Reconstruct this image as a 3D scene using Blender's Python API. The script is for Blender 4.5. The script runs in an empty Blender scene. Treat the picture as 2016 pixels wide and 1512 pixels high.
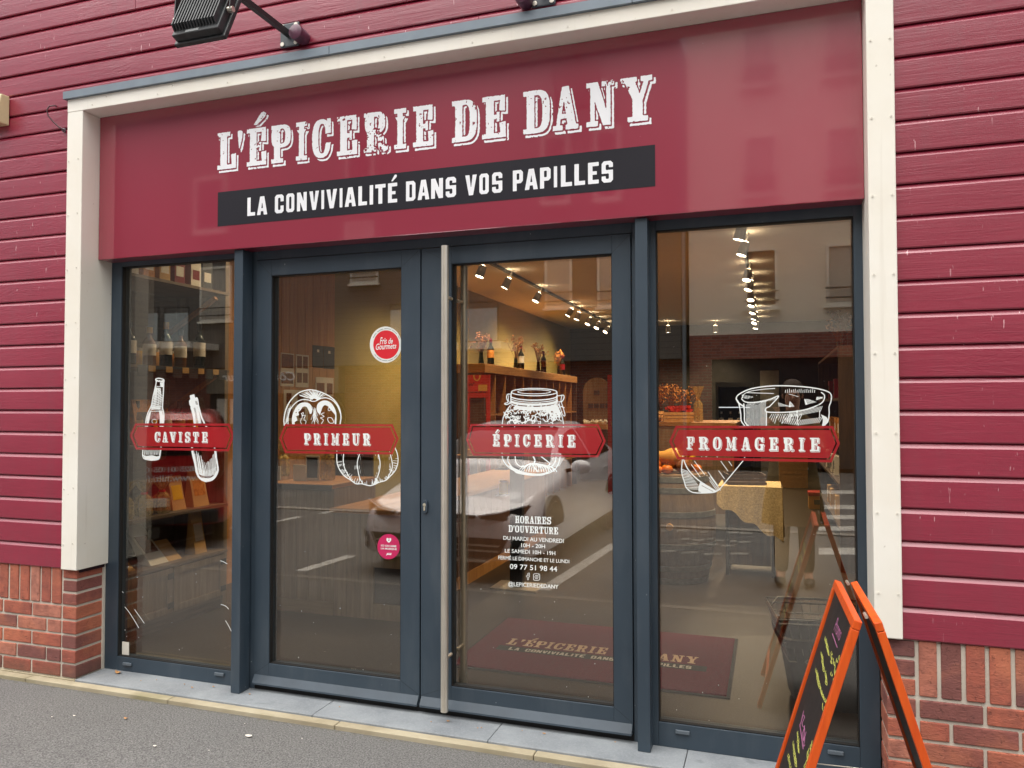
import bpy, bmesh, math, random
import numpy as np
from mathutils import Vector, Matrix
rnd = random.Random(7)
sc = bpy.context.scene
COL = sc.collection

# ---------------------------------------------------------------- camera
EYE = 1.56
FPX = 1503.3
YAW, PIT, ROL = math.radians(18.6426), math.radians(1.58837), math.radians(0.0779)
ROT = Matrix.Rotation(YAW, 3, 'Z') @ Matrix.Rotation(PIT, 3, 'X') @ Matrix.Rotation(ROL, 3, 'Y')
cam = bpy.data.cameras.new('camera')
cam.sensor_fit = 'HORIZONTAL'; cam.sensor_width = 36.0
cam.lens = 36.0 * FPX / 2016.0
cam.clip_start = 0.02; cam.clip_end = 600.0
camo = bpy.data.objects.new('camera', cam); COL.objects.link(camo)
camo.matrix_world = Matrix.Translation((0, 0, EYE)) @ (ROT @ Matrix.Rotation(math.radians(90), 3, 'X')).to_4x4()
sc.camera = camo

# ---------------------------------------------------------------- sky, sun, exposure
SUN_EL, SUN_AZ = math.radians(80), math.radians(215)
w = bpy.data.worlds.new('World'); sc.world = w; w.use_nodes = True
nt = w.node_tree; nt.nodes.clear()
sky = nt.nodes.new('ShaderNodeTexSky'); sky.sky_type = 'NISHITA'; sky.sun_disc = False
sky.sun_elevation = SUN_EL; sky.sun_rotation = SUN_AZ
sky.air_density = 1.0; sky.dust_density = 4.0; sky.ozone_density = 1.0
hs = nt.nodes.new('ShaderNodeHueSaturation'); hs.inputs['Saturation'].default_value = 0.22
bg = nt.nodes.new('ShaderNodeBackground'); bg.inputs['Strength'].default_value = 0.12
wo = nt.nodes.new('ShaderNodeOutputWorld')
nt.links.new(sky.outputs[0], hs.inputs['Color']); nt.links.new(hs.outputs[0], bg.inputs['Color']); nt.links.new(bg.outputs[0], wo.inputs['Surface'])
sl = bpy.data.lights.new('sun', 'SUN'); sl.energy = 3.1; sl.angle = math.radians(100); sl.color = (1.0, 0.96, 0.9)
so = bpy.data.objects.new('sun', sl); COL.objects.link(so)
_d = Vector((math.sin(SUN_AZ) * math.cos(SUN_EL), math.cos(SUN_AZ) * math.cos(SUN_EL), math.sin(SUN_EL)))
so.rotation_euler = _d.to_track_quat('Z', 'Y').to_euler()
sc.view_settings.view_transform = 'Standard'; sc.view_settings.look = 'None'
sc.view_settings.exposure = 1.0; sc.view_settings.gamma = 1.0
sc.cycles.use_denoising = True; sc.cycles.use_adaptive_sampling = False
sc.cycles.max_bounces = 10; sc.cycles.transparent_max_bounces = 24; sc.cycles.glossy_bounces = 4
sc.cycles.caustics_reflective = False; sc.cycles.caustics_refractive = False
sc.cycles.sample_clamp_indirect = 6.0

# ---------------------------------------------------------------- rays of the survey camera (used to read positions off walls and floors)
def ray(u, v):
    d = ROT @ Vector(((u - 1008.0) / FPX, 1.0, -(v - 756.0) / FPX))
    return d / d.y
def Py(u, v, y):
    r = ray(u, v); return Vector((r.x * y, y, r.z * y + EYE))
def Pz(u, v, z):
    r = ray(u, v); t = (z - EYE) / r.z; return Vector((r.x * t, t, z))
YG = 3.53                     # front face of the glazing
STREET = -0.10
def Mz(u, v, z=STREET):          # point of the street seen mirrored in the glazing
    p = Pz(u, v, z); return Vector((p.x, 2 * YG - p.y, z))
def My(u, v, yv):
    p = Py(u, v, yv); return Vector((p.x, 2 * YG - p.y, p.z))

# ---------------------------------------------------------------- materials
def lin(c):
    return tuple((x / 12.92 if x <= 0.04045 else ((x + 0.055) / 1.055) ** 2.4) for x in c)
def hexc(h):
    return lin(tuple(int(h[i:i + 2], 16) / 255 for i in (0, 2, 4)))
class NT:
    def __init__(s, name):
        s.m = bpy.data.materials.new(name); s.m.use_nodes = True
        s.t = s.m.node_tree; s.t.nodes.clear()
        s.out = s.n('ShaderNodeOutputMaterial')
    def n(s, k, **kw):
        x = s.t.nodes.new(k)
        for a, b in kw.items(): setattr(x, a, b)
        return x
    def l(s, a, b): s.t.links.new(a, b)
    def coords(s, scale=(1, 1, 1), kind='Object'):
        tc = s.n('ShaderNodeTexCoord'); mp = s.n('ShaderNodeMapping'); mp.inputs['Scale'].default_value = scale
        s.l(tc.outputs[kind], mp.inputs['Vector']); return mp.outputs[0]
    def noise(s, vec, scale, detail=4, rough=0.55, dist=0.0):
        x = s.n('ShaderNodeTexNoise'); x.inputs['Scale'].default_value = scale; x.inputs['Detail'].default_value = detail
        x.inputs['Roughness'].default_value = rough; x.inputs['Distortion'].default_value = dist
        s.l(vec, x.inputs['Vector']); return x.outputs[0]
    def ramp(s, f, stops):
        r = s.n('ShaderNodeValToRGB'); e = r.color_ramp.elements
        while len(e) < len(stops): e.new(0.5)
        for k, (p, c) in enumerate(stops):
            e[k].position = p; e[k].color = (*(c if hasattr(c, '__len__') else (c, c, c)), 1)
        s.l(f, r.inputs[0]); return r.outputs[0]
    def mix(s, f, a, b, mode='MIX'):
        x = s.n('ShaderNodeMix', data_type='RGBA', blend_type=mode)
        for sock, val in ((x.inputs[0], f), (x.inputs[6], a), (x.inputs[7], b)):
            if hasattr(val, 'is_linked') or hasattr(val, 'links'): s.l(val, sock)
            elif hasattr(val, '__len__'): sock.default_value = (*val, 1)
            else: sock.default_value = val
        return x.outputs[2]
    def math(s, op, a, b=0.0):
        x = s.n('ShaderNodeMath', operation=op)
        for sock, val in ((x.inputs[0], a), (x.inputs[1], b)):
            if hasattr(val, 'links'): s.l(val, sock)
            else: sock.default_value = val
        return x.outputs[0]
    def bump(s, h, strength=0.3, dist=0.002, normal=None):
        x = s.n('ShaderNodeBump'); x.inputs['Strength'].default_value = strength; x.inputs['Distance'].default_value = dist
        s.l(h, x.inputs['Height'])
        if normal: s.l(normal, x.inputs['Normal'])
        return x.outputs[0]
    def bsdf(s, col, rough=0.5, metal=0.0, normal=None, **kw):
        p = s.n('ShaderNodeBsdfPrincipled')
        for nm, val in (('Base Color', col), ('Roughness', rough), ('Metallic', metal)):
            if hasattr(val, 'links'): s.l(val, p.inputs[nm])
            else: p.inputs[nm].default_value = (*val, 1) if hasattr(val, '__len__') else val
        if normal: s.l(normal, p.inputs['Normal'])
        for k, v in kw.items():
            p.inputs[k.replace('_', ' ')].default_value = (*v, 1) if (hasattr(v, '__len__') and len(v) == 3) else v
        s.l(p.outputs[0], s.out.inputs['Surface']); return p
MATS = {}
def plain(name, col, rough=0.5, metal=0.0, var=0.12, scale=9.0, bump=0.0, bscale=60.0, bdist=0.001, **kw):
    if name in MATS: return MATS[name]
    if isinstance(col, str): col = hexc(col)
    t = NT(name); v = t.coords()
    f = t.noise(v, scale)
    c = t.mix(t.ramp(f, [(0.3, 0.0), (0.7, 1.0)]), tuple(x * (1 - var) for x in col), tuple(min(1, x * (1 + var)) for x in col))
    nm = t.bump(t.noise(v, bscale), bump, bdist) if bump else None
    r = t.math('ADD', t.math('MULTIPLY', t.noise(v, scale * 3), 0.16), rough - 0.08)
    t.bsdf(c, r, metal, nm, **kw); MATS[name] = t.m; return t.m
def wood(name, a, b, axis='z', rough=0.6, scale=1.0, plank=0.0, grain=0.5):
    if name in MATS: return MATS[name]
    if isinstance(a, str): a = hexc(a)
    if isinstance(b, str): b = hexc(b)
    t = NT(name)
    st = {'x': (1.2, 22, 22), 'y': (22, 1.2, 22), 'z': (22, 22, 1.2)}[axis]
    v = t.coords(tuple(q * scale for q in st))
    f = t.noise(v, 1.6, 6, 0.62, 0.6); g = t.noise(v, 6.0, 4, 0.6)
    c = t.mix(t.ramp(f, [(0.33, 0.0), (0.68, 1.0)]), a, b)
    c = t.mix(t.math('MULTIPLY', t.ramp(g, [(0.5, 0.0), (0.75, 1.0)]), grain), c, tuple(x * 0.45 for x in a))
    big = t.noise(t.coords((3, 3, 3)), 1.0)
    c = t.mix(t.math('MULTIPLY', big, 0.35), c, tuple(x * 0.6 for x in b))
    t.bsdf(c, rough, 0.0, t.bump(g, 0.25, 0.002)); MATS[name] = t.m; return t.m
def emis(name, col, strength):
    if name in MATS: return MATS[name]
    t = NT(name); e = t.n('ShaderNodeEmission'); e.inputs[0].default_value = (*col, 1); e.inputs[1].default_value = strength
    t.l(e.outputs[0], t.out.inputs['Surface']); MATS[name] = t.m; return t.m

# red painted boards: brushed grain, weathered chalky bloom, small white flecks where paint chipped
def m_cladding():
    t = NT('red_painted_boards'); v = t.coords((1, 1, 1))
    gv = t.coords((2.0, 30, 30)); g = t.noise(gv, 2.2, 6, 0.65, 1.1)
    big = t.noise(v, 1.1, 3)
    c = t.mix(t.ramp(big, [(0.3, 0), (0.7, 1)]), hexc('841a34'), hexc('93283f'))
    c = t.mix(t.math('MULTIPLY', t.ramp(g, [(0.4, 0), (0.8, 1)]), 0.35), c, hexc('6a152b'))
    fv = t.coords((75, 75, 15)); fn = t.noise(fv, 1.0, 2, 0.5)
    zone = t.noise(v, 2.3, 2)
    fl = t.math('MULTIPLY', t.ramp(fn, [(0.715, 0), (0.735, 1)]), t.ramp(zone, [(0.5, 0), (0.66, 1)]))
    c = t.mix(fl, c, hexc('d8a9ad'))
    dr = t.ramp(t.noise(t.coords((14, 14, 0.7)), 1.0, 4), [(0.5, 0), (0.85, 1)])
    c = t.mix(t.math('MULTIPLY', dr, 0.3), c, hexc('6d4048'))
    g2 = t.noise(t.coords((1.2, 9, 9)), 1.6, 3, 0.5, 2.2); rings = t.math('SINE', t.math('MULTIPLY', g2, 46.0))
    t.bsdf(c, 0.34, 0, t.bump(g, 0.5, 0.0022, t.bump(t.math('MULTIPLY', rings, t.ramp(t.noise(v, 1.7, 2), [(0.48, 0), (0.62, 1)])), 0.11, 0.002)), Specular_IOR_Level=1.0); return t.m
def m_white():
    t = NT('white_painted_board'); v = t.coords(); g = t.noise(t.coords((18, 18, 1.0)), 2.0, 5)
    c = t.mix(t.ramp(t.noise(v, 2.2, 5), [(0.35, 0), (0.75, 1)]), hexc('ebe8de'), hexc('e2dccd'))
    sp = t.ramp(t.noise(t.coords((40, 40, 40)), 1.0, 1), [(0.77, 0), (0.80, 1)])
    c = t.mix(t.math('MULTIPLY', sp, 0.45), c, hexc('a09684'))
    st = t.ramp(t.noise(t.coords((30, 30, 1.6)), 1.0, 3), [(0.62, 0), (0.85, 1)])
    c = t.mix(t.math('MULTIPLY', st, 0.25), c, hexc('b5aa98'))
    t.bsdf(c, 0.55, 0, t.bump(g, 0.18, 0.001)); return t.m
def m_alu():
    t = NT('anthracite_aluminium'); v = t.coords()
    c = t.mix(t.ramp(t.noise(v, 1.5, 3), [(0.3, 0), (0.7, 1)]), hexc('2f3b46'), hexc('384550'))
    sp = t.ramp(t.noise(t.coords((70, 70, 45)), 1.0, 1), [(0.79, 0), (0.81, 1)])
    c = t.mix(t.math('MULTIPLY', sp, 0.7), c, hexc('aab2b4'))
    dirt = t.ramp(t.noise(t.coords((5, 5, 1.2)), 1.6, 4), [(0.5, 0), (0.8, 1)])
    c = t.mix(t.math('MULTIPLY', dirt, 0.22), c, hexc('6a7075'))
    t.bsdf(c, 0.42, 0.0, t.bump(t.noise(v, 400, 2), 0.08, 0.0004)); return t.m
def m_brick():
    t = NT('fired_brick'); at = t.n('ShaderNodeAttribute', attribute_name='tone')
    c = t.ramp(at.outputs['Fac'], [(0.0, hexc('6f4a48')), (0.28, hexc('865049')), (0.5, hexc('a65a48')), (0.78, hexc('b2634c')), (1.0, hexc('b97a66'))])
    v = t.coords(); n = t.noise(v, 16, 6, 0.65); n2 = t.noise(t.coords((30, 30, 70)), 1.0, 4, 0.6, 1.5)
    c = t.mix(t.ramp(n, [(0.35, 0.0), (0.72, 0.7)]), c, hexc('6b3f38'))
    big = t.noise(v, 5.0, 3); c = t.mix(t.ramp(big, [(0.45, 0), (0.7, .5)]), c, hexc('c77a58'))
    c = t.mix(t.math('MULTIPLY', t.ramp(n2, [(0.62, 0), (0.78, 1)]), 0.4), c, hexc('d08f74'))
    moss = t.n('ShaderNodeSeparateXYZ'); t.l(t.n('ShaderNodeNewGeometry').outputs['Position'], moss.inputs[0])
    lowz = t.ramp(t.math('ADD', moss.outputs[2], t.math('MULTIPLY', t.noise(v, 7, 3), 0.10)), [(0.09, 1), (0.17, 0)])
    c = t.mix(t.math('MULTIPLY', lowz, 0.5), c, hexc('55463a'))
    n3 = t.noise(t.coords((1, 1, 1)), 55, 5, 0.7, 0.8); pit = t.ramp(n3, [(0.30, 0), (0.42, 1)])
    c = t.mix(t.math('MULTIPLY', t.math('SUBTRACT', 1.0, pit), 0.5), c, hexc('4a2c28'))
    t.bsdf(c, 0.85, 0, t.bump(n2, 0.6, 0.005, t.bump(pit, 0.7, 0.004))); return t.m
def m_asphalt():
    t = NT('asphalt'); v = t.coords(); f = t.noise(v, 130, 3, 0.75); b = t.noise(v, 1.3, 4)
    vo = t.n('ShaderNodeTexVoronoi'); vo.inputs['Scale'].default_value = 150; t.l(v, vo.inputs['Vector'])
    c = t.mix(t.ramp(f, [(0.34, 0), (0.68, 1)]), (0.036, 0.035, 0.034), (0.245, 0.24, 0.232))
    c = t.mix(t.math('MULTIPLY', b, 0.4), c, (0.075, 0.072, 0.069))
    st = t.ramp(t.noise(v, 5.0, 2), [(0.72, 0), (0.80, 1)])
    c = t.mix(t.math('MULTIPLY', st, 0.0), c, (0.045, 0.042, 0.04))
    pa = t.ramp(t.noise(v, 0.55, 5, 0.6, 0.8), [(0.5, 0), (0.62, 1)])
    c = t.mix(t.math('MULTIPLY', pa, 0.28), c, (0.05, 0.048, 0.046))
    gy = t.n('ShaderNodeSeparateXYZ'); t.l(t.n('ShaderNodeNewGeometry').outputs['Position'], gy.inputs[0])
    grit = t.math('GREATER_THAN', t.math('ADD', gy.outputs[1], t.math('MULTIPLY', t.noise(v, 30, 3), 0.10)), 3.285)
    c = t.mix(t.math('MULTIPLY', grit, 0.45), c, (0.09, 0.078, 0.055))
    t.bsdf(c, 0.88, 0, t.bump(vo.outputs['Distance'], 0.55, 0.004, t.bump(f, 0.4, 0.003))); return t.m
def m_bluestone():
    t = NT('blue_limestone'); v = t.coords(); b = t.noise(v, 3.2, 5, 0.6); f = t.noise(v, 120, 3)
    c = t.mix(t.ramp(b, [(0.32, 0), (0.72, 1)]), hexc('70757a'), hexc('92979a'))
    c = t.mix(t.math('MULTIPLY', t.ramp(f, [(0.45, 0), (0.8, 1)]), 0.35), c, hexc('a5a8a9'))
    st = t.ramp(t.noise(v, 9, 4, 0.6, 1.0), [(0.62, 0), (0.72, 1)])
    c = t.mix(t.math('MULTIPLY', st, 0.35), c, hexc('4a4e52'))
    t.bsdf(c, 0.72, 0, t.bump(f, 0.3, 0.0015)); return t.m
def m_concrete_kerb():
    t = NT('cream_concrete'); v = t.coords(); b = t.noise(v, 5, 5); f = t.noise(v, 160, 3)
    c = t.mix(t.ramp(b, [(0.3, 0), (0.75, 1)]), hexc('958a72'), hexc('b0a68e'))
    moss = t.ramp(t.noise(v, 2.1, 4), [(0.55, 0), (0.7, 1)])
    c = t.mix(t.math('MULTIPLY', moss, 0.5), c, hexc('6c6940'))
    t.bsdf(c, 0.9, 0, t.bump(f, 0.5, 0.002)); return t.m
def m_glass():
    t = NT('coated_glass'); lw = t.n('ShaderNodeLayerWeight'); lw.inputs['Blend'].default_value = 0.5
    f = t.math('ADD', t.math('MULTIPLY', t.math('POWER', lw.outputs['Facing'], 5.0), 0.8), 0.125)
    v = t.coords((1.0, 1.0, 1.0))
    tr = t.n('ShaderNodeBsdfTransparent'); tr.inputs[0].default_value = (0.92, 0.89, 0.83, 1)
    gl = t.n('ShaderNodeBsdfGlossy'); gl.inputs['Roughness'].default_value = 0.0; gl.inputs['Color'].default_value = (1, 0.98, 0.95, 1)
    t.l(t.bump(t.noise(v, 1.2, 0), 0.02, 0.002), gl.inputs['Normal'])
    mx = t.n('ShaderNodeMixShader'); t.l(f, mx.inputs[0]); t.l(tr.outputs[0], mx.inputs[1]); t.l(gl.outputs[0], mx.inputs[2])
    t.l(mx.outputs[0], t.out.inputs['Surface']); return t.m
def m_signred():
    t = NT('glossy_red_panel'); v = t.coords()
    c = t.mix(t.ramp(t.noise(v, 0.8, 2), [(0.3, 0), (0.7, 1)]), hexc('8a1833'), hexc('94203b'))
    sp = t.ramp(t.noise(t.coords((60, 60, 40)), 1.0, 1), [(0.80, 0), (0.815, 1)])
    c = t.mix(t.math('MULTIPLY', sp, 0.5), c, hexc('b88088'))
    t.bsdf(c, 0.35, 0, t.bump(t.noise(v, 90, 2), 0.05, 0.0006), Coat_Weight=1.0, Coat_Roughness=0.05, Coat_IOR=2.0); return t.m
def vinyl(name, col, ior=1.9, alpha=1.0):
    t = NT(name)
    p = t.bsdf(hexc(col) if isinstance(col, str) else col, 0.4, 0, None, Coat_Weight=1.0, Coat_Roughness=0.0, Coat_IOR=ior, Alpha=alpha); return t.m
def m_clapboard(name, a, b, pitch, axis='z'):
    t = NT(name); tc = t.n('ShaderNodeTexCoord'); sp = t.n('ShaderNodeSeparateXYZ'); t.l(tc.outputs['Object'], sp.inputs[0])
    f = t.math('FRACT', t.math('DIVIDE', sp.outputs[2 if axis == 'z' else 0], pitch))
    c = t.mix(t.ramp(f, [(0.0, 0.0), (0.06, 0.0), (0.10, 1.0), (1.0, 1.0)]), tuple(x * 0.35 for x in a), t.mix(t.noise(tc.outputs['Object'], 1.3), a, b))
    t.bsdf(c, 0.6, 0, t.bump(f, 0.6, 0.01)); return t.m
def m_brickwall(name):
    t = NT(name); tc = t.n('ShaderNodeTexCoord'); mp = t.n('ShaderNodeMapping'); mp.inputs['Rotation'].default_value = (math.radians(90), 0, 0)
    t.l(tc.outputs['Object'], mp.inputs['Vector'])
    b = t.n('ShaderNodeTexBrick'); b.inputs['Scale'].default_value = 1.0; b.inputs['Brick Width'].default_value = 0.22; b.inputs['Row Height'].default_value = 0.075; b.inputs['Mortar Size'].default_value = 0.006
    b.inputs['Color1'].default_value = (*hexc('7a3b33'), 1); b.inputs['Color2'].default_value = (*hexc('9a5546'), 1); b.inputs['Mortar'].default_value = (*hexc('8d857d'), 1)
    t.l(mp.outputs[0], b.inputs['Vector']); t.bsdf(b.outputs[0], 0.85); return t.m
M = {}
def setup_mats():
    M.update(clad=m_cladding(), white=m_white(), alu=m_alu(), brick=m_brick(), asphalt=m_asphalt(), stone=m_bluestone(), kerb=m_concrete_kerb(), glass=m_glass(), sign=m_signred())
    M['mortar'] = plain('mortar', 'c4bcae', 0.9, bump=0.6, bscale=220, bdist=0.002)
    M['zinc'] = plain('flashing_metal', '74808a', 0.45, var=0.08)
    M['steel'] = plain('brushed_steel', 'd6cfc2', 0.36, 0.8, var=0.05)
    M['black'] = plain('black_metal', '1c1e20', 0.45, var=0.25)
    M['gasket'] = plain('black_rubber', '0a0a0b', 0.7)
    M['dirtyblack'] = plain('weathered_black_cast_metal', '26292b', 0.5, var=0.5, scale=25, bump=0.3)
    M['plum'] = plain('plum_plastic', '5a3547', 0.35, var=0.3, scale=40)
    M['beige'] = plain('beige_plastic', 'cfc49a', 0.5, var=0.06)
    M['vred'] = vinyl('red_vinyl', 'a81820', 1.9, 0.90)
    M['vwhite'] = vinyl('white_vinyl', (0.84, 0.88, 0.86), 1.5)
    M['signwhite'] = plain('white_sign_lettering', (0.86, 0.87, 0.9), 0.35, var=0.03)
    M['band'] = NT('dark_sign_band'); M['band'].bsdf(hexc('1b1922'), 0.45, 0, None, Coat_Weight=0.5, Coat_Roughness=0.12, Coat_IOR=1.45, Specular_IOR_Level=0.3); M['band'] = M['band'].m
    M['orange'] = wood('orange_stained_wood', 'c2410c', 'd95a14', 'z', 0.42, 0.6, grain=0.25)
    M['chalk'] = plain('chalkboard', '1d1716', 0.6, var=0.2, scale=6)
    M['pink'] = plain('pink_chalk', 'a5638a', 0.9); M['yellow'] = plain('yellow_chalk', 'b9bb58', 0.9)
    M['greywood'] = wood('weathered_grey_wood', '6d5d4a', '8e7c63', 'z')
    M['greywoodx'] = wood('weathered_grey_wood_rail', '6d5d4a', '8e7c63', 'x')
    M['greywoody'] = wood('weathered_grey_wood_long', '5f4f3f', '826e57', 'y')
    M['warmwood'] = wood('warm_pine_boards', 'a9703a', 'c99455', 'z')
    M['topwood'] = wood('oiled_wood_top', '8f5f33', 'b9874f', 'y', 0.45)
    M['rackwood'] = wood('dark_stained_rack_wood', '3a2a20', '57402e', 'z')
    M['shelfwood'] = wood('amber_shelf_wood', '8a5a2a', 'b17d44', 'y', 0.5)
    M['cratewood'] = wood('pale_crate_wood', 'c08a4c', 'd9a868', 'y')
    M['barrelwood'] = wood('old_barrel_oak', '6d553f', '957c60', 'z', 0.7)
    M['hoop'] = plain('galvanised_hoop', '8f9290', 0.42, 0.8, var=0.3, scale=20)
    _f = NT('polished_concrete_floor'); _v = _f.coords(); _f.bsdf(_f.mix(_f.ramp(_f.noise(_v, 0.9, 4), [(.3, 0), (.7, 1)]), hexc('2a2016'), hexc('362b1e')), 0.42, 0, None, Specular_IOR_Level=0.35); M['floor'] = _f.m
    M['olive'] = plain('olive_painted_wall', '8d7d3e', 0.7, var=0.05, scale=2)
    M['darkwall'] = plain('dark_grey_wall', '33322f', 0.8)
    M['ceil'] = plain('shop_ceiling_paint', 'e8e2d6', 0.9, var=0.03)
    M['mat'] = plain('burgundy_carpet_pile', '6a1228', 0.95, var=0.2, scale=60, bump=0.8, bscale=300, bdist=0.004)
    M['matedge'] = plain('mat_rubber_edge', '2a2725', 0.8)
    M['matcream'] = plain('mat_cream_yarn', 'e0bf9c', 0.95); M['matgrey'] = plain('mat_grey_yarn', '3d3836', 0.95)
    M['paper'] = plain('white_paper', 'd9d4c8', 0.7, var=0.04); M['kraft'] = plain('kraft_paper', 'c09a63', 0.75)
    M['red'] = plain('red_printed_card', 'c02a26', 0.5); M['slate'] = plain('slate_card', '20242c', 0.6)
    M['bottle'] = plain('dark_bottle_glass', '141a12', 0.08, var=0.1); M['bottleamber'] = plain('amber_bottle_glass', '6b4310', 0.1)
    M['gold'] = plain('gold_foil', 'c79a3c', 0.3, 0.7); M['winered'] = plain('wine_red_foil', '7a1420', 0.35)
    M['pumpkin'] = plain('pumpkin_skin', 'd8741a', 0.5, var=0.25, scale=14); M['squash'] = plain('butternut_skin', 'd9a04c', 0.5)
    M['sunyellow'] = plain('yellow_petals', 'e8b80c', 0.6); M['brown'] = plain('brown_dried_leaf', '7a4a28', 0.9, var=0.4, scale=30)
    M['rust'] = plain('rust_dried_flower', 'bd7c34', 0.9, var=0.4, scale=40); M['linen'] = plain('cream_lace_linen', 'd0b98a', 0.9, var=0.3, scale=70)
    M['plastic'] = plain('black_plastic', '181818', 0.5); M['wire'] = plain('chrome_wire', 'b8b8b4', 0.3, 0.9)
    M['cello'] = plain('crinkled_cellophane', 'c8b070', 0.12, var=0.4, scale=60, bump=1.0, bscale=60, bdist=0.01, Alpha=0.55)
setup_mats()
# ---------------------------------------------------------------- mesh helpers
def wloc(o):
    p = Vector((0, 0, 0))
    while o is not None: p += o.location; o = o.parent
    return p
class MB:
    def __init__(s): s.v = []; s.f = []; s.tone = []
    def add(s, vs, fs, tone=0.5):
        b = len(s.v); s.v += [Vector(x) for x in vs]; s.f += [tuple(b + i for i in f) for f in fs]; s.tone += [tone] * len(fs); return s
    def box(s, x0, y0, z0, x1, y1, z1, tone=0.5, rot=None, piv=None):
        vs = [Vector(p) for p in ((x0, y0, z0), (x1, y0, z0), (x1, y1, z0), (x0, y1, z0), (x0, y0, z1), (x1, y0, z1), (x1, y1, z1), (x0, y1, z1))]
        if rot is not None:
            c = Vector(piv) if piv is not None else sum(vs, Vector()) / 8
            vs = [c + rot @ (p - c) for p in vs]
        return s.add(vs, [(0, 3, 2, 1), (4, 5, 6, 7), (0, 1, 5, 4), (1, 2, 6, 5), (2, 3, 7, 6), (3, 0, 4, 7)], tone)
    def beam(s, a, b, wd, ht, up=(0, 0, 1)):
        a, b = Vector(a), Vector(b); d = (b - a).normalized(); sd = d.cross(Vector(up)).normalized(); u = sd.cross(d)
        vs = []
        for p in (a, b):
            for q, r in ((-1, -1), (1, -1), (1, 1), (-1, 1)): vs.append(p + sd * q * wd / 2 + u * r * ht / 2)
        return s.add(vs, [(0, 1, 2, 3), (7, 6, 5, 4), (0, 4, 5, 1), (1, 5, 6, 2), (2, 6, 7, 3), (3, 7, 4, 0)])
    def prism(s, pts, d):              # planar outline swept by vector d
        n = len(pts); d = Vector(d); vs = [Vector(p) for p in pts] + [Vector(p) + d for p in pts]
        return s.add(vs, [tuple(range(n))[::-1], tuple(range(n, 2 * n))] + [(i, (i + 1) % n, n + (i + 1) % n, n + i) for i in range(n)])
    def tube(s, pts, r, n=10, cap=True, r1=None):
        pts = [Vector(p) for p in pts]; vs = []; fs = []; m = len(pts); ref = None
        for i, p in enumerate(pts):
            d = (pts[min(i + 1, m - 1)] - pts[max(i - 1, 0)]).normalized()
            if ref is None: ref = d.orthogonal().normalized()
            ref = (ref - d * ref.dot(d)).normalized(); q = d.cross(ref)
            rr = r if r1 is None else r + (r1 - r) * i / (m - 1)
            for k in range(n):
                a = 2 * math.pi * k / n; vs.append(p + (ref * math.cos(a) + q * math.sin(a)) * rr)
        for i in range(m - 1):
            for k in range(n): fs.append((i * n + k, i * n + (k + 1) % n, (i + 1) * n + (k + 1) % n, (i + 1) * n + k))
        if cap: fs += [tuple(range(n))[::-1], tuple(range((m - 1) * n, m * n))]
        return s.add(vs, fs)
    def lathe(s, c, prof, n=24, axis='z', sx=1.0, sy=1.0, lobes=0, lob=0.0):
        c = Vector(c); vs = []; fs = []
        for r, h in prof:
            for k in range(n):
                a = 2 * math.pi * k / n; rr = r * (1 - lob * (0.5 + 0.5 * math.cos(a * lobes)) if lobes else 1)
                p = (rr * math.cos(a) * sx, rr * math.sin(a) * sy, h)
                if axis == 'y': p = (p[0], p[2], p[1])
                elif axis == 'x': p = (p[2], p[0], p[1])
                vs.append(c + Vector(p))
        for i in range(len(prof) - 1):
            for k in range(n): fs.append((i * n + k, i * n + (k + 1) % n, (i + 1) * n + (k + 1) % n, (i + 1) * n + k))
        fs += [tuple(range(n))[::-1], tuple(range((len(prof) - 1) * n, len(prof) * n))]
        return s.add(vs, fs)
    def ball(s, c, r, n=14, m=9, sx=1, sy=1, sz=1, lobes=0, lob=0.0):
        return s.lathe(c, [(max(r * math.sin(math.pi * i / m), 1e-4), -r * sz * math.cos(math.pi * i / m)) for i in range(m + 1)], n, 'z', sx, sy, lobes, lob)
    def build(s, name, m, parent=None, smooth=None, bevel=0.0, local=False):
        me = bpy.data.meshes.new(name); off = Vector((0, 0, 0)) if (local or parent is None) else wloc(parent)
        me.from_pydata([tuple(p - off) for p in s.v], [], s.f); me.update()
        bm = bmesh.new(); bm.from_mesh(me); bmesh.ops.recalc_face_normals(bm, faces=bm.faces); bm.to_mesh(me); bm.free()
        if len(set(s.tone)) > 1:
            at = me.attributes.new('tone', 'FLOAT', 'FACE'); at.data.foreach_set('value', s.tone)
        if smooth:
            me.shade_smooth(); me.set_sharp_from_angle(angle=math.radians(smooth))
        me.materials.append(M[m] if isinstance(m, str) else m)
        o = bpy.data.objects.new(name, me); COL.objects.link(o); o.parent = parent
        if bevel:
            b = o.modifiers.new('bevel', 'BEVEL'); b.width = bevel; b.segments = 2; b.limit_method = 'ANGLE'
        return o
def thing(name, label, cat, loc=(0, 0, 0), group=None, rz=0.0):
    o = bpy.data.objects.new(name, None); COL.objects.link(o); o.location = loc; o.rotation_euler = (0, 0, rz)
    o.empty_display_size = 0.05; o['label'] = label; o['category'] = cat
    if group: o['group'] = group
    return o
def sub(name, parent):
    o = bpy.data.objects.new(name, None); COL.objects.link(o); o.parent = parent; o.empty_display_size = 0.05; return o
def tag(o, label, cat, group=None):
    o['label'] = label; o['category'] = cat
    if group: o['group'] = group
    return o
def struct(o): o['kind'] = 'structure'; return o
def rebase(o, loc):
    loc = Vector(loc); o.data.transform(Matrix.Translation(-loc)); o.location = loc; return o
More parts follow.
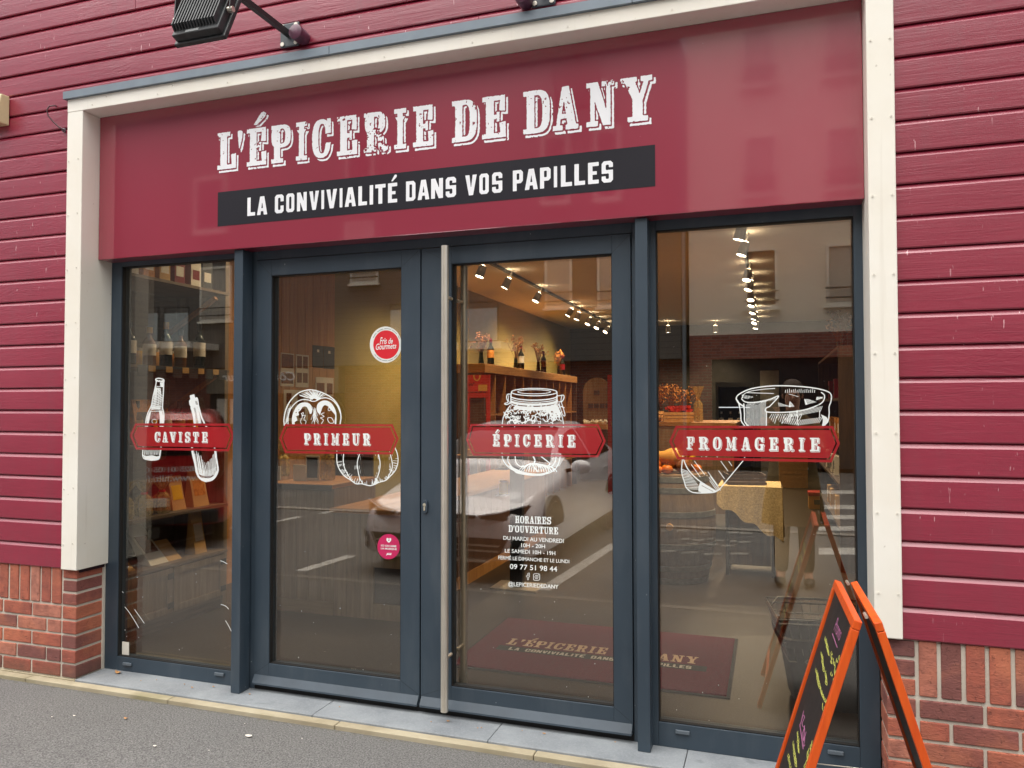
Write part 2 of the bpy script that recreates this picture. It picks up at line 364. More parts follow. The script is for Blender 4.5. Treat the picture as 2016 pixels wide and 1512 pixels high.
def dup(root, loc, rz=0.0, label=None, scale=None, tilt=None):
    def cp(o, par):
        c = o.copy(); COL.objects.link(c); c.parent = par
        for ch in list(o.children): cp(ch, c)
        return c
    r = cp(root, None); r.location = loc; r.rotation_euler = (tilt[0] if tilt else 0, tilt[1] if tilt else 0, rz)
    if label: r['label'] = label
    if scale: r.scale = (scale,) * 3 if not hasattr(scale, '__len__') else scale
    return r

# ---------------------------------------------------------------- lettering and line drawings: distance fields turned into flat cut vinyl
def vnoise(X, Z, sc_, seed):
    g = np.random.RandomState(seed).rand(64, 64); x = (X * sc_) % 63; z = (Z * sc_) % 63
    i = np.floor(x).astype(int); j = np.floor(z).astype(int); fx = x - i; fz = z - j
    i1 = (i + 1) % 64; j1 = (j + 1) % 64
    return (g[j, i] * (1 - fx) + g[j, i1] * fx) * (1 - fz) + (g[j1, i] * (1 - fx) + g[j1, i1] * fx) * fz
class Field:
    """signed distance (negative inside) sampled on a grid; units are whatever the caller uses"""
    def __init__(s, x0, z0, x1, z1, cell):
        s.c = cell; s.x0, s.z0 = x0, z0
        s.X, s.Z = np.meshgrid(np.arange(x0, x1 + cell, cell), np.arange(z0, z1 + cell, cell)); s.d = np.full(s.X.shape, 1e3)
    def segd(s, a, b):
        ax, az = a; dx, dz = b[0] - ax, b[1] - az; L = dx * dx + dz * dz + 1e-12
        t = np.clip(((s.X - ax) * dx + (s.Z - az) * dz) / L, 0, 1)
        return np.hypot(s.X - ax - t * dx, s.Z - az - t * dz)
    def polyd(s, pts):
        d = np.full(s.X.shape, 1e3); ins = np.zeros(s.X.shape, bool); n = len(pts)
        for i in range(n):
            a, b = pts[i], pts[(i + 1) % n]; d = np.minimum(d, s.segd(a, b))
            if a[1] != b[1]:
                cr = ((a[1] > s.Z) != (b[1] > s.Z)) & (s.X < (b[0] - a[0]) * (s.Z - a[1]) / (b[1] - a[1]) + a[0]); ins ^= cr
        return np.where(ins, -d, d)
    def add(s, d): s.d = np.minimum(s.d, d)
    def cut(s, d): s.d = np.maximum(s.d, -d)
    def poly(s, pts): s.add(s.polyd(pts))
    def hole(s, pts): s.cut(s.polyd(pts))
    def stroke(s, pts, wd):
        for a, b in zip(pts, pts[1:]):
            lo = (min(a[0], b[0]) - wd * 2 - s.x0) / s.c; hi = (max(a[0], b[0]) + wd * 2 - s.x0) / s.c
            l2 = (min(a[1], b[1]) - wd * 2 - s.z0) / s.c; h2 = (max(a[1], b[1]) + wd * 2 - s.z0) / s.c
            ny, nx = s.d.shape; i0, i1 = max(0, int(lo)), min(nx, int(hi) + 2); j0, j1 = max(0, int(l2)), min(ny, int(h2) + 2)
            if i0 >= i1 or j0 >= j1: continue
            X, Z = s.X[j0:j1, i0:i1], s.Z[j0:j1, i0:i1]; dx, dz = b[0] - a[0], b[1] - a[1]
            t = np.clip(((X - a[0]) * dx + (Z - a[1]) * dz) / (dx * dx + dz * dz + 1e-12), 0, 1)
            s.d[j0:j1, i0:i1] = np.minimum(s.d[j0:j1, i0:i1], np.hypot(X - a[0] - t * dx, Z - a[1] - t * dz) - wd / 2)
    def mesh(s, mapper, d=None):
        d = s.d if d is None else d; ny, nx = d.shape; vs = []; fs = []; ins = d < 0
        X, Z = s.X, s.Z
        cnt = ins[:-1, :-1].astype(int) + ins[:-1, 1:] + ins[1:, 1:] + ins[1:, :-1]
        for j in range(ny - 1):
            row = cnt[j]
            nz = np.nonzero(row)[0]
            if not len(nz): continue
            k = 0
            while k < len(nz):
                i = nz[k]
                if row[i] == 4:
                    e = k
                    while e + 1 < len(nz) and nz[e + 1] == nz[e] + 1 and row[nz[e + 1]] == 4: e += 1
                    a, b = nz[k], nz[e] + 1; q = len(vs)
                    vs += [(X[j, a], Z[j, a]), (X[j, b], Z[j, b]), (X[j + 1, b], Z[j + 1, b]), (X[j + 1, a], Z[j + 1, a])]
                    fs.append((q, q + 1, q + 2, q + 3)); k = e + 1
                else:
                    cs = [(j, i), (j, i + 1), (j + 1, i + 1), (j + 1, i)]; poly = []
                    for m in range(4):
                        p, r = cs[m], cs[(m + 1) % 4]
                        if ins[p]: poly.append((X[p], Z[p]))
                        if ins[p] != ins[r]:
                            t = d[p] / (d[p] - d[r]); t = min(max(t, 0.02), 0.98)
                            poly.append((X[p] + (X[r] - X[p]) * t, Z[p] + (Z[r] - Z[p]) * t))
                    q = len(vs); vs += poly; fs.append(tuple(range(q, q + len(poly)))); k += 1
        mb = MB(); mb.add([mapper(x, z) for x, z in vs], fs); return mb
    def has(s): return bool((s.d < 0).any())
def flatbuild(mb, name, m, parent):
    me = bpy.data.meshes.new(name); off = wloc(parent) if parent else Vector((0, 0, 0))
    me.from_pydata([tuple(p - off) for p in mb.v], [], mb.f); me.update(); me.materials.append(M[m] if isinstance(m, str) else m)
    o = bpy.data.objects.new(name, me); COL.objects.link(o); o.parent = parent; return o

def R(x0, y0, x1, y1): return ('+', [(x0, y0), (x1, y0), (x1, y1), (x0, y1)])
def P(*pts): return ('+', list(pts))
def H(*pts): return ('-', list(pts))
def EL(sg, cx, cy, rx, ry, p=2.4, a0=0, a1=360, n=40):
    pts = []
    for k in range(n + (0 if a1 - a0 == 360 else 1)):
        a = math.radians(a0 + (a1 - a0) * k / n); c, q = math.cos(a), math.sin(a)
        pts.append((cx + rx * math.copysign(abs(c) ** (2 / p), c), cy + ry * math.copysign(abs(q) ** (2 / p), q)))
    return (sg, pts)
ARM = [R(.0, .885, .62, 1), R(.0, 0, .62, .115)]
EARMS = [R(.16, 0, .5, 1), R(0, .885, .95, 1), R(0, 0, .95, .115), P((.72, .64), (.97, .62), (.97, 1), (.78, 1)), P((.78, 0), (1, 0), (1, .37), (.74, .35)),
         R(.45, .44, .66, .55), R(.62, .38, .74, .61)]
SLAB = {
 'L': [R(.16, 0, .52, 1), R(0, .885, .68, 1), R(0, 0, .98, .115), P((.78, 0), (1, 0), (1, .4), (.74, .38))],
 "'": [P((.05, .95), (.3, 1), (.75, .98), (1, .9), (.9, .6), (.55, .1), (.35, 0), (.3, .15), (.1, .7))],
 'E': EARMS,
 'I': [R(.28, 0, .72, 1), R(.02, .885, .98, 1), R(.02, 0, .98, .115), P((.1, .8), (.9, .8), (.72, .7), (.28, .7)), ],
 'P': [EL('+', .5, .70, .5, .30, 3), EL('-', .52, .70, .20, .2, 2.6), R(.14, 0, .46, 1), R(0, .885, .5, 1), R(0, 0, .62, .115)],
 'D': [EL('+', .48, .5, .52, .5, 3), EL('-', .5, .5, .22, .385, 3), R(.13, 0, .42, 1), R(0, .885, .5, 1), R(0, 0, .5, .115), H((-.2, .12), (.13, .12), (.13, .88), (-.2, .88))],
 'C': [EL('+', .5, .5, .5, .5, 2.5), EL('-', .53, .5, .19, .385, 2.6), H((.62, .36), (1.2, .36), (1.2, .62), (.62, .62)), R(.80, .62, 1, 1), R(.76, .62, .99, .75), P((.74, .38), (1, .38), (.96, .24), (.8, .2))],
 'G': [EL('+', .5, .5, .5, .5, 2.5), EL('-', .52, .5, .2, .385, 2.6), H((.6, .44), (1.2, .44), (1.2, .64), (.6, .64)), R(.80, .64, 1, 1), R(.68, .0, .98, .44), R(.55, .36, 1.06, .48)],
 'O': [EL('+', .5, .5, .5, .5, 2.6), EL('-', .5, .5, .19, .385, 2.8)],
 'R': [EL('+', .46, .73, .42, .27, 3), EL('-', .47, .72, .14, .165, 2.6), R(.13, 0, .42, 1), R(0, .885, .5, 1), R(0, 0, .52, .115), P((.4, .42), (.62, .5), (.82, .36), (.84, .18), (.9, .1), (1, .16), (1, .03), (.86, -.02), (.68, 0), (.6, .1), (.58, .32), (.5, .42))],
 'A': [P((.36, 1), (.64, 1), (.94, .06), (.6, .06)), P((.36, 1), (.5, .9), (.25, .06), (.10, .06)), R(.2, .26, .7, .37), R(-.02, 0, .38, .115), R(.5, 0, 1.02, .115)],
 'N': [R(.14, 0, .30, 1), R(.72, 0, .87, 1), P((.08, 1), (.42, 1), (.87, 0), (.6, 0)), R(0, .885, .3, 1), R(.56, .885, 1, 1), R(0, 0, .42, .115)],
 'Y': [P((.10, .95), (.44, .95), (.68, .45), (.42, .45)), P((.76, .95), (.92, .95), (.68, .42), (.55, .48)), R(.38, 0, .70, .5), R(0, .885, .52, 1), R(.64, .885, 1, 1), R(.22, 0, .86, .115)],
 'V': [P((.08, .95), (.44, .95), (.66, 0), (.40, 0)), P((.76, .95), (.92, .95), (.66, 0), (.54, .12)), R(0, .885, .54, 1), R(.64, .885, 1, 1)],
 'S': [EL('+', .48, .73, .46, .27, 2.4), EL('-', .5, .73, .18, .15, 2.4), EL('+', .52, .27, .46, .27, 2.4), EL('-', .5, .27, .18, .15, 2.4), H((.68, .56), (1.1, .56), (1.1, .68), (.68, .68)), H((-.1, .33), (.32, .33), (.32, .44), (-.1, .44)), P((.3, .62), (.7, .48), (.72, .34), (.3, .5)), R(.8, .66, .97, 1), R(.03, 0, .2, .34)],
 'T': [R(.33, 0, .67, 1), R(0, .885, 1, 1), P((0, 1), (.22, 1), (.16, .62), (0, .62)), P((.78, 1), (1, 1), (1, .62), (.84, .62)), R(.14, 0, .86, .115)],
 'M': [R(.12, 0, .20, 1), R(.68, 0, .9, 1), P((.06, 1), (.28, 1), (.53, .16), (.42, .10)), P((.72, 1), (.80, 1), (.48, .08), (.44, .2)), R(0, .885, .28, 1), R(.72, .885, 1, 1), R(0, 0, .36, .115), R(.56, 0, 1, .115)],
 'U': [EL('+', .5, .42, .38, .42, 2.8), R(.12, .4, .88, 1), EL('-', .55, .42, .17, .32, 2.8), H((.38, .4), (.72, .4), (.72, 1.01), (.38, 1.01)), R(0, .885, .52, 1), R(.6, .885, 1, 1)],
 'F': [R(.16, 0, .5, 1), R(0, .885, .95, 1), P((.72, .62), (.98, .60), (.98, 1), (.78, 1)), R(0, 0, .7, .115), R(.45, .44, .66, .55), R(.62, .36, .74, .63)],
 'H': [R(.12, 0, .4, 1), R(.6, 0, .88, 1), R(.3, .44, .7, .55), R(0, .885, .48, 1), R(.52, .885, 1, 1), R(0, 0, .48, .115), R(.52, 0, 1, .115)],
}
def oct_(x0, y0, x1, y1, c): cy = c * 0.55; return [(x0 + c, y0), (x1 - c, y0), (x1, y0 + cy), (x1, y1 - cy), (x1 - c, y1), (x0 + c, y1), (x0, y1 - cy), (x0, y0 + cy)]
T_ = .34
BLOCK = {
 'L': [R(0, 0, .42, 1), R(0, 0, 1, .19)], 'A': [P((.30, 1), (.70, 1), (1, 0), (.66, 0), (.5, .72), (.34, 0), (0, 0)), R(.24, .2, .76, .36)],
 'C': [('+', oct_(0, 0, 1, 1, .2)), ('-', oct_(.36, .17, .64, .83, .08)), H((.6, .4), (1.1, .4), (1.1, .62), (.6, .62))],
 'O': [('+', oct_(0, 0, 1, 1, .2)), ('-', oct_(.36, .17, .64, .83, .08))],
 'N': [R(0, 0, .33, 1), R(.67, 0, 1, 1), P((0, 1), (.36, 1), (1, 0), (.64, 0))], 'V': [P((0, 1), (.36, 1), (.5, .32), (.64, 1), (1, 1), (.68, 0), (.32, 0))],
 'I': [R(.05, 0, .95, 1)], 'T': [R(.31, 0, .69, 1), R(0, .81, 1, 1)], 'E': [R(0, 0, .42, 1), R(0, .82, 1, 1), R(0, 0, 1, .18), R(0, .42, .82, .58)],
 'D': [('+', [(0, 0), (.78, 0), (1, .12), (1, .88), (.78, 1), (0, 1)]), ('-', oct_(.36, .17, .64, .83, .05))],
 'S': [('+', oct_(0, 0, 1, 1, .2)), ('-', oct_(.36, .58, .64, .83, .06)), ('-', oct_(.36, .17, .64, .42, .06)), H((.62, .58), (1.1, .58), (1.1, .7), (.62, .7)), H((-.1, .3), (.38, .3), (.38, .42), (-.1, .42))],
 'P': [('+', [(0, .36), (.8, .36), (1, .47), (1, .89), (.8, 1), (0, 1)]), ('-', oct_(.38, .53, .64, .84, .05)), R(0, 0, .38, 1)],
}
ACC = [P((.35, 1.1), (.5, 1.08), (.92, 1.28), (.98, 1.36), (.85, 1.42), (.72, 1.4))]
def letters(F, font, items, shadow=None):
    """items: (char, x0, x1, z0, z1[, accent])"""
    for it in items:
        ch, x0, x1, z0, z1 = it[:5]; g = Field.__new__(Field); g.c = F.c; g.x0, g.z0 = F.x0, F.z0
        pad = (z1 - z0) * 0.45; i0 = max(0, int((x0 - pad - F.x0) / F.c)); i1 = int((x1 + pad - F.x0) / F.c); j0 = max(0, int((z0 - pad - F.z0) / F.c)); j1 = int((z1 + pad - F.z0) / F.c)
        g.X = F.X[j0:j1, i0:i1]; g.Z = F.Z[j0:j1, i0:i1]; g.d = np.full(g.X.shape, 1e3)
        ops = list(font[ch]) + (ACC if len(it) > 5 and it[5] else [])
        for sg, pts in ops:
            q = [(x0 + px * (x1 - x0), z0 + pz * (z1 - z0)) for px, pz in pts]
            (g.poly if sg == '+' else g.hole)(q)
        F.d[j0:j1, i0:i1] = np.minimum(F.d[j0:j1, i0:i1], g.d)
def shifted(F, dx, dz):
    ix, iz = int(round(dx / F.c)), int(round(dz / F.c)); d = np.full_like(F.d, 1e3); ny, nx = d.shape
    xs, xd = (slice(0, nx - ix), slice(ix, nx)) if ix >= 0 else (slice(-ix, nx), slice(0, nx + ix))
    zs, zd = (slice(0, ny - iz), slice(iz, ny)) if iz >= 0 else (slice(-iz, ny), slice(0, ny + iz))
    d[zd, xd] = F.d[zs, xs]; return d
def western(F, off, line, gap, worn=0.0, seed=3):
    """letter faces plus the thin offset outline of their drop shade, with worn spots"""
    face = F.d.copy(); s1 = shifted(F, off[0], off[1]); rim = np.maximum(s1 - line * 0.35, -(face - gap)); thin = np.maximum(rim, -(s1 + line))
    d = np.minimum(face, thin)
    if worn:
        X, Z = F.X, F.Z; k = 1 / off[0]
        n = vnoise(X, Z, 1.1 * k, seed) * .5 + vnoise(X + 3, Z, 2.7 * k, seed + 1) * .3 + vnoise(X, Z + 5, 5.5 * k, seed + 2) * .2
        z = vnoise(X, Z, .16 * k, seed + 4)
        d = np.maximum(d, (n - (0.92 - worn * z * 0.36)) * off[0] * 2.0)
        d = d + (vnoise(X, Z, 2.0 * k, seed + 9) - .5) * off[0] * 0.22
    return d
def text_mb(txt, mapper, offset=0.0, shear=0.0, spacing=1.0, align_h=None):
    """built-in font text, normalised to the unit box, then mapped"""
    cu = bpy.data.curves.new('t', 'FONT'); cu.body = txt; cu.offset = offset; cu.shear = shear; cu.space_character = spacing; cu.resolution_u = 3
    ob = bpy.data.objects.new('t', cu); COL.objects.link(ob); dg = bpy.context.evaluated_depsgraph_get(); dg.update()
    me = bpy.data.meshes.new_from_object(ob.evaluated_get(dg)); vs = [v.co.copy() for v in me.vertices]; fs = [tuple(p.vertices) for p in me.polygons]
    bpy.data.objects.remove(ob); bpy.data.curves.remove(cu); bpy.data.meshes.remove(me)
    x0 = min(v.x for v in vs); x1 = max(v.x for v in vs); y0 = min(v.y for v in vs); y1 = max(v.y for v in vs)
    mb = MB(); mb.add([mapper((v.x - x0) / (x1 - x0), (v.y - y0) / (y1 - y0)) for v in vs], fs); return mb
# ================================================================= ground
o = struct(MB().add([(x, y, z) for y, z in ((3.27, 0), (2.3, -.004), (1.5, -.035), (.7, STREET + .008), (.2, STREET), (-90, STREET)) for x in (-90, 90)], [(2 * i, 2 * i + 1, 2 * i + 3, 2 * i + 2) for i in range(5)]).build('ground', 'asphalt'))
mb = MB()
for x0 in np.arange(-9.0, 5.0, 1.0): mb.box(x0 + .002, 3.25, -.1, x0 + .998, 3.302, .022)
o = struct(mb.build('kerb', 'kerb', bevel=.004))
o = struct(MB().box(-9, 3.302, -.1, -3.70, 3.5, .026).box(.42, 3.302, -.1, 5, 3.5, .026).build('footing', 'kerb'))
mb = MB()
xs = [-3.698, -2.16, -1.235, -.36, .418]
for a, b in zip(xs, xs[1:]): mb.box(a + .0015, 3.304, -.1, b - .0015, 3.60, .03)
o = struct(mb.build('threshold_paving', 'stone', bevel=.003))

# ================================================================= the shop building
SHOP = thing('shop_building', 'burgundy timber-clad shop front with cream portal surround and anthracite glazed doors', 'shop')
ZL = [float(z) for z in np.interp(range(0, 42), [0, 2, 15, 26, 41], [.64, .905, 2.548, 3.886, 5.70])]
ZR = [.653 + .1265 * k for k in range(42)]
def planks(zs, spans, yf):
    mb = MB()
    for k in range(len(zs) - 1):
        z0, z1 = zs[k], zs[k + 1]
        for a, b in spans(z0, z1):
            cuts = [a]
            if b - a > 2.2:
                j = a + (b - a) * rnd.uniform(.2, .8)
                cuts.append(j)
            cuts.append(b)
            for c0, c1 in zip(cuts, cuts[1:]):
                y = yf + rnd.uniform(-.0012, .0012)
                pr = [(y + .014, z0 + .001), (y + .003, z0 + .001), (y, z0 + .006), (y - .0005, (z0 + z1) / 2), (y, z1 - .021), (y + .002, z1 - .018), (y + .009, z1 - .008), (y + .013, z1 - .0015)]
                vs = [(c0 + .0012, p[0], p[1]) for p in pr] + [(c1 - .0012, p[0], p[1]) for p in pr]; n = len(pr)
                mb.add(vs, [(i, i + 1, n + i + 1, n + i) for i in range(n - 1)] + [tuple(range(n)), tuple(range(n, 2 * n))])
    return mb
planks(ZL, lambda a, b: [(-7.4, -3.775)] if b < 3.345 else [(-7.4, 3.6)], 3.300).build('cladding', 'clad', SHOP)
planks(ZR, lambda a, b: [(.468, 3.6)] if b < 3.31 else [], 3.302).build('cladding', 'clad', SHOP)
dk = plain('dark_batten_gap', '2b0d16', 0.9)
MB().box(-7.4, 3.324, .62, -3.69, 3.49, 5.8).box(-3.69, 3.324, 3.31, 3.6, 3.49, 5.8).box(.47, 3.326, .64, 3.6, 3.49, 3.309).build('batten_backing', dk, SHOP)
# portal surround
def screws(mb, x, y, zs_, r=.004):
    for z in zs_: mb.lathe((x, y, z), [(r, -.0025), (r * .8, .001)], 8, 'y')
pl = MB().box(-3.784, 3.28, .641, -3.671, 3.499, 3.2325); pl.build('portal_post', 'white', SHOP, bevel=.003)
MB().box(.3765, 3.28, .658, .476, 3.499, 3.2325).build('portal_post', 'white', SHOP, bevel=.004)
MB().box(-3.784, 3.279, 3.2335, .60, 3.499, 3.3065).build('portal_header', 'white', SHOP, bevel=.003)
mb = MB()
for z in np.arange(.78, 3.2, .31):
    screws(mb, -3.768, 3.279, [z]); screws(mb, -3.70, 3.279, [z + .01]); screws(mb, .392, 3.279, [z + .05]); screws(mb, .462, 3.279, [z + .05])
for x in np.arange(-3.6, .4, .46):
    screws(mb, x, 3.278, [3.255]); screws(mb, x + .1, 3.278, [3.29])
mb.build('screw_head', plain('painted_screw', 'd6d1c5', .5), SHOP)['kind'] = 'stuff'
pr = [(3.262, 3.307), (3.262, 3.349), (3.295, 3.356), (3.295, 3.307)]
mb = MB()
for a, b in ((-3.80, -2.06), (-2.057, -.55), (-.547, .62)):
    mb.prism([(a, y, z) for y, z in pr], (b - a, 0, 0))
mb.build('flashing', 'zinc', SHOP)
# brick plinth
def brickwork(xa, xb, corner, side):
    """corner: x of the outer corner towards the opening; side +1: wall runs to the left of it"""
    mb = MB(); yf = 3.31; pit = .0812; jt = .011; z0 = .032
    def br(a, b, c, d, dy0=0.0, dy1=.10, xo=0):
        t = rnd.choice([.05, .2, .3, .5, .6, .7, .8, .9, 1.0, .75, .55, .15]) + rnd.uniform(-.06, .06); j = rnd.uniform(-.0016, .0016)
        mb.box(min(a, b) + rnd.uniform(0, .0025), yf + dy0 + j, c + rnd.uniform(0, .002), max(a, b) - rnd.uniform(0, .0025), yf + dy1, d - rnd.uniform(0, .002), min(max(t, 0), 1))
    s = side
    for r in range(5):
        a = z0 + r * pit; b = a + pit - jt
        x = corner; br(x, x - s * .103, a, b, 0, .186); x -= s * (.103 + jt)       # the corner brick runs back to the frame
        if r % 2: br(x, x - s * .103, a, b); x -= s * (.103 + jt)
        while (x > xa if s > 0 else x < xb):
            br(x, x - s * .215, a, b); x -= s * (.215 + jt)
    zt = z0 + 5 * pit
    for r in range(3):
        a = zt + r * .0735; b = a + .0625
        br(corner, corner - s * .102, a, b, 0, .187)
    x = corner - s * (.102 + jt)
    while (x > xa if s > 0 else x < xb):
        wd = .068 + rnd.uniform(-.003, .004); br(x, x - s * wd, zt, zt + .215); x -= s * (wd + .0125)
    return mb
o = brickwork(-7.0, 0, -3.70, 1).build('brick_plinth', 'brick', SHOP, bevel=.004)
o = brickwork(0, 3.4, .419, -1).build('brick_plinth', 'brick', SHOP, bevel=.004)
MB().box(-7.0, 3.317, .027, -3.706, 3.4975, .639).box(-3.7055, 3.485, .031, -3.6905, 3.4985, .6385).build('mortar_bed', 'mortar', SHOP)
MB().box(.425, 3.317, .027, 3.4, 3.4975, .65).build('mortar_bed', 'mortar', SHOP)
wcore = plain('wall_core', '6b665e', .9)
MB().box(-7.4, 3.5, 0, -3.72, 3.62, 5.8).box(.43, 3.5, 0, 3.6, 3.62, 5.8).box(-3.72, 3.5, 2.415, .43, 3.62, 5.8).build('wall_core', wcore, SHOP)

# glazing ----------------------------------------------------------------
YF = 3.50
def rect_frame(x0, z0, x1, z1, l, r, b, t, y0, y1):
    return MB().box(x0, y0, z0, x0 + l, y1, z1).box(x1 - r, y0, z0, x1, y1, z1).box(x0 + l, y0, z0, x1 - r, y1, z0 + b).box(x0 + l, y0, z1 - t, x1 - r, y1, z1)
def glazing(par, x0, z0, x1, z1):
    MB().box(x0 - .006, YG, z0 - .006, x1 + .006, YG + .022, z1 + .006).build('pane', 'glass', par)
    rect_frame(x0 - .004, z0 - .004, x1 + .004, z1 + .004, .008, .008, .008, .008, YF + .006, YG - .001).build('gasket', 'gasket', par)
wl = sub('window', SHOP)
rect_frame(-3.692, .0305, -2.690, 2.411, .092, .06, .0785, .034, YF, YF + .075).build('frame', 'alu', wl, bevel=.002)
glazing(wl, -3.60, .109, -2.75, 2.377)
def caps(par, ps):
    for u, v in ps:
        p = Py(u, v, YF); MB().box(p.x - .031, YF - .011, p.z - .008, p.x + .031, YF - .0005, p.z + .009).build('drain_cap', plain('grey_drain_cap', '59626a', .45), par, bevel=.003)
caps(wl, [(252, 1307), (433, 1327)])
wr = sub('window', SHOP)
rect_frame(-.552, .0305, .419, 2.411, .064, .077, .1065, .052, YF, YF + .075).build('frame', 'alu', wr, bevel=.002)
glazing(wr, -.488, .137, .342, 2.359)
caps(wr, [(1344, 1441), (1645, 1481)])
for a, b in ((-2.737, -2.681), (-.568, -.512)):
    MB().box(a, 3.415, .0305, b, YF - .001, 2.4005).build('mullion', 'alu', SHOP, bevel=.003)
MB().box(-2.6895, YF + .008, .0305, -2.657, YF + .08, 2.41).box(-.599, YF + .008, .0305, -.5525, YF + .08, 2.41).box(-2.657, YF + .008, 2.357, -.599, YF + .08, 2.41).build('door_jamb', 'alu', SHOP, bevel=.002)
MB().box(-2.657, YF + .012, .0305, -.599, YF + .08, .058).build('door_sill', 'gasket', SHOP)
def leaf(x0, x1, gx0, gx1):
    d = sub('door', SHOP)
    rect_frame(x0, .064, x1, 2.353, gx0 - x0, x1 - gx1, .113, .087, YF, YF + .07).build('stile_frame', 'alu', d, bevel=.002)
    glazing(d, gx0, .177, gx1, 2.266)
    pr = [(YF - .001, .112), (YF - .024, .075), (YF - .024, .066), (YF - .001, .066)]
    mj = MB()
    for ax, az, bx, bz in ((x0, .114, gx0, .177), (x1, .114, gx1, .177), (x0, 2.353, gx0, 2.266), (x1, 2.353, gx1, 2.266)): mj.beam((ax, YF, az), (bx, YF, bz), .0012, .0012, up=(0, 1, 0))
    mj.build('corner_joint', plain('dark_joint', '20272d', .6), d)['kind'] = 'stuff'
    MB().prism([(x0 + .004, y, z) for y, z in pr], (x1 - x0 - .008, 0, 0)).build('weather_bar', plain('weather_bar_aluminium', '3c4751', .5), d)
    return d
dl = leaf(-2.653, -1.6705, -2.560, -1.777)
dr = leaf(-1.6635, -.602, -1.499, -.690)
MB().box(-1.671, YF + .02, .07, -1.663, YF + .06, 2.35).build('meeting_seal', 'gasket', dl)
for yb, nm in ((3.42, 'pull_handle'), (3.665, 'pull_handle')):
    a, b = Py(876, 484, 3.42), Py(876, 1401, 3.42); x = a.x
    mb = MB().tube([(x, yb, b.z), (x, yb, a.z)], .0185, 20)
    for z in (a.z - .25, b.z + .25): mb.tube([(x, yb, z), (x, YF if yb < 3.5 else YF + .07, z)], .009, 10)
    mb.build(nm, 'steel', dr, smooth=40)
p = Py(838, 997, YF)
mb = MB(); pts = []
for k in range(24):
    a = 2 * math.pi * k / 24; pts.append((p.x + .0145 * math.cos(a), YF - .0115, p.z + .0145 * math.sin(a) + (.018 if math.sin(a) > 0 else -.018)))
mb.prism(pts, (0, .011, 0)); lk = mb.build('lock_plate', 'alu', dr, bevel=.002)
mb = MB().lathe((p.x - .0015, YF - .0135, p.z + .009), [(.0085, 0), (.0085, .004)], 16, 'y').box(p.x - .006, YF - .0135, p.z - .019, p.x + .003, YF - .0105, p.z + .006)
mb.build('key_cylinder', plain('brass_nickel_key', 'd6cfb8', .3, .9), dr)
# sticker-free small label at the window corner
tag(rebase(MB().box(*(lambda q: (q.x - .025, YG - .004, q.z - .045, q.x + .025, YG - .002, q.z + .045))(Py(248, 1279, YG))).build('paper_tag', 'paper'), Py(248, 1279, YG)),
    'small white paper tag stuck in the bottom corner of the window beside the wine decal', 'tag')

# ================================================================= sign board
SGN = thing('shop_sign', 'wide glossy burgundy fascia sign with distressed white shop name and dark tagline strip', 'sign', (-1.65, 3.43, 2.4))
YS = 3.395
MB().box(-3.668, YS, 2.4015, .3755, 3.4985, 3.2325).build('panel', 'sign', SGN, bevel=.004)
bz0, bz1 = Py(429, 446, YS).z, Py(429, 379, YS).z
MB().box(Py(429, 400, YS).x, YS - .0012, bz0, Py(1290, 330, YS).x, YS - .0002, bz1).build('tagline_band', M['band'], SGN)
def pxl(ox, oy, s, y, rows):
    """rows of (char, x0, x1[, accent]) in zoomed-crop pixels; returns lettering spans on the plane y"""
    return [(c, Py(ox + a / s, 0 + oy, y).x, Py(ox + b / s, oy, y).x, *r) for c, a, b, *r in rows]
A = pxl(420, 240, 4.582, YS, [('L', 42, 208), ("'", 220, 268), ('E', 305, 482, 1), ('P', 527, 700), ('I', 746, 850), ('C', 893, 1062), ('E', 1118, 1300), ('R', 1360, 1578), ('I', 1630, 1742), ('E', 1803, 1985)])
A += pxl(860, 200, 4.582, YS, [('D', 138, 362), ('E', 410, 622), ('D', 780, 1020), ('A', 1050, 1272), ('N', 1350, 1600), ('Y', 1656, 1945)])
zb = Py(420 + 45 / 4.582, 130 + 938 / 4.582, YS).z; zt = Py(420 + 45 / 4.582, 130 + 608 / 4.582, YS).z
zb2 = Py(860 + 1730 / 4.582, 130 + 512 / 4.582, YS).z; zt2 = Py(860 + 1658 / 4.582, 130 + 118 / 4.582, YS).z
items = []
for c, a, b, *r in A:
    k = (a - A[0][1]) / (A[-1][2] - A[0][1]); q0 = zb + (zb2 - zb) * k; q1 = zt + (zt2 - zt) * k
    if c == "'": q0 = q1 - (q1 - q0) * .5
    items.append((c, a, b, q0, q1, *r))
F = Field(items[0][1] - .06, min(zb, zb2) - .06, items[-1][2] + .06, max(zt, zt2) + .16, .0026)
letters(F, SLAB, items)
F.mesh(lambda x, z: (x, YS - .0015, z), western(F, (.0125, -.0145), .0075, .0065, worn=1.0)).build('name_lettering', 'signwhite', SGN)
B = pxl(420, 390, 4.582, YS, [('L', 310, 380), ('A', 397, 490), ('C', 558, 637), ('O', 660, 733), ('N', 757, 845), ('V', 868, 955), ('I', 975, 1003), ('V', 1022, 1118), ('I', 1140, 1168), ('A', 1188, 1288), ('L', 1310, 1388), ('I', 1410, 1445), ('T', 1462, 1555), ('E', 1577, 1660, 1), ('D', 1740, 1825), ('A', 1845, 1950), ('N', 1966, 2073)])
B += pxl(860, 350, 4.582, YS, [('S', 82, 175), ('V', 258, 362), ('O', 385, 470), ('S', 500, 592), ('P', 687, 778), ('A', 795, 912), ('P', 932, 1028), ('I', 1055, 1088), ('L', 1120, 1220), ('L', 1242, 1338), ('E', 1365, 1462), ('S', 1488, 1590)])
q0 = Py(420 + 310 / 4.582, 130 + 1355 / 4.582, YS).z; q1 = Py(420 + 310 / 4.582, 130 + 1190 / 4.582, YS).z
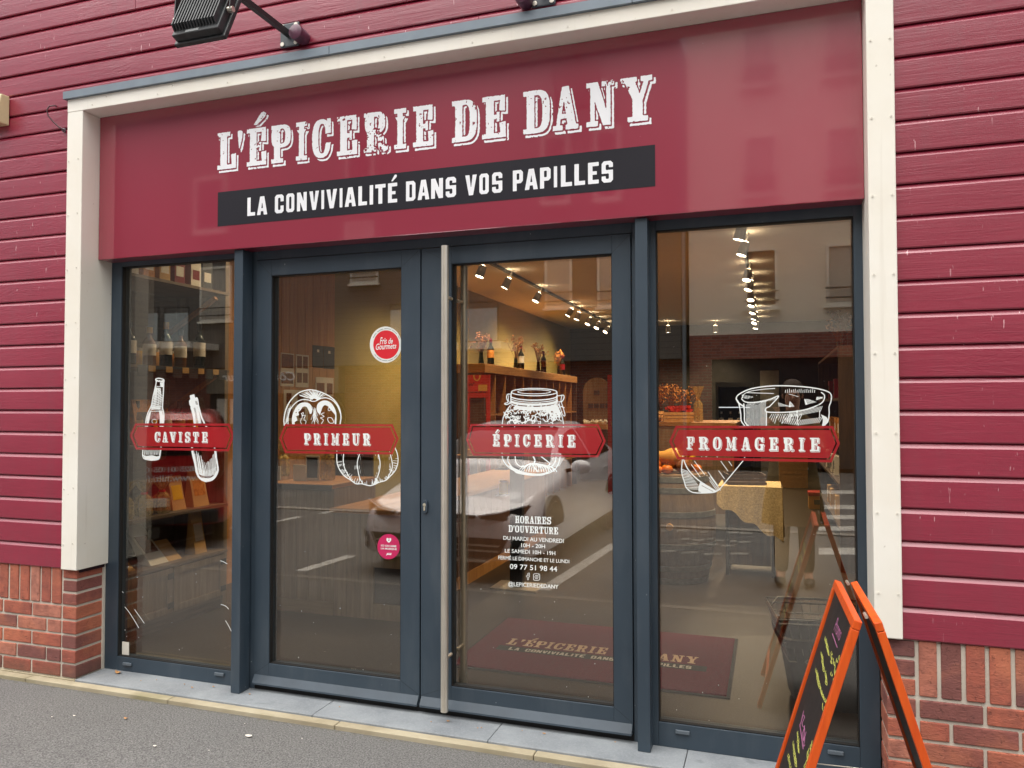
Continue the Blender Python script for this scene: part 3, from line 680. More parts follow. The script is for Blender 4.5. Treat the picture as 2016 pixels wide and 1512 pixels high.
r0 = Py(860 + 1540 / 4.582, 130 + 1052 / 4.582, YS).z; r1 = Py(860 + 1540 / 4.582, 130 + 858 / 4.582, YS).z
items = [(c, a, b, q0 + (r0 - q0) * (a - B[0][1]) / (B[-1][2] - B[0][1]), q1 + (r1 - q1) * (a - B[0][1]) / (B[-1][2] - B[0][1]), *r) for c, a, b, *r in B]
F = Field(B[0][1] - .03, min(q0, r0) - .03, B[-1][2] + .03, max(q1, r1) + .09, .0024)
letters(F, BLOCK, items)
F.mesh(lambda x, z: (x, YS - .0022, z)).build('tagline_lettering', 'signwhite', SGN)

# ================================================================= floodlights on the cladding
def floodlight(u, v, cap_side, label, drop):
    pc = Py(u, v, 3.296); x, z = pc.x, pc.z
    t = thing('floodlight', label, 'floodlight', (x, 3.29, z), 'floodlights above the sign')
    mb = MB().box(x - .056, 3.286, z - .062, x + .056, 3.2975, z + .062); mb.build('wall_plate', plain('grey_steel_plate', '4a4f54', .45), t, bevel=.008)
    for sx, sz in ((-.04, -.046), (.04, -.046), (-.04, .046), (.04, .046)): MB().lathe((x + sx, 3.2855, z + sz), [(.011, -.005), (.011, 0)], 12, 'y').build('bolt', 'steel', t)
    ye = 2.70
    MB().beam((x, 3.287, z), (x, ye, z), .026, .026).build('arm', 'black', t)
    c = Vector((x - .03, 2.70, z - drop)); RX = Matrix.Rotation(math.radians(-24), 3, 'X')
    W, Hh, D = .122, .115, .03
    def L(px, py, pz): return c + RX @ Vector((px, py, pz))
    body = sub('housing', t)
    bb = MB(); bb.prism([L(-W, -D * .4, -Hh), L(W, -D * .4, -Hh), L(W, -D * .4, Hh), L(-W, -D * .4, Hh)], RX @ Vector((0, D * 1.2, 0)))
    bb.prism([L(-W - .012, D * .8, -Hh - .012), L(W + .012, D * .8, -Hh - .012), L(W + .012, D * .8, Hh + .012), L(-W - .012, D * .8, Hh + .012)], RX @ Vector((0, .022, 0)))
    bb.build('casing', 'dirtyblack', body, bevel=.004)
    fn = MB()
    for k in range(15):
        xx = -W + .012 + k * (2 * W - .024) / 14
        fn.prism([L(xx - .004, -D * .42, -Hh + .02), L(xx - .004, -D * 1.35, -Hh + .035), L(xx - .004, -D * 1.35, Hh - .02), L(xx - .004, -D * .42, Hh - .006)], RX @ Vector((.006, 0, 0)))
    fn.build('cooling_fins', 'dirtyblack', body)
    MB().prism([L(-W + .01, D * .8 + .0225, -Hh + .01), L(W - .01, D * .8 + .0225, -Hh + .01), L(W - .01, D * .8 + .0225, Hh - .01), L(-W + .01, D * .8 + .0225, Hh - .01)], RX @ Vector((0, .002, 0))).build('lamp_glass', plain('lamp_glass', '8a8c8c', .08), body)
    MB().prism([L(-.05, -D * .42, -Hh + .004), L(.02, -D * .42, -Hh + .004), L(.02, -D * .42, -Hh + .018), L(-.05, -D * .42, -Hh + .018)], RX @ Vector((0, -.001, 0))).build('rating_plate', plain('faded_plate', '777a7a', .6), body)
    br = MB(); yb = ye + .008; zt = z - .016
    br.box(c.x - W - .028, ye, zt - .005, c.x + W + .028, ye + .028, zt)
    for s in (-1, 1): br.beam((c.x + s * (W + .026), ye + .014, zt), (c.x + s * (W + .026), c.y, c.z), .005, .03, up=(0, 1, 0))
    br.build('bracket', 'black', t)
    for s in (-1, 1): MB().lathe((c.x + s * (W + .022), c.y, c.z), [(.013, -.012), (.013, .012)], 12, 'x').build('tilt_bolt', 'steel', t)
    cx = x + cap_side * .083
    MB().lathe((cx, 3.24, z - .03), [(.03, -.03), (.037, -.026), (.037, .03), (.033, .058)], 20, 'y').build('cable_gland', 'plum', t, smooth=40)
    return t
floodlight(572, 70, 1, 'black finned floodlight on an arm above the left half of the fascia sign', .18)
floodlight(1071, -13, -1, 'second floodlight on an arm, mostly above the picture, over the middle of the sign', .10)
# beige box at the wall's left edge and the loose cable stub
p = Py(-12, 220, 3.25)
t = thing('alarm_box', 'beige plastic alarm box on the red cladding at the far edge', 'alarm box', (p.x, 3.3, p.z))
pr = [(3.298, p.z - .075), (3.235, p.z - .075), (3.225, p.z + .02), (3.245, p.z + .10), (3.298, p.z + .10)]
MB().prism([(p.x - .14, y, z) for y, z in pr], (.205, 0, 0)).build('casing', 'beige', t, bevel=.006)
MB().box(p.x - .10, 3.214, p.z - .01, p.x + .025, 3.228, p.z + .03).build('badge', plain('beige_badge', 'b8ac80', .4), t, bevel=.005)
MB().box(p.x - .12, 3.226, p.z + .068, p.x - .005, 3.238, p.z + .078).build('vent_slot', 'gasket', t)
pts = [Py(u, v, y) for u, v, y in ((111, 209, 3.302), (108, 208, 3.27), (97, 209, 3.25), (92, 217, 3.245), (95, 228, 3.25), (105, 240, 3.26), (116, 250, 3.27), (125, 255, 3.28), (128, 257, 3.30))]
t = thing('cable_stub', 'loose brown cable loop sticking out of the cladding beside the portal post', 'cable', pts[0])
MB().tube(pts, .004, 8).build('cable', plain('brown_cable', '4a2a30', .5), t, smooth=60)
MB().ball(pts[-1] + Vector((0, -.008, 0)), .012, 10, 6).build('cable_end', plain('sealant_blob', '6d6670', .5), t)
# ================================================================= vinyl decals on the glass (outside face)
YD = YG - .0008
def dmap(y): return lambda u, v: Py(u, v, y)
def decal(name_lbl, org, s, outer, words, draw, holes=(), bandgap=(30, 46)):
    """everything in zoomed-crop pixels (org + p / s is the photo pixel); drawn flat on the glass plane"""
    def mp(y): return lambda x, z: Py(org[0] + x / s, org[1] + z / s, y)
    c = Py(org[0] + outer[0][0] / s, org[1] + outer[0][1] / s, YG)
    t = thing('window_decal', name_lbl, 'window decal', c, 'shop window decals')
    x0 = min(p[0] for p in outer) - 20; x1 = max(p[0] for p in outer) + 20; z0 = min(p[1] for p in outer) - 20; z1 = max(p[1] for p in outer) + 20
    Fb = Field(x0, z0, x1, z1, 4.0); sd = Fb.polyd(outer)
    g0, g1 = bandgap
    red = np.maximum(sd, -np.maximum(sd + g0, -(sd + g1)))
    flatbuild(Fb.mesh(mp(YD), red), 'red_banner', 'vred', t)
    Fd = draw(); bx = Fd.polyd(outer); keep = np.minimum(bx, -np.minimum(bx + g0 + 2, 1e9))
    inside = np.maximum(bx, -np.maximum(bx + g0 + 3, -(bx + g1 - 3)))
    d = np.maximum(Fd.d, -inside)
    flatbuild(Fd.mesh(mp(YD - .0004), d), 'line_drawing', 'vwhite', t)
    # lettering: spans along the plane
    W = [(ch, a, b, *r) for ch, a, b, *r in words[0]]; (zt0, zb0), (zt1, zb1) = words[1]
    it = []
    for ch, a, b, *r in W:
        k = (a - W[0][1]) / (W[-1][1] - W[0][1]); tt = zt0 + (zt1 - zt0) * k; bb = zb0 + (zb1 - zb0) * k
        it.append((ch, a, b, -bb, -tt, *r))
    hgt = zb0 - zt0
    Fl = Field(W[0][1] - .3 * hgt, -max(zb0, zb1) - .3 * hgt, W[-1][2] + .3 * hgt, -min(zt0, zt1) + .55 * hgt, hgt / 60)
    letters(Fl, SLAB, it); d = western(Fl, (hgt / 60 * 4, -hgt / 60 * 4), hgt * .03, hgt * .024, worn=.75, seed=len(W))
    flatbuild(Fl.mesh(lambda x, z: mp(YD - .0006)(x, -z), d), 'lettering', 'vwhite', t)
    return t
def hatch(F, pts0, pts1, n, wd, j=0.0, lo=0.0, hi=1.0):
    """n strokes joining two polylines"""
    def at(P_, t):
        seg = t * (len(P_) - 1); i = min(int(seg), len(P_) - 2); f = seg - i
        return (P_[i][0] + (P_[i + 1][0] - P_[i][0]) * f, P_[i][1] + (P_[i + 1][1] - P_[i][1]) * f)
    for k in range(n):
        t = k / max(1, n - 1); a, b = at(pts0, t), at(pts1, t)
        q0 = lo + rnd.random() * j; q1 = hi - rnd.random() * j
        F.stroke([(a[0] + (b[0] - a[0]) * q0, a[1] + (b[1] - a[1]) * q0), (a[0] + (b[0] - a[0]) * q1, a[1] + (b[1] - a[1]) * q1)], wd)
def squig(F, x0, z0, x1, z1, n, wd, size):
    for _ in range(n):
        x, z = rnd.uniform(x0, x1), rnd.uniform(z0, z1); a = rnd.uniform(0, 6.28); pts = [(x, z)]
        for _k in range(5):
            a += rnd.uniform(-1.3, 1.3); x += math.cos(a) * size; z += math.sin(a) * size; pts.append((x, z))
        F.stroke(pts, wd * rnd.uniform(.6, 1.3))
def curve(pts, n=6):
    out = []
    for i in range(len(pts) - 1):
        p0 = pts[max(i - 1, 0)]; p1 = pts[i]; p2 = pts[i + 1]; p3 = pts[min(i + 2, len(pts) - 1)]
        for k in range(n):
            t = k / n
            out.append(tuple(.5 * ((2 * p1[m]) + (-p0[m] + p2[m]) * t + (2 * p0[m] - 5 * p1[m] + 4 * p2[m] - p3[m]) * t * t + (-p0[m] + 3 * p1[m] - 3 * p2[m] + p3[m]) * t ** 3) for m in (0, 1)))
    return out + [pts[-1]]
def draw_bottles():
    F = Field(140, 80, 1180, 1460, 3.6)
    L = curve([(342, 118), (345, 150), (333, 210), (305, 330), (282, 450), (240, 540), (216, 620), (206, 700), (196, 800), (182, 920), (172, 1030), (170, 1100), (195, 1140), (280, 1158)])
    Rr = curve([(442, 118), (440, 200), (436, 300), (430, 400), (427, 480), (440, 535), (446, 600), (440, 690), (428, 800), (415, 920), (402, 1030), (392, 1100), (370, 1145), (280, 1158)])
    F.stroke(L, 13); F.stroke(Rr, 15)
    F.stroke(curve([(345, 130), (338, 112), (360, 100), (400, 100), (440, 112), (445, 130), (440, 150)]), 15); F.poly([(348, 118), (440, 122), (436, 148), (346, 140)])
    F.hole([(368, 118), (382, 118), (382, 126), (368, 126)]); F.hole([(398, 120), (416, 121), (416, 129), (398, 128)])
    F.stroke([(340, 200), (438, 208)], 8); F.poly([(395, 150), (436, 150), (436, 205), (398, 200)])
    hatch(F, L[12:30], Rr[12:30], 11, 7, .3); F.stroke([(283, 450), (428, 470)], 9)
    for k in range(10):
        q = k / 9; F.stroke(curve([(330 + 70 * q, 215 + 10 * q), (318 + 92 * q, 330), (300 + 112 * q, 430), (276 + 120 * q, 500 - 20 * q)]), rnd.uniform(3.5, 8))
    for k in range(8):
        q = k / 7; F.stroke(curve([(255 + 24 * q, 540 - 30 * q), (228 + 30 * q, 620), (222 + 20 * q, 690), (212 + 20 * q, 740)]), 6)
        F.stroke(curve([(420 - 36 * q, 520), (434 - 40 * q, 600), (426 - 34 * q, 720), (414 - 30 * q, 760)]), 6)
    F.poly([(290, 465), (400, 480), (395, 500), (285, 490)]); F.stroke(EL('+', 320, 655, 30, 28, 2, 0, 330)[1], 6)
    F.poly([(172, 1085), (215, 1102), (290, 1092), (350, 1108), (390, 1100), (372, 1143), (280, 1158), (198, 1140)])
    for k in range(16): x = 190 + k * 13; F.stroke([(x, 1028), (x - 3 + rnd.uniform(-3, 3), 1085)], 5.5)
    # sparkling-wine bottle
    F.poly([(780, 318), (838, 303), (850, 350), (786, 372)])
    F.poly(curve([(784, 372), (852, 346), (882, 352), (897, 430), (893, 462), (815, 478), (782, 450), (770, 395), (784, 372)]))
    for k in range(6): F.cut(F.polyd([(845 + k * 6, 385 + k * 2), (848 + k * 6, 385 + k * 2), (862 + k * 5, 440), (859 + k * 5, 440)]))
    F.stroke(curve([(800, 478), (818, 540), (832, 600), (842, 690), (838, 760), (812, 900), (812, 1040), (848, 1200), (876, 1330), (925, 1400), (990, 1430)]), 24)
    F.stroke(curve([(893, 462), (912, 530), (936, 610), (975, 690), (1040, 800), (1090, 920), (1106, 1040), (1138, 1220), (1142, 1300), (1110, 1370), (1060, 1415), (990, 1430)]), 20)
    for k in range(7):
        q = k / 6; F.stroke(curve([(815 + 70 * q, 480 - 6 * q), (835 + 66 * q, 560), (846 + 80 * q, 680)]), rnd.uniform(5, 16))
    F.poly(curve([(852, 1290), (890, 1360), (990, 1392), (1080, 1365), (1132, 1290), (1142, 1310), (1100, 1390), (990, 1432), (900, 1395), (858, 1320), (852, 1290)]))
    for k in range(26):
        q = k / 25; x = 840 + q * 285; top = 1050 + (1 - abs(2 * q - 1) ** .7) * 190 + rnd.uniform(-50, 40)
        F.stroke([(x - 12 * (1 - q), top), (x + 34 - 24 * q, 1330 + 30 * math.sin(q * 3.1))], rnd.uniform(4, 8))
    for k in range(6): F.stroke(curve([(880 + k * 8, 1260 + k * 20), (990, 1300 + k * 18), (1120 - k * 10, 1250 + k * 20)]), 4)
    return F
CAV = [('C', 325, 392), ('A', 425, 488), ('V', 518, 596), ('I', 632, 677), ('S', 715, 782), ('T', 822, 890), ('E', 935, 1003)]
decal('red wine-shop decal reading CAVISTE with two white line-drawn bottles', (255, 730), 6.573,
      [(75, 680), (1292, 682), (1354, 836), (1284, 1042), (84, 1020), (2, 838)], (CAV, ((790, 918), (792, 926))), draw_bottles)
def draw_tomato():
    F = Field(80, 100, 1680, 1450, 4.0)
    F.stroke(curve([(100, 600), (98, 500), (128, 375), (188, 262), (290, 165), (395, 126), (480, 122), (600, 153), (720, 212), (800, 285), (850, 380), (868, 490), (852, 600)]), 15)
    F.stroke(curve([(152, 600), (155, 480), (190, 372), (262, 290), (345, 252), (420, 256), (480, 275), (530, 270), (600, 236), (680, 230), (762, 270), (820, 340), (862, 440)]), 13)
    for k in range(30):
        q = k / 29; F.stroke([(480 + 70 * q, 250 - 22 * math.sin(q * 3.1)), (300 + 350 * q, 205 - 60 * math.sin(q * 3.1) - rnd.uniform(0, 22))], 6)
    F.stroke(curve([(452, 258), (480, 238), (520, 236), (548, 256)]), 10)
    for k in range(14):
        z = 590 - k * 16; F.stroke(curve([(108 + k * 3, z), (125 + k * 4, z - 16), (140 + k * 3.4, z - 44)]), 6)
    for side in (0, 1):
        o1 = [(206, 600), (206, 490), (240, 390), (305, 308), (385, 290), (448, 312), (480, 372), (472, 432), (448, 445), (430, 400), (400, 350), (350, 352), (318, 400), (290, 420), (300, 458), (262, 480), (278, 530), (240, 560), (250, 600)]
        o2 = [(575, 462), (540, 395), (552, 312), (612, 270), (684, 268), (752, 318), (802, 420), (806, 520), (800, 600), (780, 560), (790, 470), (756, 420), (722, 380), (690, 340), (640, 330), (612, 370), (596, 420), (585, 462)]
        pts = curve(o1 if side == 0 else o2, 4); F.poly(pts)
    for _ in range(40):
        x, z = rnd.uniform(225, 800), rnd.uniform(300, 570); F.cut(F.polyd([(x, z), (x + 5, z + 2), (x + 14 * rnd.uniform(-1, 1), z + 20), (x + 14 * rnd.uniform(-1, 1) - 4, z + 18)]))
    F.stroke(curve([(330, 440), (360, 430), (350, 470), (385, 465), (365, 520), (395, 545), (380, 600)]), 8); F.stroke(curve([(330, 440), (345, 490), (320, 540), (340, 600)]), 7)
    F.stroke(curve([(640, 430), (600, 450), (640, 480), (590, 500), (630, 530), (600, 580)]), 8); F.stroke(curve([(690, 500), (740, 500), (770, 560), (720, 570), (690, 530), (690, 500)]), 8)
    F.stroke(curve([(700, 360), (735, 370), (720, 400), (695, 396), (700, 360)]), 7)
    for k in range(18): F.stroke([(505 + rnd.uniform(-25, 25), 350 + k * 8), (505 + rnd.uniform(-55, 60), 470 + k * 7)], 5)
    # pumpkin
    out = curve([(812, 930), (814, 1100), (850, 1200), (910, 1282), (1000, 1342), (1070, 1390), (1150, 1392), (1250, 1416), (1320, 1402), (1380, 1372), (1470, 1345), (1540, 1282), (1608, 1200), (1638, 1100), (1634, 1000), (1600, 905)])
    F.stroke(out, 13)
    ribs = [[(905, 960), (900, 1100), (930, 1210), (1000, 1330)], [(1130, 960), (1090, 1090), (1096, 1200), (1120, 1310), (1160, 1385)], [(1366, 960), (1396, 1100), (1386, 1220), (1352, 1320), (1312, 1398)], [(1526, 960), (1560, 1100), (1556, 1190), (1500, 1310)]]
    for r_ in ribs: F.stroke(curve(r_), 12)
    for k in range(70):
        q = rnd.random(); i = int(q * (len(out) - 12)) + 6; a = out[i]; n = rnd.uniform(20, 75); dx, dz = 1200 - a[0], 1050 - a[1]; L = math.hypot(dx, dz)
        F.stroke([a, (a[0] + dx / L * n, a[1] + dz / L * n)], rnd.uniform(4, 9))
    for k in range(46):
        r_ = curve(rnd.choice(ribs)); i = rnd.randrange(len(r_) - 3); a = r_[i]; dx = rnd.uniform(-34, 34); F.stroke([(a[0] + dx, a[1]), (a[0] + dx + rnd.uniform(-4, 4), a[1] + rnd.uniform(20, 60))], rnd.uniform(3, 6))
    return F
PRI = [('P', 370, 452), ('R', 497, 588), ('I', 635, 685), ('M', 737, 836), ('E', 888, 968), ('U', 1018, 1113), ('R', 1165, 1262)]
decal('red greengrocer decal reading PRIMEUR with a white tomato half and a pumpkin', (545, 750), 6.872,
      [(110, 585), (1565, 585), (1650, 780), (1565, 995), (110, 978), (32, 772)], (PRI, ((708, 858), (710, 868))), draw_tomato)
def draw_jar():
    F = Field(490, 70, 1410, 1330, 3.6)
    def ell(cx, cz, rx, rz, wd, a0=0, a1=360): F.stroke(EL('+', cx, cz, rx, rz, 2, a0, a1)[1] + ([EL('+', cx, cz, rx, rz, 2, a0, a1)[1][0]] if a1 - a0 == 360 else []), wd)
    ell(950, 152, 312, 50, 13); ell(950, 148, 225, 28, 9); ell(945, 205, 318, 58, 16, 0, 180); ell(945, 232, 318, 60, 10, 0, 180); ell(945, 268, 318, 56, 32, 5, 165); ell(945, 300, 318, 60, 12, 0, 180)
    F.stroke([(638, 152), (628, 300)], 14); F.stroke([(1262, 152), (1264, 300)], 14); ell(950, 340, 290, 44, 44, 18, 150)
    F.stroke(curve([(622, 180), (585, 185), (572, 230), (590, 290), (545, 310), (575, 325), (620, 300)]), 13); F.stroke(curve([(600, 200), (596, 260), (612, 290)]), 8)
    F.stroke(curve([(1262, 205), (1310, 200), (1350, 195), (1358, 230), (1330, 280), (1285, 285)]), 13); F.stroke(curve([(1330, 205), (1318, 270), (1350, 380), (1372, 470), (1345, 470), (1318, 400), (1290, 300)]), 10)
    F.stroke(curve([(622, 335), (562, 420), (528, 500), (513, 590), (508, 800), (512, 1020), (535, 1100), (600, 1180), (700, 1240), (850, 1285), (1000, 1290), (1150, 1262), (1235, 1210), (1285, 1120), (1310, 1000), (1345, 700), (1350, 590)]), 13)
    F.stroke(curve([(1258, 330), (1300, 420), (1335, 500), (1352, 600)]), 12)
    squig(F, 560, 380, 1300, 580, 95, 11, 20); squig(F, 1100, 350, 1290, 500, 16, 18, 16)
    F.poly(curve([(1180, 330), (1255, 330), (1300, 430), (1310, 500), (1270, 470), (1230, 400), (1180, 330)]))
    for a, b in (([(600, 1020), (590, 1090), (650, 1180), (760, 1240)], 14), ([(690, 1020), (700, 1110), (760, 1170), (800, 1160)], 14), ([(930, 1020), (960, 1090), (940, 1160), (1000, 1240)], 20), ([(1040, 1030), (1130, 1100), (1165, 1140), (1100, 1180)], 16), ([(1250, 1030), (1235, 1110), (1180, 1180)], 16)): F.stroke(curve(a), b)
    for k in range(16): x = 780 + k * 28; F.stroke(curve([(935 + (x - 960) * .25, 1130), (x, 1180 + rnd.uniform(-10, 10)), (x + (x - 960) * .25, 1240)]), rnd.uniform(6, 16))
    for k in range(9): F.stroke(curve([(600 + k * 12, 1160 + k * 12), (820, 1250 + k * 4), (1050, 1270 + k * 3), (1240 - k * 10, 1200 + k * 5)]), rnd.uniform(5, 9))
    for k in range(8): F.stroke([(1120 + k * 10, 1190 - k * 18), (1300 + k * 8, 1160 - k * 14)], 7)
    return F
EPI = [('E', 382, 468, 1), ('P', 535, 630), ('I', 682, 740), ('C', 798, 886), ('E', 948, 1043), ('R', 1108, 1216), ('I', 1282, 1338), ('E', 1402, 1502)]
decal('red grocery decal reading ÉPICERIE with a white clip-top preserving jar', (915, 750), 6.952,
      [(80, 588), (1830, 590), (1930, 820), (1825, 1046), (112, 1022), (18, 808)], (EPI, ((728, 888), (737, 903))), draw_jar)
def draw_cheese():
    F = Field(140, 90, 1880, 1350, 4.0)
    F.stroke(curve([(870, 565), (832, 510), (824, 420), (800, 300), (775, 262), (802, 212), (930, 150), (1120, 118), (1330, 112), (1560, 126), (1720, 150), (1820, 182), (1852, 222), (1848, 290), (1828, 350), (1828, 430), (1812, 520), (1755, 570)]), 13)
    F.stroke(curve([(836, 262), (858, 212), (930, 175), (1080, 152), (1215, 142)]), 8); F.stroke([(895, 190), (1198, 200)], 8)
    F.stroke(curve([(1740, 188), (1775, 222), (1762, 285), (1700, 332), (1550, 385), (1350, 412), (1150, 412), (1108, 395), (1115, 365), (1150, 348)]), 13)
    F.stroke(curve([(836, 262), (870, 292), (930, 302), (1030, 295), (1150, 268), (1256, 230), (1150, 350)]), 12); F.stroke(curve([(860, 318), (868, 420), (872, 520), (915, 570)]), 14); F.stroke(curve([(775, 262), (800, 305), (862, 348)]), 16)
    F.stroke([(1118, 412), (1118, 570)], 9); F.stroke(curve([(1465, 390), (1468, 480), (1478, 570)]), 9)
    for k in range(21): x = 888 + k * 11; F.stroke([(x, 325 - (k > 12) * (k - 12) * 6), (x + 2, 565)], 4.5)
    for k in range(22): x = 905 + k * 15; zz = 303 - max(0, k - 4) * 3.4; F.stroke([(x, zz), (x + 4, zz + 22)], 5)
    for k in range(18): x = 1150 + k * 20; F.stroke([(x + 30, 432), (x, 480 + k % 4 * 20)], 6)
    for k in range(20): x = 1300 + k * 22; zz = 560 - abs(k - 8) * 3; F.stroke([(x + 34, zz - 60), (x, zz)], 7)
    for k in range(24): x = 1360 + k * 16; zz = 425 - k * 3.2; F.stroke([(x + 22, zz - 8), (x, zz + 50)], 6)
    for k in range(16): x = 1335 + k * 22; F.stroke([(x, 160 - (k % 3) * 6), (x - 4, 190)], 6)
    for k in range(8): F.stroke([(840 + k * 17, 212 + k * 3), (850 + k * 16, 262 - abs(k - 3) * 4)], 6); F.stroke([(1690 + k * 9, 240), (1682 + k * 10, 275 - k * 3)], 6)
    F.poly([(1370, 355), (1440, 350), (1400, 300), (1380, 285)]); F.poly([(1560, 330), (1690, 296), (1590, 262), (1545, 262)])
    for k in range(9): F.cut(F.polyd([(1380 + k * 9, 280), (1384 + k * 9, 280), (1400 + k * 9, 360), (1396 + k * 9, 360)])); F.cut(F.polyd([(1555 + k * 14, 255), (1560 + k * 14, 255), (1600 + k * 14, 335), (1594 + k * 14, 335)]))
    for k in range(12): F.stroke([(1250 + k * 12, 300 + k * 4), (1262 + k * 12, 345)], 5); F.stroke([(1370, 205), (1480, 236)], 5)
    F.stroke([(1720, 400), (1720, 470)], 8)
    for k in range(8): F.stroke(curve([(1740 + k * 8, 440 + k * 4), (1760 + k * 7, 500), (1750 + k * 5, 560)]), 6)
    # wedge
    A = curve([(170, 900), (155, 1080), (185, 1200), (212, 1272), (280, 1320), (400, 1328), (530, 1318), (590, 1280)]); F.stroke(A, 12)
    B = curve([(178, 950), (228, 1060), (330, 1170), (450, 1250), (545, 1308)]); F.stroke(B, 13); F.stroke([(590, 1280), (850, 965), (872, 920)], 11)
    for k in range(13): q = k / 12; F.stroke([(160 + 18 * q + 40 * q * q, 1060 + 220 * q), (228 + 150 * q, 1085 + 200 * q)], 8 - 2 * q)
    F.poly([(365, 1205), (450, 1255), (545, 1308), (520, 1325), (400, 1326), (345, 1310), (350, 1250)])
    F.cut(F.polyd([(380, 1245), (384, 1241), (515, 1310), (511, 1314)]))
    for x, z, n in ((265, 1005, 140), (300, 965, 100), (345, 1020, 100), (455, 1090, 160), (480, 1140, 160), (465, 1150, 150), (475, 1190, 110), (600, 968, 110), (690, 970, 50), (575, 1075, 90), (370, 900, 40), (420, 900, 40), (545, 900, 40)): F.stroke([(x, z), (x + n * .72, z + n)], 7)
    return F
FRO = [('F', 212, 293), ('R', 350, 458), ('O', 510, 603), ('M', 657, 773), ('A', 834, 930), ('G', 984, 1083), ('E', 1147, 1243), ('R', 1310, 1425), ('I', 1482, 1547), ('E', 1610, 1715)]
decal('red cheese-shop decal reading FROMAGERIE with a white cheese wheel and a wedge', (1315, 740), 5.76,
      [(90, 565), (1875, 567), (1951, 766), (1856, 982), (106, 948), (12, 746)], (FRO, ((690, 832), (702, 855))), draw_cheese)

# opening hours
ORG, S_ = (960, 1000), 8.4
hp = lambda x, z: Py(ORG[0] + x / S_, ORG[1] + z / S_, YD)
t = thing('opening_hours', 'white opening-hours lettering with phone number on the right-hand door glass', 'window lettering', hp(350, 1340))
def wrow(chars, x0, x1, top0, bot0, top1, bot1, ws=None):
    ws = ws or {'I': .5, "'": .3}; tot = sum(ws.get(c, 1) for c in chars) * 1.12; k = (x1 - x0) / tot; x = x0; it = []
    for c in chars:
        wd = ws.get(c, 1) * k; q = (x - x0) / (x1 - x0); it.append((c, x, x + wd, -(bot0 + (bot1 - bot0) * q), -(top0 + (top1 - top0) * q))); x += wd * 1.12 + (0 if ws.get(c, 1) == 1 else k * .04)
    it = [(c, a, b, (z1 - (z1 - z0) * .4) if c == "'" else z0, z1) for c, a, b, z0, z1 in it]
    F = Field(x0 - 20, -max(bot0, bot1) - 20, x1 + 30, -min(top0, top1) + 30, 2.4); letters(F, SLAB, it); return F
for ch, a in (('HORAIRES', (455, 1058, 130, 250, 152, 276)), ("D'OUVERTURE", (345, 1172, 285, 398, 325, 442))):
    F = wrow(ch, *a); flatbuild(F.mesh(lambda x, z: hp(x, -z)), 'heading', 'vwhite', t)
def row(txt, x0, x1, t0, b0, t1, b1, off=.012, nm='line'):
    def mp(a, b): return hp(x0 + (x1 - x0) * a, (b0 + (b1 - b0) * a) + ((t0 + (t1 - t0) * a) - (b0 + (b1 - b0) * a)) * b)
    flatbuild(text_mb(txt, mp, off), nm, 'vwhite', t)
row('DU MARDI AU VENDREDI', 260, 1258, 462, 526, 512, 582)
row('10H - 20H', 556, 950, 582, 648, 604, 670)
row('LE SAMEDI 10H - 19H', 285, 1120, 674, 738, 716, 784)
row('FERMÉ LE DIMANCHE ET LE LUNDI', 177, 1350, 772, 850, 842, 916)
row('09 77 51 98 44', 367, 1150, 924, 1008, 968, 1056)
row('@LEPICERIEDEDANY', 340, 1172, 1216, 1310, 1270, 1356)
F = Field(600, 1050, 900, 1230, 2.0)
f_ = curve([(692, 1078), (672, 1078), (660, 1095), (660, 1120), (642, 1120), (642, 1140), (658, 1140), (658, 1185), (678, 1185), (678, 1140), (690, 1140), (694, 1120), (678, 1120), (680, 1100), (694, 1100), (692, 1078)], 3)
F.stroke(f_, 6.5)
rr = EL('+', 810, 1142, 52, 54, 5)[1]; F.stroke(rr + rr[:1], 8); rr = EL('+', 808, 1142, 26, 27, 2)[1]; F.stroke(rr + rr[:1], 8); F.poly(EL('+', 808, 1142, 9, 9, 2)[1]); F.poly(EL('+', 842, 1108, 7, 7, 2)[1])
flatbuild(F.mesh(hp), 'social_icons', 'vwhite', t)

# round stickers
def disc_px(org, s, cx, cz, rx, rz, y, clipx=None, n=48):
    pts = []
    for k in range(n):
        a = 2 * math.pi * k / n; x = cx + rx * math.cos(a); z = cz + rz * math.sin(a)
        if clipx: x = min(x, clipx)
        pts.append(Py(org[0] + x / s, org[1] + z / s, y))
    mb = MB(); mb.prism(pts, (0, .0003, 0)); return mb
o_, s_ = (715, 630), 15.91
t = thing('round_sticker', 'round red sticker with white rim and slanted script on the door glass', 'sticker', Py(715 + 700 / s_, 630 + 1330 / s_, YG))
disc_px(o_, s_, 705, 772, 498, 568, YD, 1195).build('rim', plain('white_sticker', 'e8ebe6', .35), t)
disc_px(o_, s_, 722, 772, 405, 450, YD - .0005).build('centre', vinyl('red_sticker', 'd8202e', 1.5), t)
def stk(txt, x0, x1, t0, b0, t1, b1, m, sh=.3, off=.01):
    def mp(a, b): return Py(o_[0] + (x0 + (x1 - x0) * a) / s_, o_[1] + ((b0 + (b1 - b0) * a) + ((t0 + (t1 - t0) * a) - (b0 + (b1 - b0) * a)) * b) / s_, YD - .001)
    flatbuild(text_mb(txt, mp, off, sh), 'lettering', m, t)
stk('Fris de', 520, 930, 540, 765, 570, 735, 'vwhite'); stk('Gourmets', 395, 1040, 740, 940, 720, 890, 'vwhite')
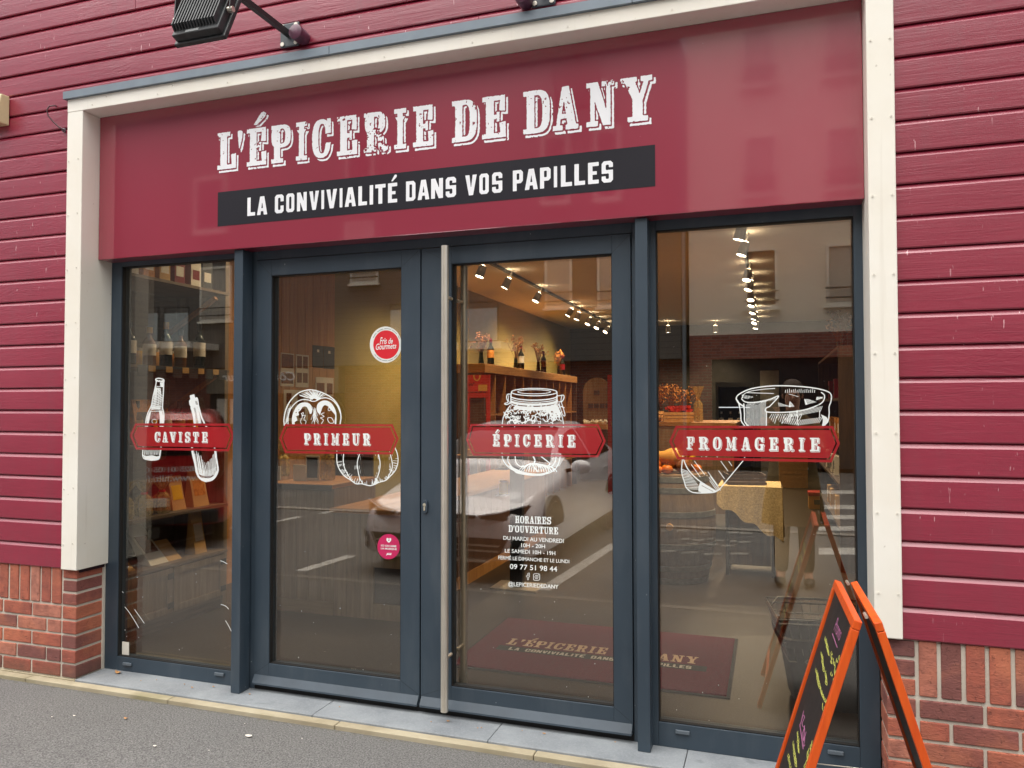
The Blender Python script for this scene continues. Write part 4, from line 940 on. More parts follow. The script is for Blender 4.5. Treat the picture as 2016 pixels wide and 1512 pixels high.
for a0, a1, rx in ((205, 335, 455), (40, 140, 455)):
    F = Field(200, 200, 1200, 1340, 9)
    for k in range(30):
        if k % 7 == 5: continue
        a = math.radians(a0 + (a1 - a0) * k / 29); x, z = 718 + 450 * math.cos(a), 772 + 508 * math.sin(a); F.stroke([(x, z), (x + 26 * math.cos(a + 1.9), z + 26 * math.sin(a + 1.9))], 15)
    flatbuild(F.mesh(lambda x, z: Py(o_[0] + x / s_, o_[1] + z / s_, YD - .0012)), 'rim_print', plain('grey_print', '8f9394', .6), t)
o_, s_ = (730, 1035), 20.16
t = thing('round_sticker', 'round magenta sticker with a white heart reading ICI ON AIME LA MUSIQUE', 'sticker', Py(730 + 700 / s_, 1035 + 1330 / s_, YG))
disc_px(o_, s_, 706, 830, 445, 500, YD).build('disc', vinyl('magenta_sticker', 'c4225c', 1.5), t)
stk('ICI ON AIME', 405, 1015, 748, 822, 780, 860, 'vwhite', 0, .03); stk('LA MUSIQUE', 400, 1028, 862, 945, 892, 985, 'vwhite', 0, .03)
F = Field(560, 440, 900, 1220, 5)
F.poly(curve([(715, 680), (640, 610), (618, 545), (640, 490), (685, 490), (718, 520), (750, 490), (795, 495), (810, 545), (790, 610), (715, 680)])); F.cut(F.polyd(EL('+', 715, 580, 24, 26, 2)[1])); F.cut(F.polyd([(728, 500), (740, 500), (740, 590), (728, 590)]))
flatbuild(F.mesh(lambda x, z: Py(o_[0] + x / s_, o_[1] + z / s_, YD - .001)), 'heart_emblem', 'vwhite', t); F = Field(560, 1040, 900, 1220, 5)
F.poly([(650, 1085), (820, 1085), (808, 1165), (650, 1150), (622, 1190), (604, 1185)]); F.cut(F.polyd([(680, 1106), (800, 1110), (798, 1126), (676, 1122)]))
flatbuild(F.mesh(lambda x, z: Py(o_[0] + x / s_, o_[1] + z / s_, YD - .001)), 'emblem', 'vwhite', t)

# scratches and specks on the panes
def scratches(par, name, strokes, wd):
    for k, st_ in enumerate(strokes):
        us = [p[0] for p in st_]; vs_ = [p[1] for p in st_]
        F = Field(min(us) - 4, min(vs_) - 4, max(us) + 4, max(vs_) + 4, .5); F.stroke(curve(st_, 5), wd); flatbuild(F.mesh(dmap(YD)), name, 'vwhite', par)
scratches(wl, 'scratch', ([(230, 1140), (233, 1155), (243, 1167)], [(246, 1195), (254, 1205), (265, 1222), (273, 1236)], [(265, 1200), (275, 1214), (284, 1227)], [(435, 1190), (444, 1193), (450, 1199)], [(444, 1222), (450, 1232), (456, 1244)], [(434, 1104), (440, 1106), (447, 1110)]), 1.1)
def specks(par, u0, v0, u1, v1, n, seed):
    r = random.Random(seed); mb = MB()
    for _ in range(n):
        u, v = r.uniform(u0, u1), r.uniform(v0, v1); s_ = r.uniform(.3, .8); q = [Py(u + dx * s_, v + dv * s_ * r.uniform(.8, 2.2), YD) for dx, dv in ((-1, 0), (0, -1), (1, 0), (0, 1))]; mb.add(q, [(0, 1, 2, 3)])
    flatbuild(mb, 'dust_specks', 'vwhite', par)['kind'] = 'stuff'
specks(wl, 245, 1060, 455, 1290, 14, 1); specks(dl, 545, 1080, 780, 1320, 12, 2); specks(dr, 900, 1150, 1200, 1380, 18, 3); specks(wr, 1305, 640, 1670, 1420, 26, 4)

# ================================================================= orange A-board
N = Py(1709, 1222, 2.36); NF = Py(1665, 1142, 2.36 * (1222 - 800) / (1142 - 800) * 1.0)
hz = (N.z + NF.z) / 2
N = Pz(1709, 1222, hz); NF = Pz(1665, 1142, hz)
rd = (NF - N).normalized(); sd = Vector((-rd.y, rd.x, 0))           # sd points left, towards the chalk face side
t = thing('a_board', 'orange wooden A-board with black chalk panels and pink and yellow handwriting', 'pavement sign', (N + NF) / 2 - Vector((0, 0, hz)))
def foot(u, v):                     # where the leg line through the ridge meets the ground, from a lower pixel on it
    r = ray(u, v); best = None
    # plane containing the ridge end and perpendicular to the ridge
    k = (N.dot(rd) - Vector((0, 0, EYE)).dot(rd)) / r.dot(rd); q = Vector((0, 0, EYE)) + r * k
    d = (q - N); return N + d * (N.z / -d.z)
BL = foot(1616, 1512); BR = foot(1808, 1512)
gap = .036
def panel(side, B):
    # local frame: e along ridge, dn down the leg, nn outward
    e = rd; dn = (B - N).normalized(); nn = e.cross(dn); nn = nn if nn.dot(sd * side) > 0 else -nn
    L = (B - N).length; W = (NF - N).length; o0 = N + (sd * side) * gap
    pan = sub('front_panel' if side > 0 else 'rear_panel', t)
    wd, th = .026, .023
    def bx(a0, a1, l0, l1, n0, n1, mb):
        vs = [o0 + e * a + dn * l + nn * n for n in (n0, n1) for a, l in ((a0, l0), (a1, l0), (a1, l1), (a0, l1))]
        mb.add(vs, [(0, 3, 2, 1), (4, 5, 6, 7), (0, 1, 5, 4), (1, 2, 6, 5), (2, 3, 7, 6), (3, 0, 4, 7)])
    m1 = MB(); bx(0, wd, wd + .001, L, -th, 0, m1); bx(W - wd, W, wd + .001, L, -th, 0, m1); bx(0, W, 0, wd, -th, 0, m1); bx(wd, W - wd, L - .16, L - .16 + wd, -th, 0, m1)
    m1.build('wood_frame', 'orange', pan, bevel=.0025)
    m2 = MB(); bx(wd - .004, W - wd + .004, wd - .004, L - .158, -th * .62, -th * .38, m2); m2.build('chalk_panel', 'chalk', pan)
    return o0, e, dn, nn, L, W, pan
pa = panel(1, BL); pb = panel(-1, BR)
o0, e, dn, nn, L, W, pan = pa
for a in (.05, W - .05): MB().tube([N + e * a + Vector((0, 0, .002)) - e * .02, N + e * a + Vector((0, 0, .002)) + e * .02], .005, 10).build('hinge', 'steel', t)
mb = MB().tube([N + rd * (W / 2) + (BL - N) * .55 - nn * .02, N + rd * (W / 2) + (BR - N) * .55], .002, 6); mb.build('stay_chain', 'steel', t)
# handwriting: traced in crop pixels and laid on the chalk panel
def onpanel(x, z):
    r = ray(1540 + x / 4.844, 1200 + z / 4.844); q0 = o0 - nn * (.023 * .38 - .0006); k = (q0 - Vector((0, 0, EYE))).dot(nn) / r.dot(nn); return Vector((0, 0, EYE)) + r * k
F = Field(140, 0, 600, 1512, 3)
flatbuild(text_mb('Promo', lambda p, q: onpanel(490 + 52 * p + 38 * q, 195 + 112 * p - 128 * q), .0, .2), 'pink_word', 'pink', pan); F.stroke([(478, 230), (524, 360)], 8)
F.stroke(curve([(205, 965), (185, 1050), (175, 1090), (200, 1010), (212, 1030), (190, 1085), (200, 1120), (215, 1110), (195, 1180), (215, 1130), (205, 1240), (228, 1165)]), 6); F.stroke(curve([(195, 1180), (200, 1250), (215, 1220), (205, 1300), (218, 1290)]), 6); F.stroke([(168, 1095), (200, 1330)], 8)
flatbuild(F.mesh(onpanel), 'pink_writing', 'pink', pan)
F = Field(30, 200, 600, 1512, 3)
def scrib(a, b, n, amp, wd=5.5):
    for k in range(n):
        q = k / max(1, n - 1); x = a[0] + (b[0] - a[0]) * q; z = a[1] + (b[1] - a[1]) * q; h = amp * rnd.uniform(.7, 1.5)
        F.stroke(curve([(x + rnd.uniform(-5, 5), z - h), (x - 6 + rnd.uniform(-4, 4), z), (x + 7, z + h * .6), (x + rnd.uniform(2, 12), z - h * .3)]), wd)
for a, b, n, am in (((415, 290), (440, 420), 7, 26), ((470, 420), (468, 500), 3, 24), ((495, 510), (545, 470), 3, 34), ((500, 590), (512, 650), 3, 34), ((470, 620), (490, 680), 2, 24), ((375, 430), (395, 580), 7, 24), ((415, 620), (420, 700), 4, 26), ((325, 590), (355, 740), 7, 26), ((370, 780), (392, 840), 4, 28), ((410, 870), (432, 920), 4, 30), ((390, 940), (408, 1000), 2, 34),
                    ((145, 1180), (155, 1350), 7, 24), ((105, 1290), (130, 1480), 8, 26), ((60, 1400), (75, 1500), 4, 24), ((240, 1400), (285, 1300), 4, 34), ((215, 1500), (240, 1440), 3, 30)): scrib(a, b, n, am)
flatbuild(F.mesh(onpanel), 'yellow_writing', 'yellow', pan)

# ================================================================= litter on the ground
def leafbit(u, v, r, z, lbl, m='brown', h=.012):
    p = Pz(u, v, z); mb = MB(); pts = []; n = 9
    for k in range(n):
        a = 2 * math.pi * k / n; pts.append(p + Vector((r * math.cos(a) * rnd.uniform(.8, 1.2), r * .6 * math.sin(a), .003 + h * abs(math.cos(a)) * rnd.uniform(.6, 1.2))))
    mb.add(pts + [p + Vector((0, 0, .002))] , [(k, (k + 1) % n, n) for k in range(n)]); o = mb.build('dry_leaf', m); o.modifiers.new('s', 'SOLIDIFY').thickness = .001
    rebase(o, p); tag(o, lbl, 'leaf', 'dry leaves and crumbs on the ground')
tan = plain('tan_dead_leaf', 'b98a58', .8, var=.3, scale=40)
leafbit(233, 1326, .02, .031, 'small brown curled leaf on the stone by the brick pier', tan)
leafbit(248, 1416, .011, .002, 'tiny tan leaf crumb out on the asphalt at the left', tan, .006)
leafbit(705, 1381, .022, .031, 'pale curled leaf under the left-hand door', tan, .016)
leafbit(1243, 1452, .012, .031, 'orange leaf scrap at the foot of the right mullion', tan)
for k in range(6):
    leafbit(rnd.uniform(20, 900), rnd.uniform(1400, 1508), rnd.uniform(.003, .007), .002, 'tiny pale grit speck lying on the asphalt', 'paper', .003)
for k in range(16):
    u_ = rnd.uniform(225, 1240); v_ = 1323 + (u_ - 205) * .128 + rnd.uniform(2, 10) + (8 if u_ > 500 else 0)
    leafbit(u_, v_, rnd.uniform(.003, .008), .031, 'tiny tan leaf crumb caught along the foot of the glazed front', tan, .004)
for k, (u, v, r, lb) in enumerate(((490, 1450, .018, 'long white scrap on the asphalt below the left-hand door'), (305, 1470, .009, 'small white speck on the asphalt in the bottom corner'))): leafbit(u, v, r, .002, lb, 'paper', .003)
# ================================================================= inside the shop
FZ = .03
def Px(u, v, x):
    r = ray(u, v); k = x / r.x; return Vector((x, k, r.z * k + EYE))
struct(MB().box(-4.6, 3.602, -.1, 2.0, 18.0, FZ).build('floor', 'floor'))
struct(MB().box(-4.6, 3.622, 3.36, 2.0, 18.0, 3.5).build('ceiling', 'ceil'))
struct(MB().box(-4.7, 7.16, FZ, -4.45, 18.0, 3.36).build('wall_left', 'olive'))
struct(MB().box(-4.7, 3.622, FZ, -4.43, 7.16, 3.36).build('wall_boarded', 'warmwood'))
struct(MB().box(-4.45, 17.5, FZ, 1.7, 17.7, 3.36).build('wall_back', 'darkwall'))
struct(MB().box(1.7, 3.622, FZ, 1.9, 17.7, 3.36).build('wall_right', plain('taupe_wall', '6f675a', .8)))
mb = MB()
for k in range(26): mb.box(-4.429, 3.70 + k * .132, FZ, -4.421, 3.70 + k * .132 + .126, 3.35)
tag(rebase(mb.build('board_panelling', 'warmwood'), (-4.43, 5.4, FZ)), 'warm pine board panelling on the side wall behind the counter', 'panelling')

# track lights
CEILZ = 3.36
def make_spot():
    t = thing('track_spotlight', 'x', 'spotlight', (0, 0, 0), 'track spotlights under the shop ceiling')
    MB().tube([(0, 0, .20), (0, 0, .06)], .009, 8).build('stem', plain('white_lamp_enamel', '9d9890', .5), t)
    cn = MB().lathe((0, 0, 0), [(.036, .095), (.048, .08), (.054, -.05), (.062, -.055), (.054, -.052), (.050, -.042)], 16); cn.build('lamp_can', plain('white_lamp_enamel', '9d9890', .5), t, smooth=40)
    MB().lathe((0, 0, 0), [(.046, -.047), (.045, -.043)], 16).build('lamp_face', emis('lit_led_face', (1.0, .88, .70), 14.0), t)
    MB().lathe((0, 0, 0), [(.034, .0955), (.033, .0975)], 14).build('added_uplight', emis('added_uplight_glow', (1.0, .80, .55), 32.0), t)  # glowing disc added on the can top to brighten the ceiling
    ld = bpy.data.lights.new('lamp', 'SPOT'); ld.energy = SPOT_W; ld.color = (1.0, .80, .54); ld.spot_size = math.radians(118); ld.spot_blend = 1.0; ld.shadow_soft_size = .04
    lo = bpy.data.objects.new('lamp', ld); COL.objects.link(lo); lo.parent = t; lo.location = (0, 0, -.062)
    return t
SPOT_W = 100.0
def track(x, y0, y1, lbl):
    t = thing('light_track', lbl, 'light track', (x, y0, CEILZ - .03)); MB().box(x - .018, y0, CEILZ - .036, x + .018, y1, CEILZ - .001).build('rail', 'black', t)
track(-.25, 4.2, 16.8, 'black ceiling light track seen through the right-hand window')
track(-3.30, 4.2, 16.6, 'black ceiling light track seen through the right-hand door')
sp0 = None
ordn = ['nearest', 'second', 'third', 'fourth', 'fifth', 'sixth', 'seventh', 'eighth', 'ninth', 'farthest']
ya = [7.45, 8.25, 9.94, 10.81, 11.86, 12.6, 13.6, 14.55, 15.3, 16.3]
yb_ = [8.6, 9.54, 10.95, 12.9, 13.5, 14.4, 15.2, 16.1]
def spot(x, y, lbl, tilt):
    global sp0
    if sp0 is None:
        sp0 = make_spot(); sp0.location = (x, y, 3.16); sp0.rotation_euler = (tilt[0], tilt[1], 0); sp0['label'] = lbl; return
    dup(sp0, (x, y, 3.16), 0, lbl, None, tilt)
for k, y in enumerate(ya): spot(-.25, y, f'lit white track spotlight, {ordn[k]} along the right-hand window track', (rnd.uniform(-.4, .0), rnd.uniform(-.3, .45)))
for k, y in enumerate(yb_): spot(-3.30, y, f'lit white track spotlight, {ordn[k] if k < 7 else "farthest"} along the right-hand door track', (rnd.uniform(-.45, -.1), rnd.uniform(.25, .6)))
spot(-.25, 6.5, 'added white track spotlight, unseen behind the window head, lighting the barrel', (.1, -.35))  # unseen lamp added on the near track to light the barrel area
spot(-2.04, 16.5, 'lit white spotlight alone near the back wall, left of the right-hand window track', (0, 0)); spot(-1.08, 16.8, 'lit white spotlight near the back wall beside the right-hand window track', (0, 0))
t = thing('ceiling_cassette', 'square air conditioning cassette set in the shop ceiling', 'air conditioner', (-1.9, 8.6, CEILZ - .03))
MB().box(-2.35, 8.2, CEILZ - .03, -1.45, 9.1, CEILZ - .002).build('casing', 'paper', t, bevel=.01); MB().box(-2.2, 8.35, CEILZ - .034, -1.6, 8.42, CEILZ - .0305).build('air_slot', 'black', t); MB().box(-2.2, 8.88, CEILZ - .034, -1.6, 8.95, CEILZ - .0305).build('air_slot', 'black', t)

# door mat --------------------------------------------------------------
mx0, mx1, my0, my1 = -1.785, -.23, 4.18, 5.20
t = thing('door_mat', 'burgundy carpet door mat printed with the shop name in cream', 'door mat', (mx0, my0, FZ))
MB().box(mx0 - .02, my0 - .02, FZ, mx1 + .02, my1 + .02, FZ + .006).build('rubber_edge', 'matedge', t)
MB().box(mx0, my0, FZ + .0062, mx1, my1, FZ + .014).build('carpet', 'mat', t)
def matp(u, v): return Pz(u, v, FZ + .0152)
a, b = matp(672 + 975 / 3, 1008 + 775 / 3), matp(1344 + 100 / 3, 1008 + 880 / 3)
txt = [('L', .98), ("'", .45), ('E', 1, 1), ('P', 1), ('I', .62), ('C', .95), ('E', 1), ('R', 1.1), ('I', .62), ('E', 1), (' ', .5), ('D', 1), ('E', 1), (' ', .5), ('D', 1), ('A', 1.1), ('N', 1.15), ('Y', 1.15)]
def matrow(font, txt, x0, x1, y0, y1, z, m, nm, cell):
    tot = sum(w_ for _, w_, *r in txt) + .16 * len(txt); k = (x1 - x0) / tot; x = x0; it = []
    for c, w_, *r in txt:
        if c != ' ': it.append((c, x, x + w_ * k, (y1 - (y1 - y0) * .45) if c == "'" else y0, y1, *r))
        x += (w_ + .16) * k
    F = Field(x0 - .03, y0 - .03, x1 + .03, y1 + .06, cell); letters(F, font, it)
    flatbuild(F.mesh(lambda p, q: (p, q, z)), nm, m, t)
x0, x1 = a.x, b.x; yb0 = matp(672 + 975 / 3, 1008 + 780 / 3).y
matrow(SLAB, txt, x0, x1, yb0, yb0 + .125, FZ + .0152, 'matcream', 'name_lettering', .004)
ybb = matp(672 + 945 / 3, 1008 + 812 / 3).y
flatbuild(MB().add([(x0 - .03, ybb - .005, FZ + .0148), (x1 + .05, ybb - .005, FZ + .0148), (x1 + .05, ybb + .085, FZ + .0148), (x0 - .03, ybb + .085, FZ + .0148)], [(0, 1, 2, 3)]), 'tagline_band', 'matgrey', t)
w2 = {'I': .4}
tl = [(c, w2.get(c, 1) if c != ' ' else .9, *( [1] if c == 'É' else [])) for c in 'LA CONVIVIALITÉ DANS VOS PAPILLES']; tl = [('E' if c == 'É' else c, *r) for c, *r in tl]
matrow(BLOCK, tl, x0 + .05, x1 - .03, ybb + .012, ybb + .062, FZ + .0154, 'paper', 'tagline_lettering', .0035)

# display shelf along the left wall --------------------------------------
XS0, XS1 = -4.42, -3.90; YA, YB = 3.70, 4.86
t = thing('display_shelf', 'grey wooden wall shelving with cupboard base behind the left window', 'shelving', (XS1, YA, FZ))
for y in (YA, YB - .04):
    MB().box(XS0, y, FZ, XS1 - .04, y + .04, 2.75).build('upright', 'greywood', t)
MB().box(XS0, YA + .041, .46, XS0 + .015, YB - .041, 2.75).build('back_panel', 'greywoody', t)
cb = sub('cupboard', t)
MB().box(XS0, YA + .041, .13, XS1 - .03, YB - .041, .455).build('carcass', 'greywoody', cb)
MB().box(XS0 + .05, YA + .041, FZ, XS1 - .06, YB - .041, .128).build('plinth', 'greywoody', cb)
for k in range(2):
    a_, b_ = YA + .05 + k * .53, YA + .05 + k * .53 + .515
    dm = MB().box(XS1 - .028, a_, .14, XS1 - .012, b_, .445); dm.box(XS1 - .0115, a_, .14, XS1 - .004, a_ + .05, .445).box(XS1 - .0115, b_ - .05, .14, XS1 - .004, b_, .445).box(XS1 - .0115, a_ + .05, .14, XS1 - .004, b_ - .05, .185).box(XS1 - .0115, a_ + .05, .40, XS1 - .004, b_ - .05, .445)
    dm.build('cupboard_door', 'greywood', cb)
    for z in (.19, .39): MB().box(XS1 - .0035, b_ - .045, z - .02, XS1 - .0005, b_ + .01, z + .02).build('iron_hinge', 'black', cb)
SH = [.475, .82, 1.30, 1.83, 2.42]
for z in SH: MB().box(XS0, YA + .041, z - .02, XS1, YB - .041, z).build('shelf_board', 'greywoody', t)
for y in (YA + .12, YB - .16):
    for z in (1.80, 2.39): MB().beam((XS0 + .02, y, z - .30), (XS1 - .03, y, z - .022), .03, .03).build('bracket', 'warmwood', t)
def bottle(loc, lbl, m='bottle', lab='paper', h=.30, r=.037, cap='winered', grp='bottles on display in the shop', lab_h=(.08, .17)):
    t = thing('bottle', lbl, 'bottle', loc, grp); c = Vector(loc); k = h / .30
    MB().lathe(c, [(r * .9, 0), (r, .01 * k), (r, .18 * k), (r * .75, .205 * k), (r * .38, .225 * k), (r * .36, .285 * k), (r * .42, .287 * k), (r * .42, h)], 14).build('glass_body', m, t, smooth=50)
    MB().lathe(c, [(r + .0012, lab_h[0] * k), (r + .0012, lab_h[1] * k)], 14).build('paper_label', lab, t, smooth=60)
    MB().lathe(c, [(r * .40, .255 * k), (r * .46, .257 * k), (r * .46, h + .002)], 12).build('capsule', cap, t, smooth=50)
    return t
b0 = None
for k, (y, lb, m, cp, h) in enumerate(((3.95, 'dark bottle standing first on the upper bottle shelf in the left window', 'bottle', 'black', .28), (4.12, 'amber spirit bottle with a gold cap on the upper bottle shelf in the left window', 'bottleamber', 'gold', .26), (4.27, 'green-black bottle with gold foil between two amber bottles in the left window', 'bottle', 'gold', .31), (4.41, 'amber bottle beside the square-labelled one on the upper bottle shelf', 'bottleamber', 'black', .27), (4.60, 'tall bottle with a large white label at the far end of the bottle shelf', 'bottle', 'black', .34))):
    bottle((-3.99, y, SH[3] + .0005), lb, m, 'paper', h, .042, cp)
tg = None
for k in range(6):
    y = 3.93 + k * .155
    o = rebase(MB().box(-3.8995, y, SH[3] - .075, -3.8965, y + .085, SH[3] - .003).build('price_card', 'slate'), (-3.898, y, SH[3] - .075)); tag(o, 'black price card clipped to the edge of the bottle shelf in the left window', 'price card', 'black price cards on the bottle shelf')
    if k < 5:
        o = rebase(MB().box(-3.8995, y + .09, SH[3] - .042, -3.8965, y + .15, SH[3] - .003).build('shelf_ticket', 'kraft'), (-3.898, y + .09, SH[3] - .042)); tag(o, 'kraft shelf ticket between two black price cards on the bottle shelf', 'shelf ticket', 'kraft tickets on the bottle shelf')
def pouch(loc, lbl, m, w_=.13, h=.22, lean=.0, lab='paper', rz=0.0, cat='pouch'):
    t = thing('pouch', lbl, cat, loc, 'packets on the left-hand shelving', rz)
    mb = MB(); n = 6; vs = []; fs = []
    for i in range(n + 1):
        q = i / n; th = .045 * (1 - q) + .004; ww = w_ / 2 * (1 - .06 * math.sin(q * 3.1)); y = lean * q * h
        vs += [(-ww, -th + y, q * h), (ww, -th + y, q * h), (ww, th + y, q * h), (-ww, th + y, q * h)]
    for i in range(n):
        for k in range(4): fs.append((i * 4 + k, i * 4 + (k + 1) % 4, i * 4 + 4 + (k + 1) % 4, i * 4 + 4 + k))
    fs += [(3, 2, 1, 0), (n * 4, n * 4 + 1, n * 4 + 2, n * 4 + 3)]
    mb.add(vs, fs); mb.build('bag', m, t, local=True, smooth=40)
    q0, q1 = .30, .72; mb = MB(); z0, z1 = h * q0, h * q1
    mb.add([(-w_ * .36, -.046 * (1 - q0) - .006 + lean * z0, z0), (w_ * .36, -.046 * (1 - q0) - .006 + lean * z0, z0), (w_ * .36, -.046 * (1 - q1) - .006 + lean * z1, z1), (-w_ * .36, -.046 * (1 - q1) - .006 + lean * z1, z1)], [(0, 1, 2, 3)]); mb.build('packet_label', lab, t, local=True)
    return t
RZ = math.radians(90)
for y, z, lb, m, w_, h, ln, la in ((3.93, SH[0], 'kraft pouch lying against the base of the left shelving, nearest the glass', 'kraft', .15, .18, .9, 'slate'), (4.22, SH[0], 'white and kraft pouch leaning beside a black price card', 'paper', .16, .25, .8, 'brown'), (4.36, SH[0], 'plain kraft pouch slumped on the cupboard top', 'kraft', .13, .13, .7, 'kraft'), (4.62, SH[0], 'upright kraft packet with a paper band on the cupboard top', 'kraft', .12, .30, .05, 'paper'),
        (4.40, SH[1], 'orange-brown pouch with a yellow band on the middle shelf', 'kraft', .13, .24, .05, 'sunyellow'), (4.62, SH[1], 'larger orange-brown pouch with a round label on the middle shelf', 'kraft', .16, .26, .05, 'rust'), (4.10, SH[2], 'orange printed carton on the shelf above the pouches', 'rust', .2, .3, 0, 'slate')):
    pouch((-4.02, y, z + .001), lb, m, w_, h, ln, la, RZ)
def cello(loc, lbl, h=.24, m='cello', tie='red', fill='red', grp='cellophane gift bags'):
    t = thing('gift_bag', lbl, 'gift bag', loc, grp); c = Vector(loc)
    MB().lathe(c, [(.05, 0), (.06, .02), (.055, h * .5), (.02, h * .62), (.015, h * .66), (.05, h * .85), (.075, h)], 14, lobes=7, lob=.25).build('wrap', m, t)
    MB().ball(c + Vector((0, 0, h * .28)), .042, 10, 7).build('contents', fill, t)
    MB().lathe(c, [(.022, h * .60), (.022, h * .66)], 10).build('ribbon', tie, t)
for y, lb, f in ((3.92, 'clear gift bag with pink contents on the middle shelf, nearest the glass', 'paper'), (4.08, 'clear gift bag with a white tag on the middle shelf', 'paper'), (4.24, 'clear gift bag with deep red sweets and red ribbon on the middle shelf', 'winered')): cello((-3.98, y, SH[1] + .001), lb, .24, 'cello', 'red', f)
o = rebase(MB().box(-3.899, 4.03, SH[0] + .20, -3.895, 4.13, SH[0] + .27).build('price_sign', 'slate'), (-3.897, 4.03, SH[0] + .2)); tag(o, 'black price card hanging above the pouches on the cupboard', 'price card')
for k, (y, m) in enumerate(((3.86, 'paper'), (4.0, 'rust'), (4.14, 'kraft'), (4.28, 'winered'), (4.44, 'paper'), (4.56, 'slate'))):
    t = thing('carton', f'{["white","rust","kraft","dark red","cream","dark blue"][k]} printed carton on the top shelf behind the left window', 'carton', (-3.98, y, SH[4] + .001), 'cartons on the top shelf')
    MB().box(-4.05, y, SH[4] + .001, -3.93, y + .10, SH[4] + .17 + .03 * (k % 3)).build('box', m, t, bevel=.002); MB().box(-3.9295, y + .015, SH[4] + .05, -3.9285, y + .085, SH[4] + .12).build('front_print', 'paper' if m != 'paper' else 'winered', t)

for k in range(6):
    bottle((-4.02, 3.92 + k * .13, SH[2] + .0005), 'dark bottle in the row on the shelf below the price cards', ['bottle', 'bottleamber'][k % 2], ['paper', 'kraft', 'sunyellow'][k % 3], .29, .038, 'black')
for k in range(5):
    j_ = thing('preserve_jar', 'small jar with a pale lid behind the bottles on the upper bottle shelf', 'jar', (-4.2, 3.95 + k * .15, SH[3] + .0005), 'jars at the back of the bottle shelf'); q_ = Vector(j_.location)
    MB().lathe(q_, [(.036, 0), (.042, .008), (.042, .10), (.033, .115)], 14).build('glass', ['squash', 'rust', 'sunyellow'][k % 3], j_, smooth=40); MB().lathe(q_, [(.035, .1155), (.035, .135)], 14).build('lid', 'paper', j_)
sl_ = dup(sp0, (-3.05, 5.2, 3.16), 0, 'added white spotlight, unseen behind the door head, brightening the left shelving', None, (-.2, .5))  # extra unseen lamp, added to lift the dim left shelving
for ch in sl_.children:
    if ch.type == 'LIGHT': ch.data = ch.data.copy(); ch.data.energy = 45.0
sl_ = dup(sp0, (-.5, 6.1, 3.16), 0, 'added white spotlight, unseen behind the window head, aimed at the barrel', None, (.12, .1))  # another added lamp out of view, a narrow beam brightening the squashes
for ch in sl_.children:
    if ch.type == 'LIGHT': ch.data = ch.data.copy(); ch.data.energy = 130.0; ch.data.spot_size = math.radians(60)
sl_ = dup(sp0, (-3.1, 6.0, 3.16), 0, 'added white spotlight, unseen behind the door head, brightening the counter top', None, (-.25, .15))  # added lamp out of view that warms the goods on the counter
for ch in sl_.children:
    if ch.type == 'LIGHT': ch.data = ch.data.copy(); ch.data.energy = 85.0; ch.data.spot_size = math.radians(62)
# counters ----------------------------------------------------------------
YC = 4.90
zt1 = Py(545, 950, YC).z; zt2 = Py(700, 1001, YC).z
xA, xB, xC = -3.56, Py(657, 1100, YC).x, -2.47
t = thing('sales_counter', 'grey plank counter behind the left-hand door, its pale top set with cards and bags', 'counter', (xA, YC, FZ))
mb = MB(); n = 5
for k in range(n): q0 = xA + (xB - xA) * k / n; q1 = xA + (xB - xA) * (k + 1) / n; mb.box(q0 + .0015, YC, .125, q1 - .0015, YC + .02, zt1 - .032)
mb.build('plank_front', 'greywood', t); MB().box(xA, YC - .006, FZ, xB - .001, YC + .02, .124).build('skirting', 'greywoodx', t); MB().box(xA, YC + .021, FZ, xB, YC + .62, zt1 - .033).build('carcass', 'greywood', t)
MB().box(xA - .02, YC - .03, zt1 - .031, xB, YC + .64, zt1).build('counter_top', 'topwood', t, bevel=.003); MB().box(xA - .02, YC - .033, zt1 - .045, xB, YC - .0305, zt1 - .002).build('top_edge', 'black', t)
t2 = thing('till_counter', 'long plank counter with an oiled wooden top running back from the doors', 'counter', (xB, YC, FZ))
fr = MB(); rx = Py(735, 1150, YC).x
for k in range(3): q0 = xB + .002 + (rx - xB) * k / 3; q1 = xB + (rx - xB) * (k + 1) / 3; fr.box(q0 + .001, YC, .03, q1 - .001, YC + .02, zt2 - .035)
fr.box(rx, YC, .03, xC, YC + .02, .14).box(rx, YC, .40, xC, YC + .02, zt2 - .035); fr.build('plank_front', 'greywood', t2)
MB().box(rx, YC + .021, .145, xC - .02, YC + .3, .40).build('recess_shade_block', 'black', t2)  # solid black block stands in for the shade inside the opening
mb = MB()
for k in range(24): mb.box(xC - .02, YC + .022 + k * .15, .13, xC, YC + .022 + k * .15 + .147, zt2 - .035)
mb.build('side_planks', wood('brown_plank_side', '4a2c17', '64402a', 'z'), t2); MB().box(xC - .02, YC + .022, FZ, xC + .012, YC + 3.6, .128).build('skirting', 'warmwood', t2)
MB().box(xB + .005, YC + .31, FZ, xC - .021, YC + 3.6, zt2 - .036).build('carcass', 'rackwood', t2)
MB().box(xB - .02, YC - .03, zt2 - .034, xC + .03, YC + 3.62, zt2).build('counter_top', 'topwood', t2, bevel=.003)
def card(u0, v0, u1, v1, y, th, m, nm, lbl, cat, extra=None):
    a, b = Py(u0, v1, y), Py(u1, v0, y); t = thing(nm, lbl, cat, ((a.x + b.x) / 2, y, a.z)); MB().box(a.x, y, a.z, b.x, y + th, b.z).build('board', m, t, bevel=.0015)
    if extra: MB().box(a.x + (b.x - a.x) * .12, y - .0012, a.z + (b.z - a.z) * extra[0], b.x - (b.x - a.x) * .12, y - .0002, a.z + (b.z - a.z) * extra[1]).build('print', extra[2], t)
    return t
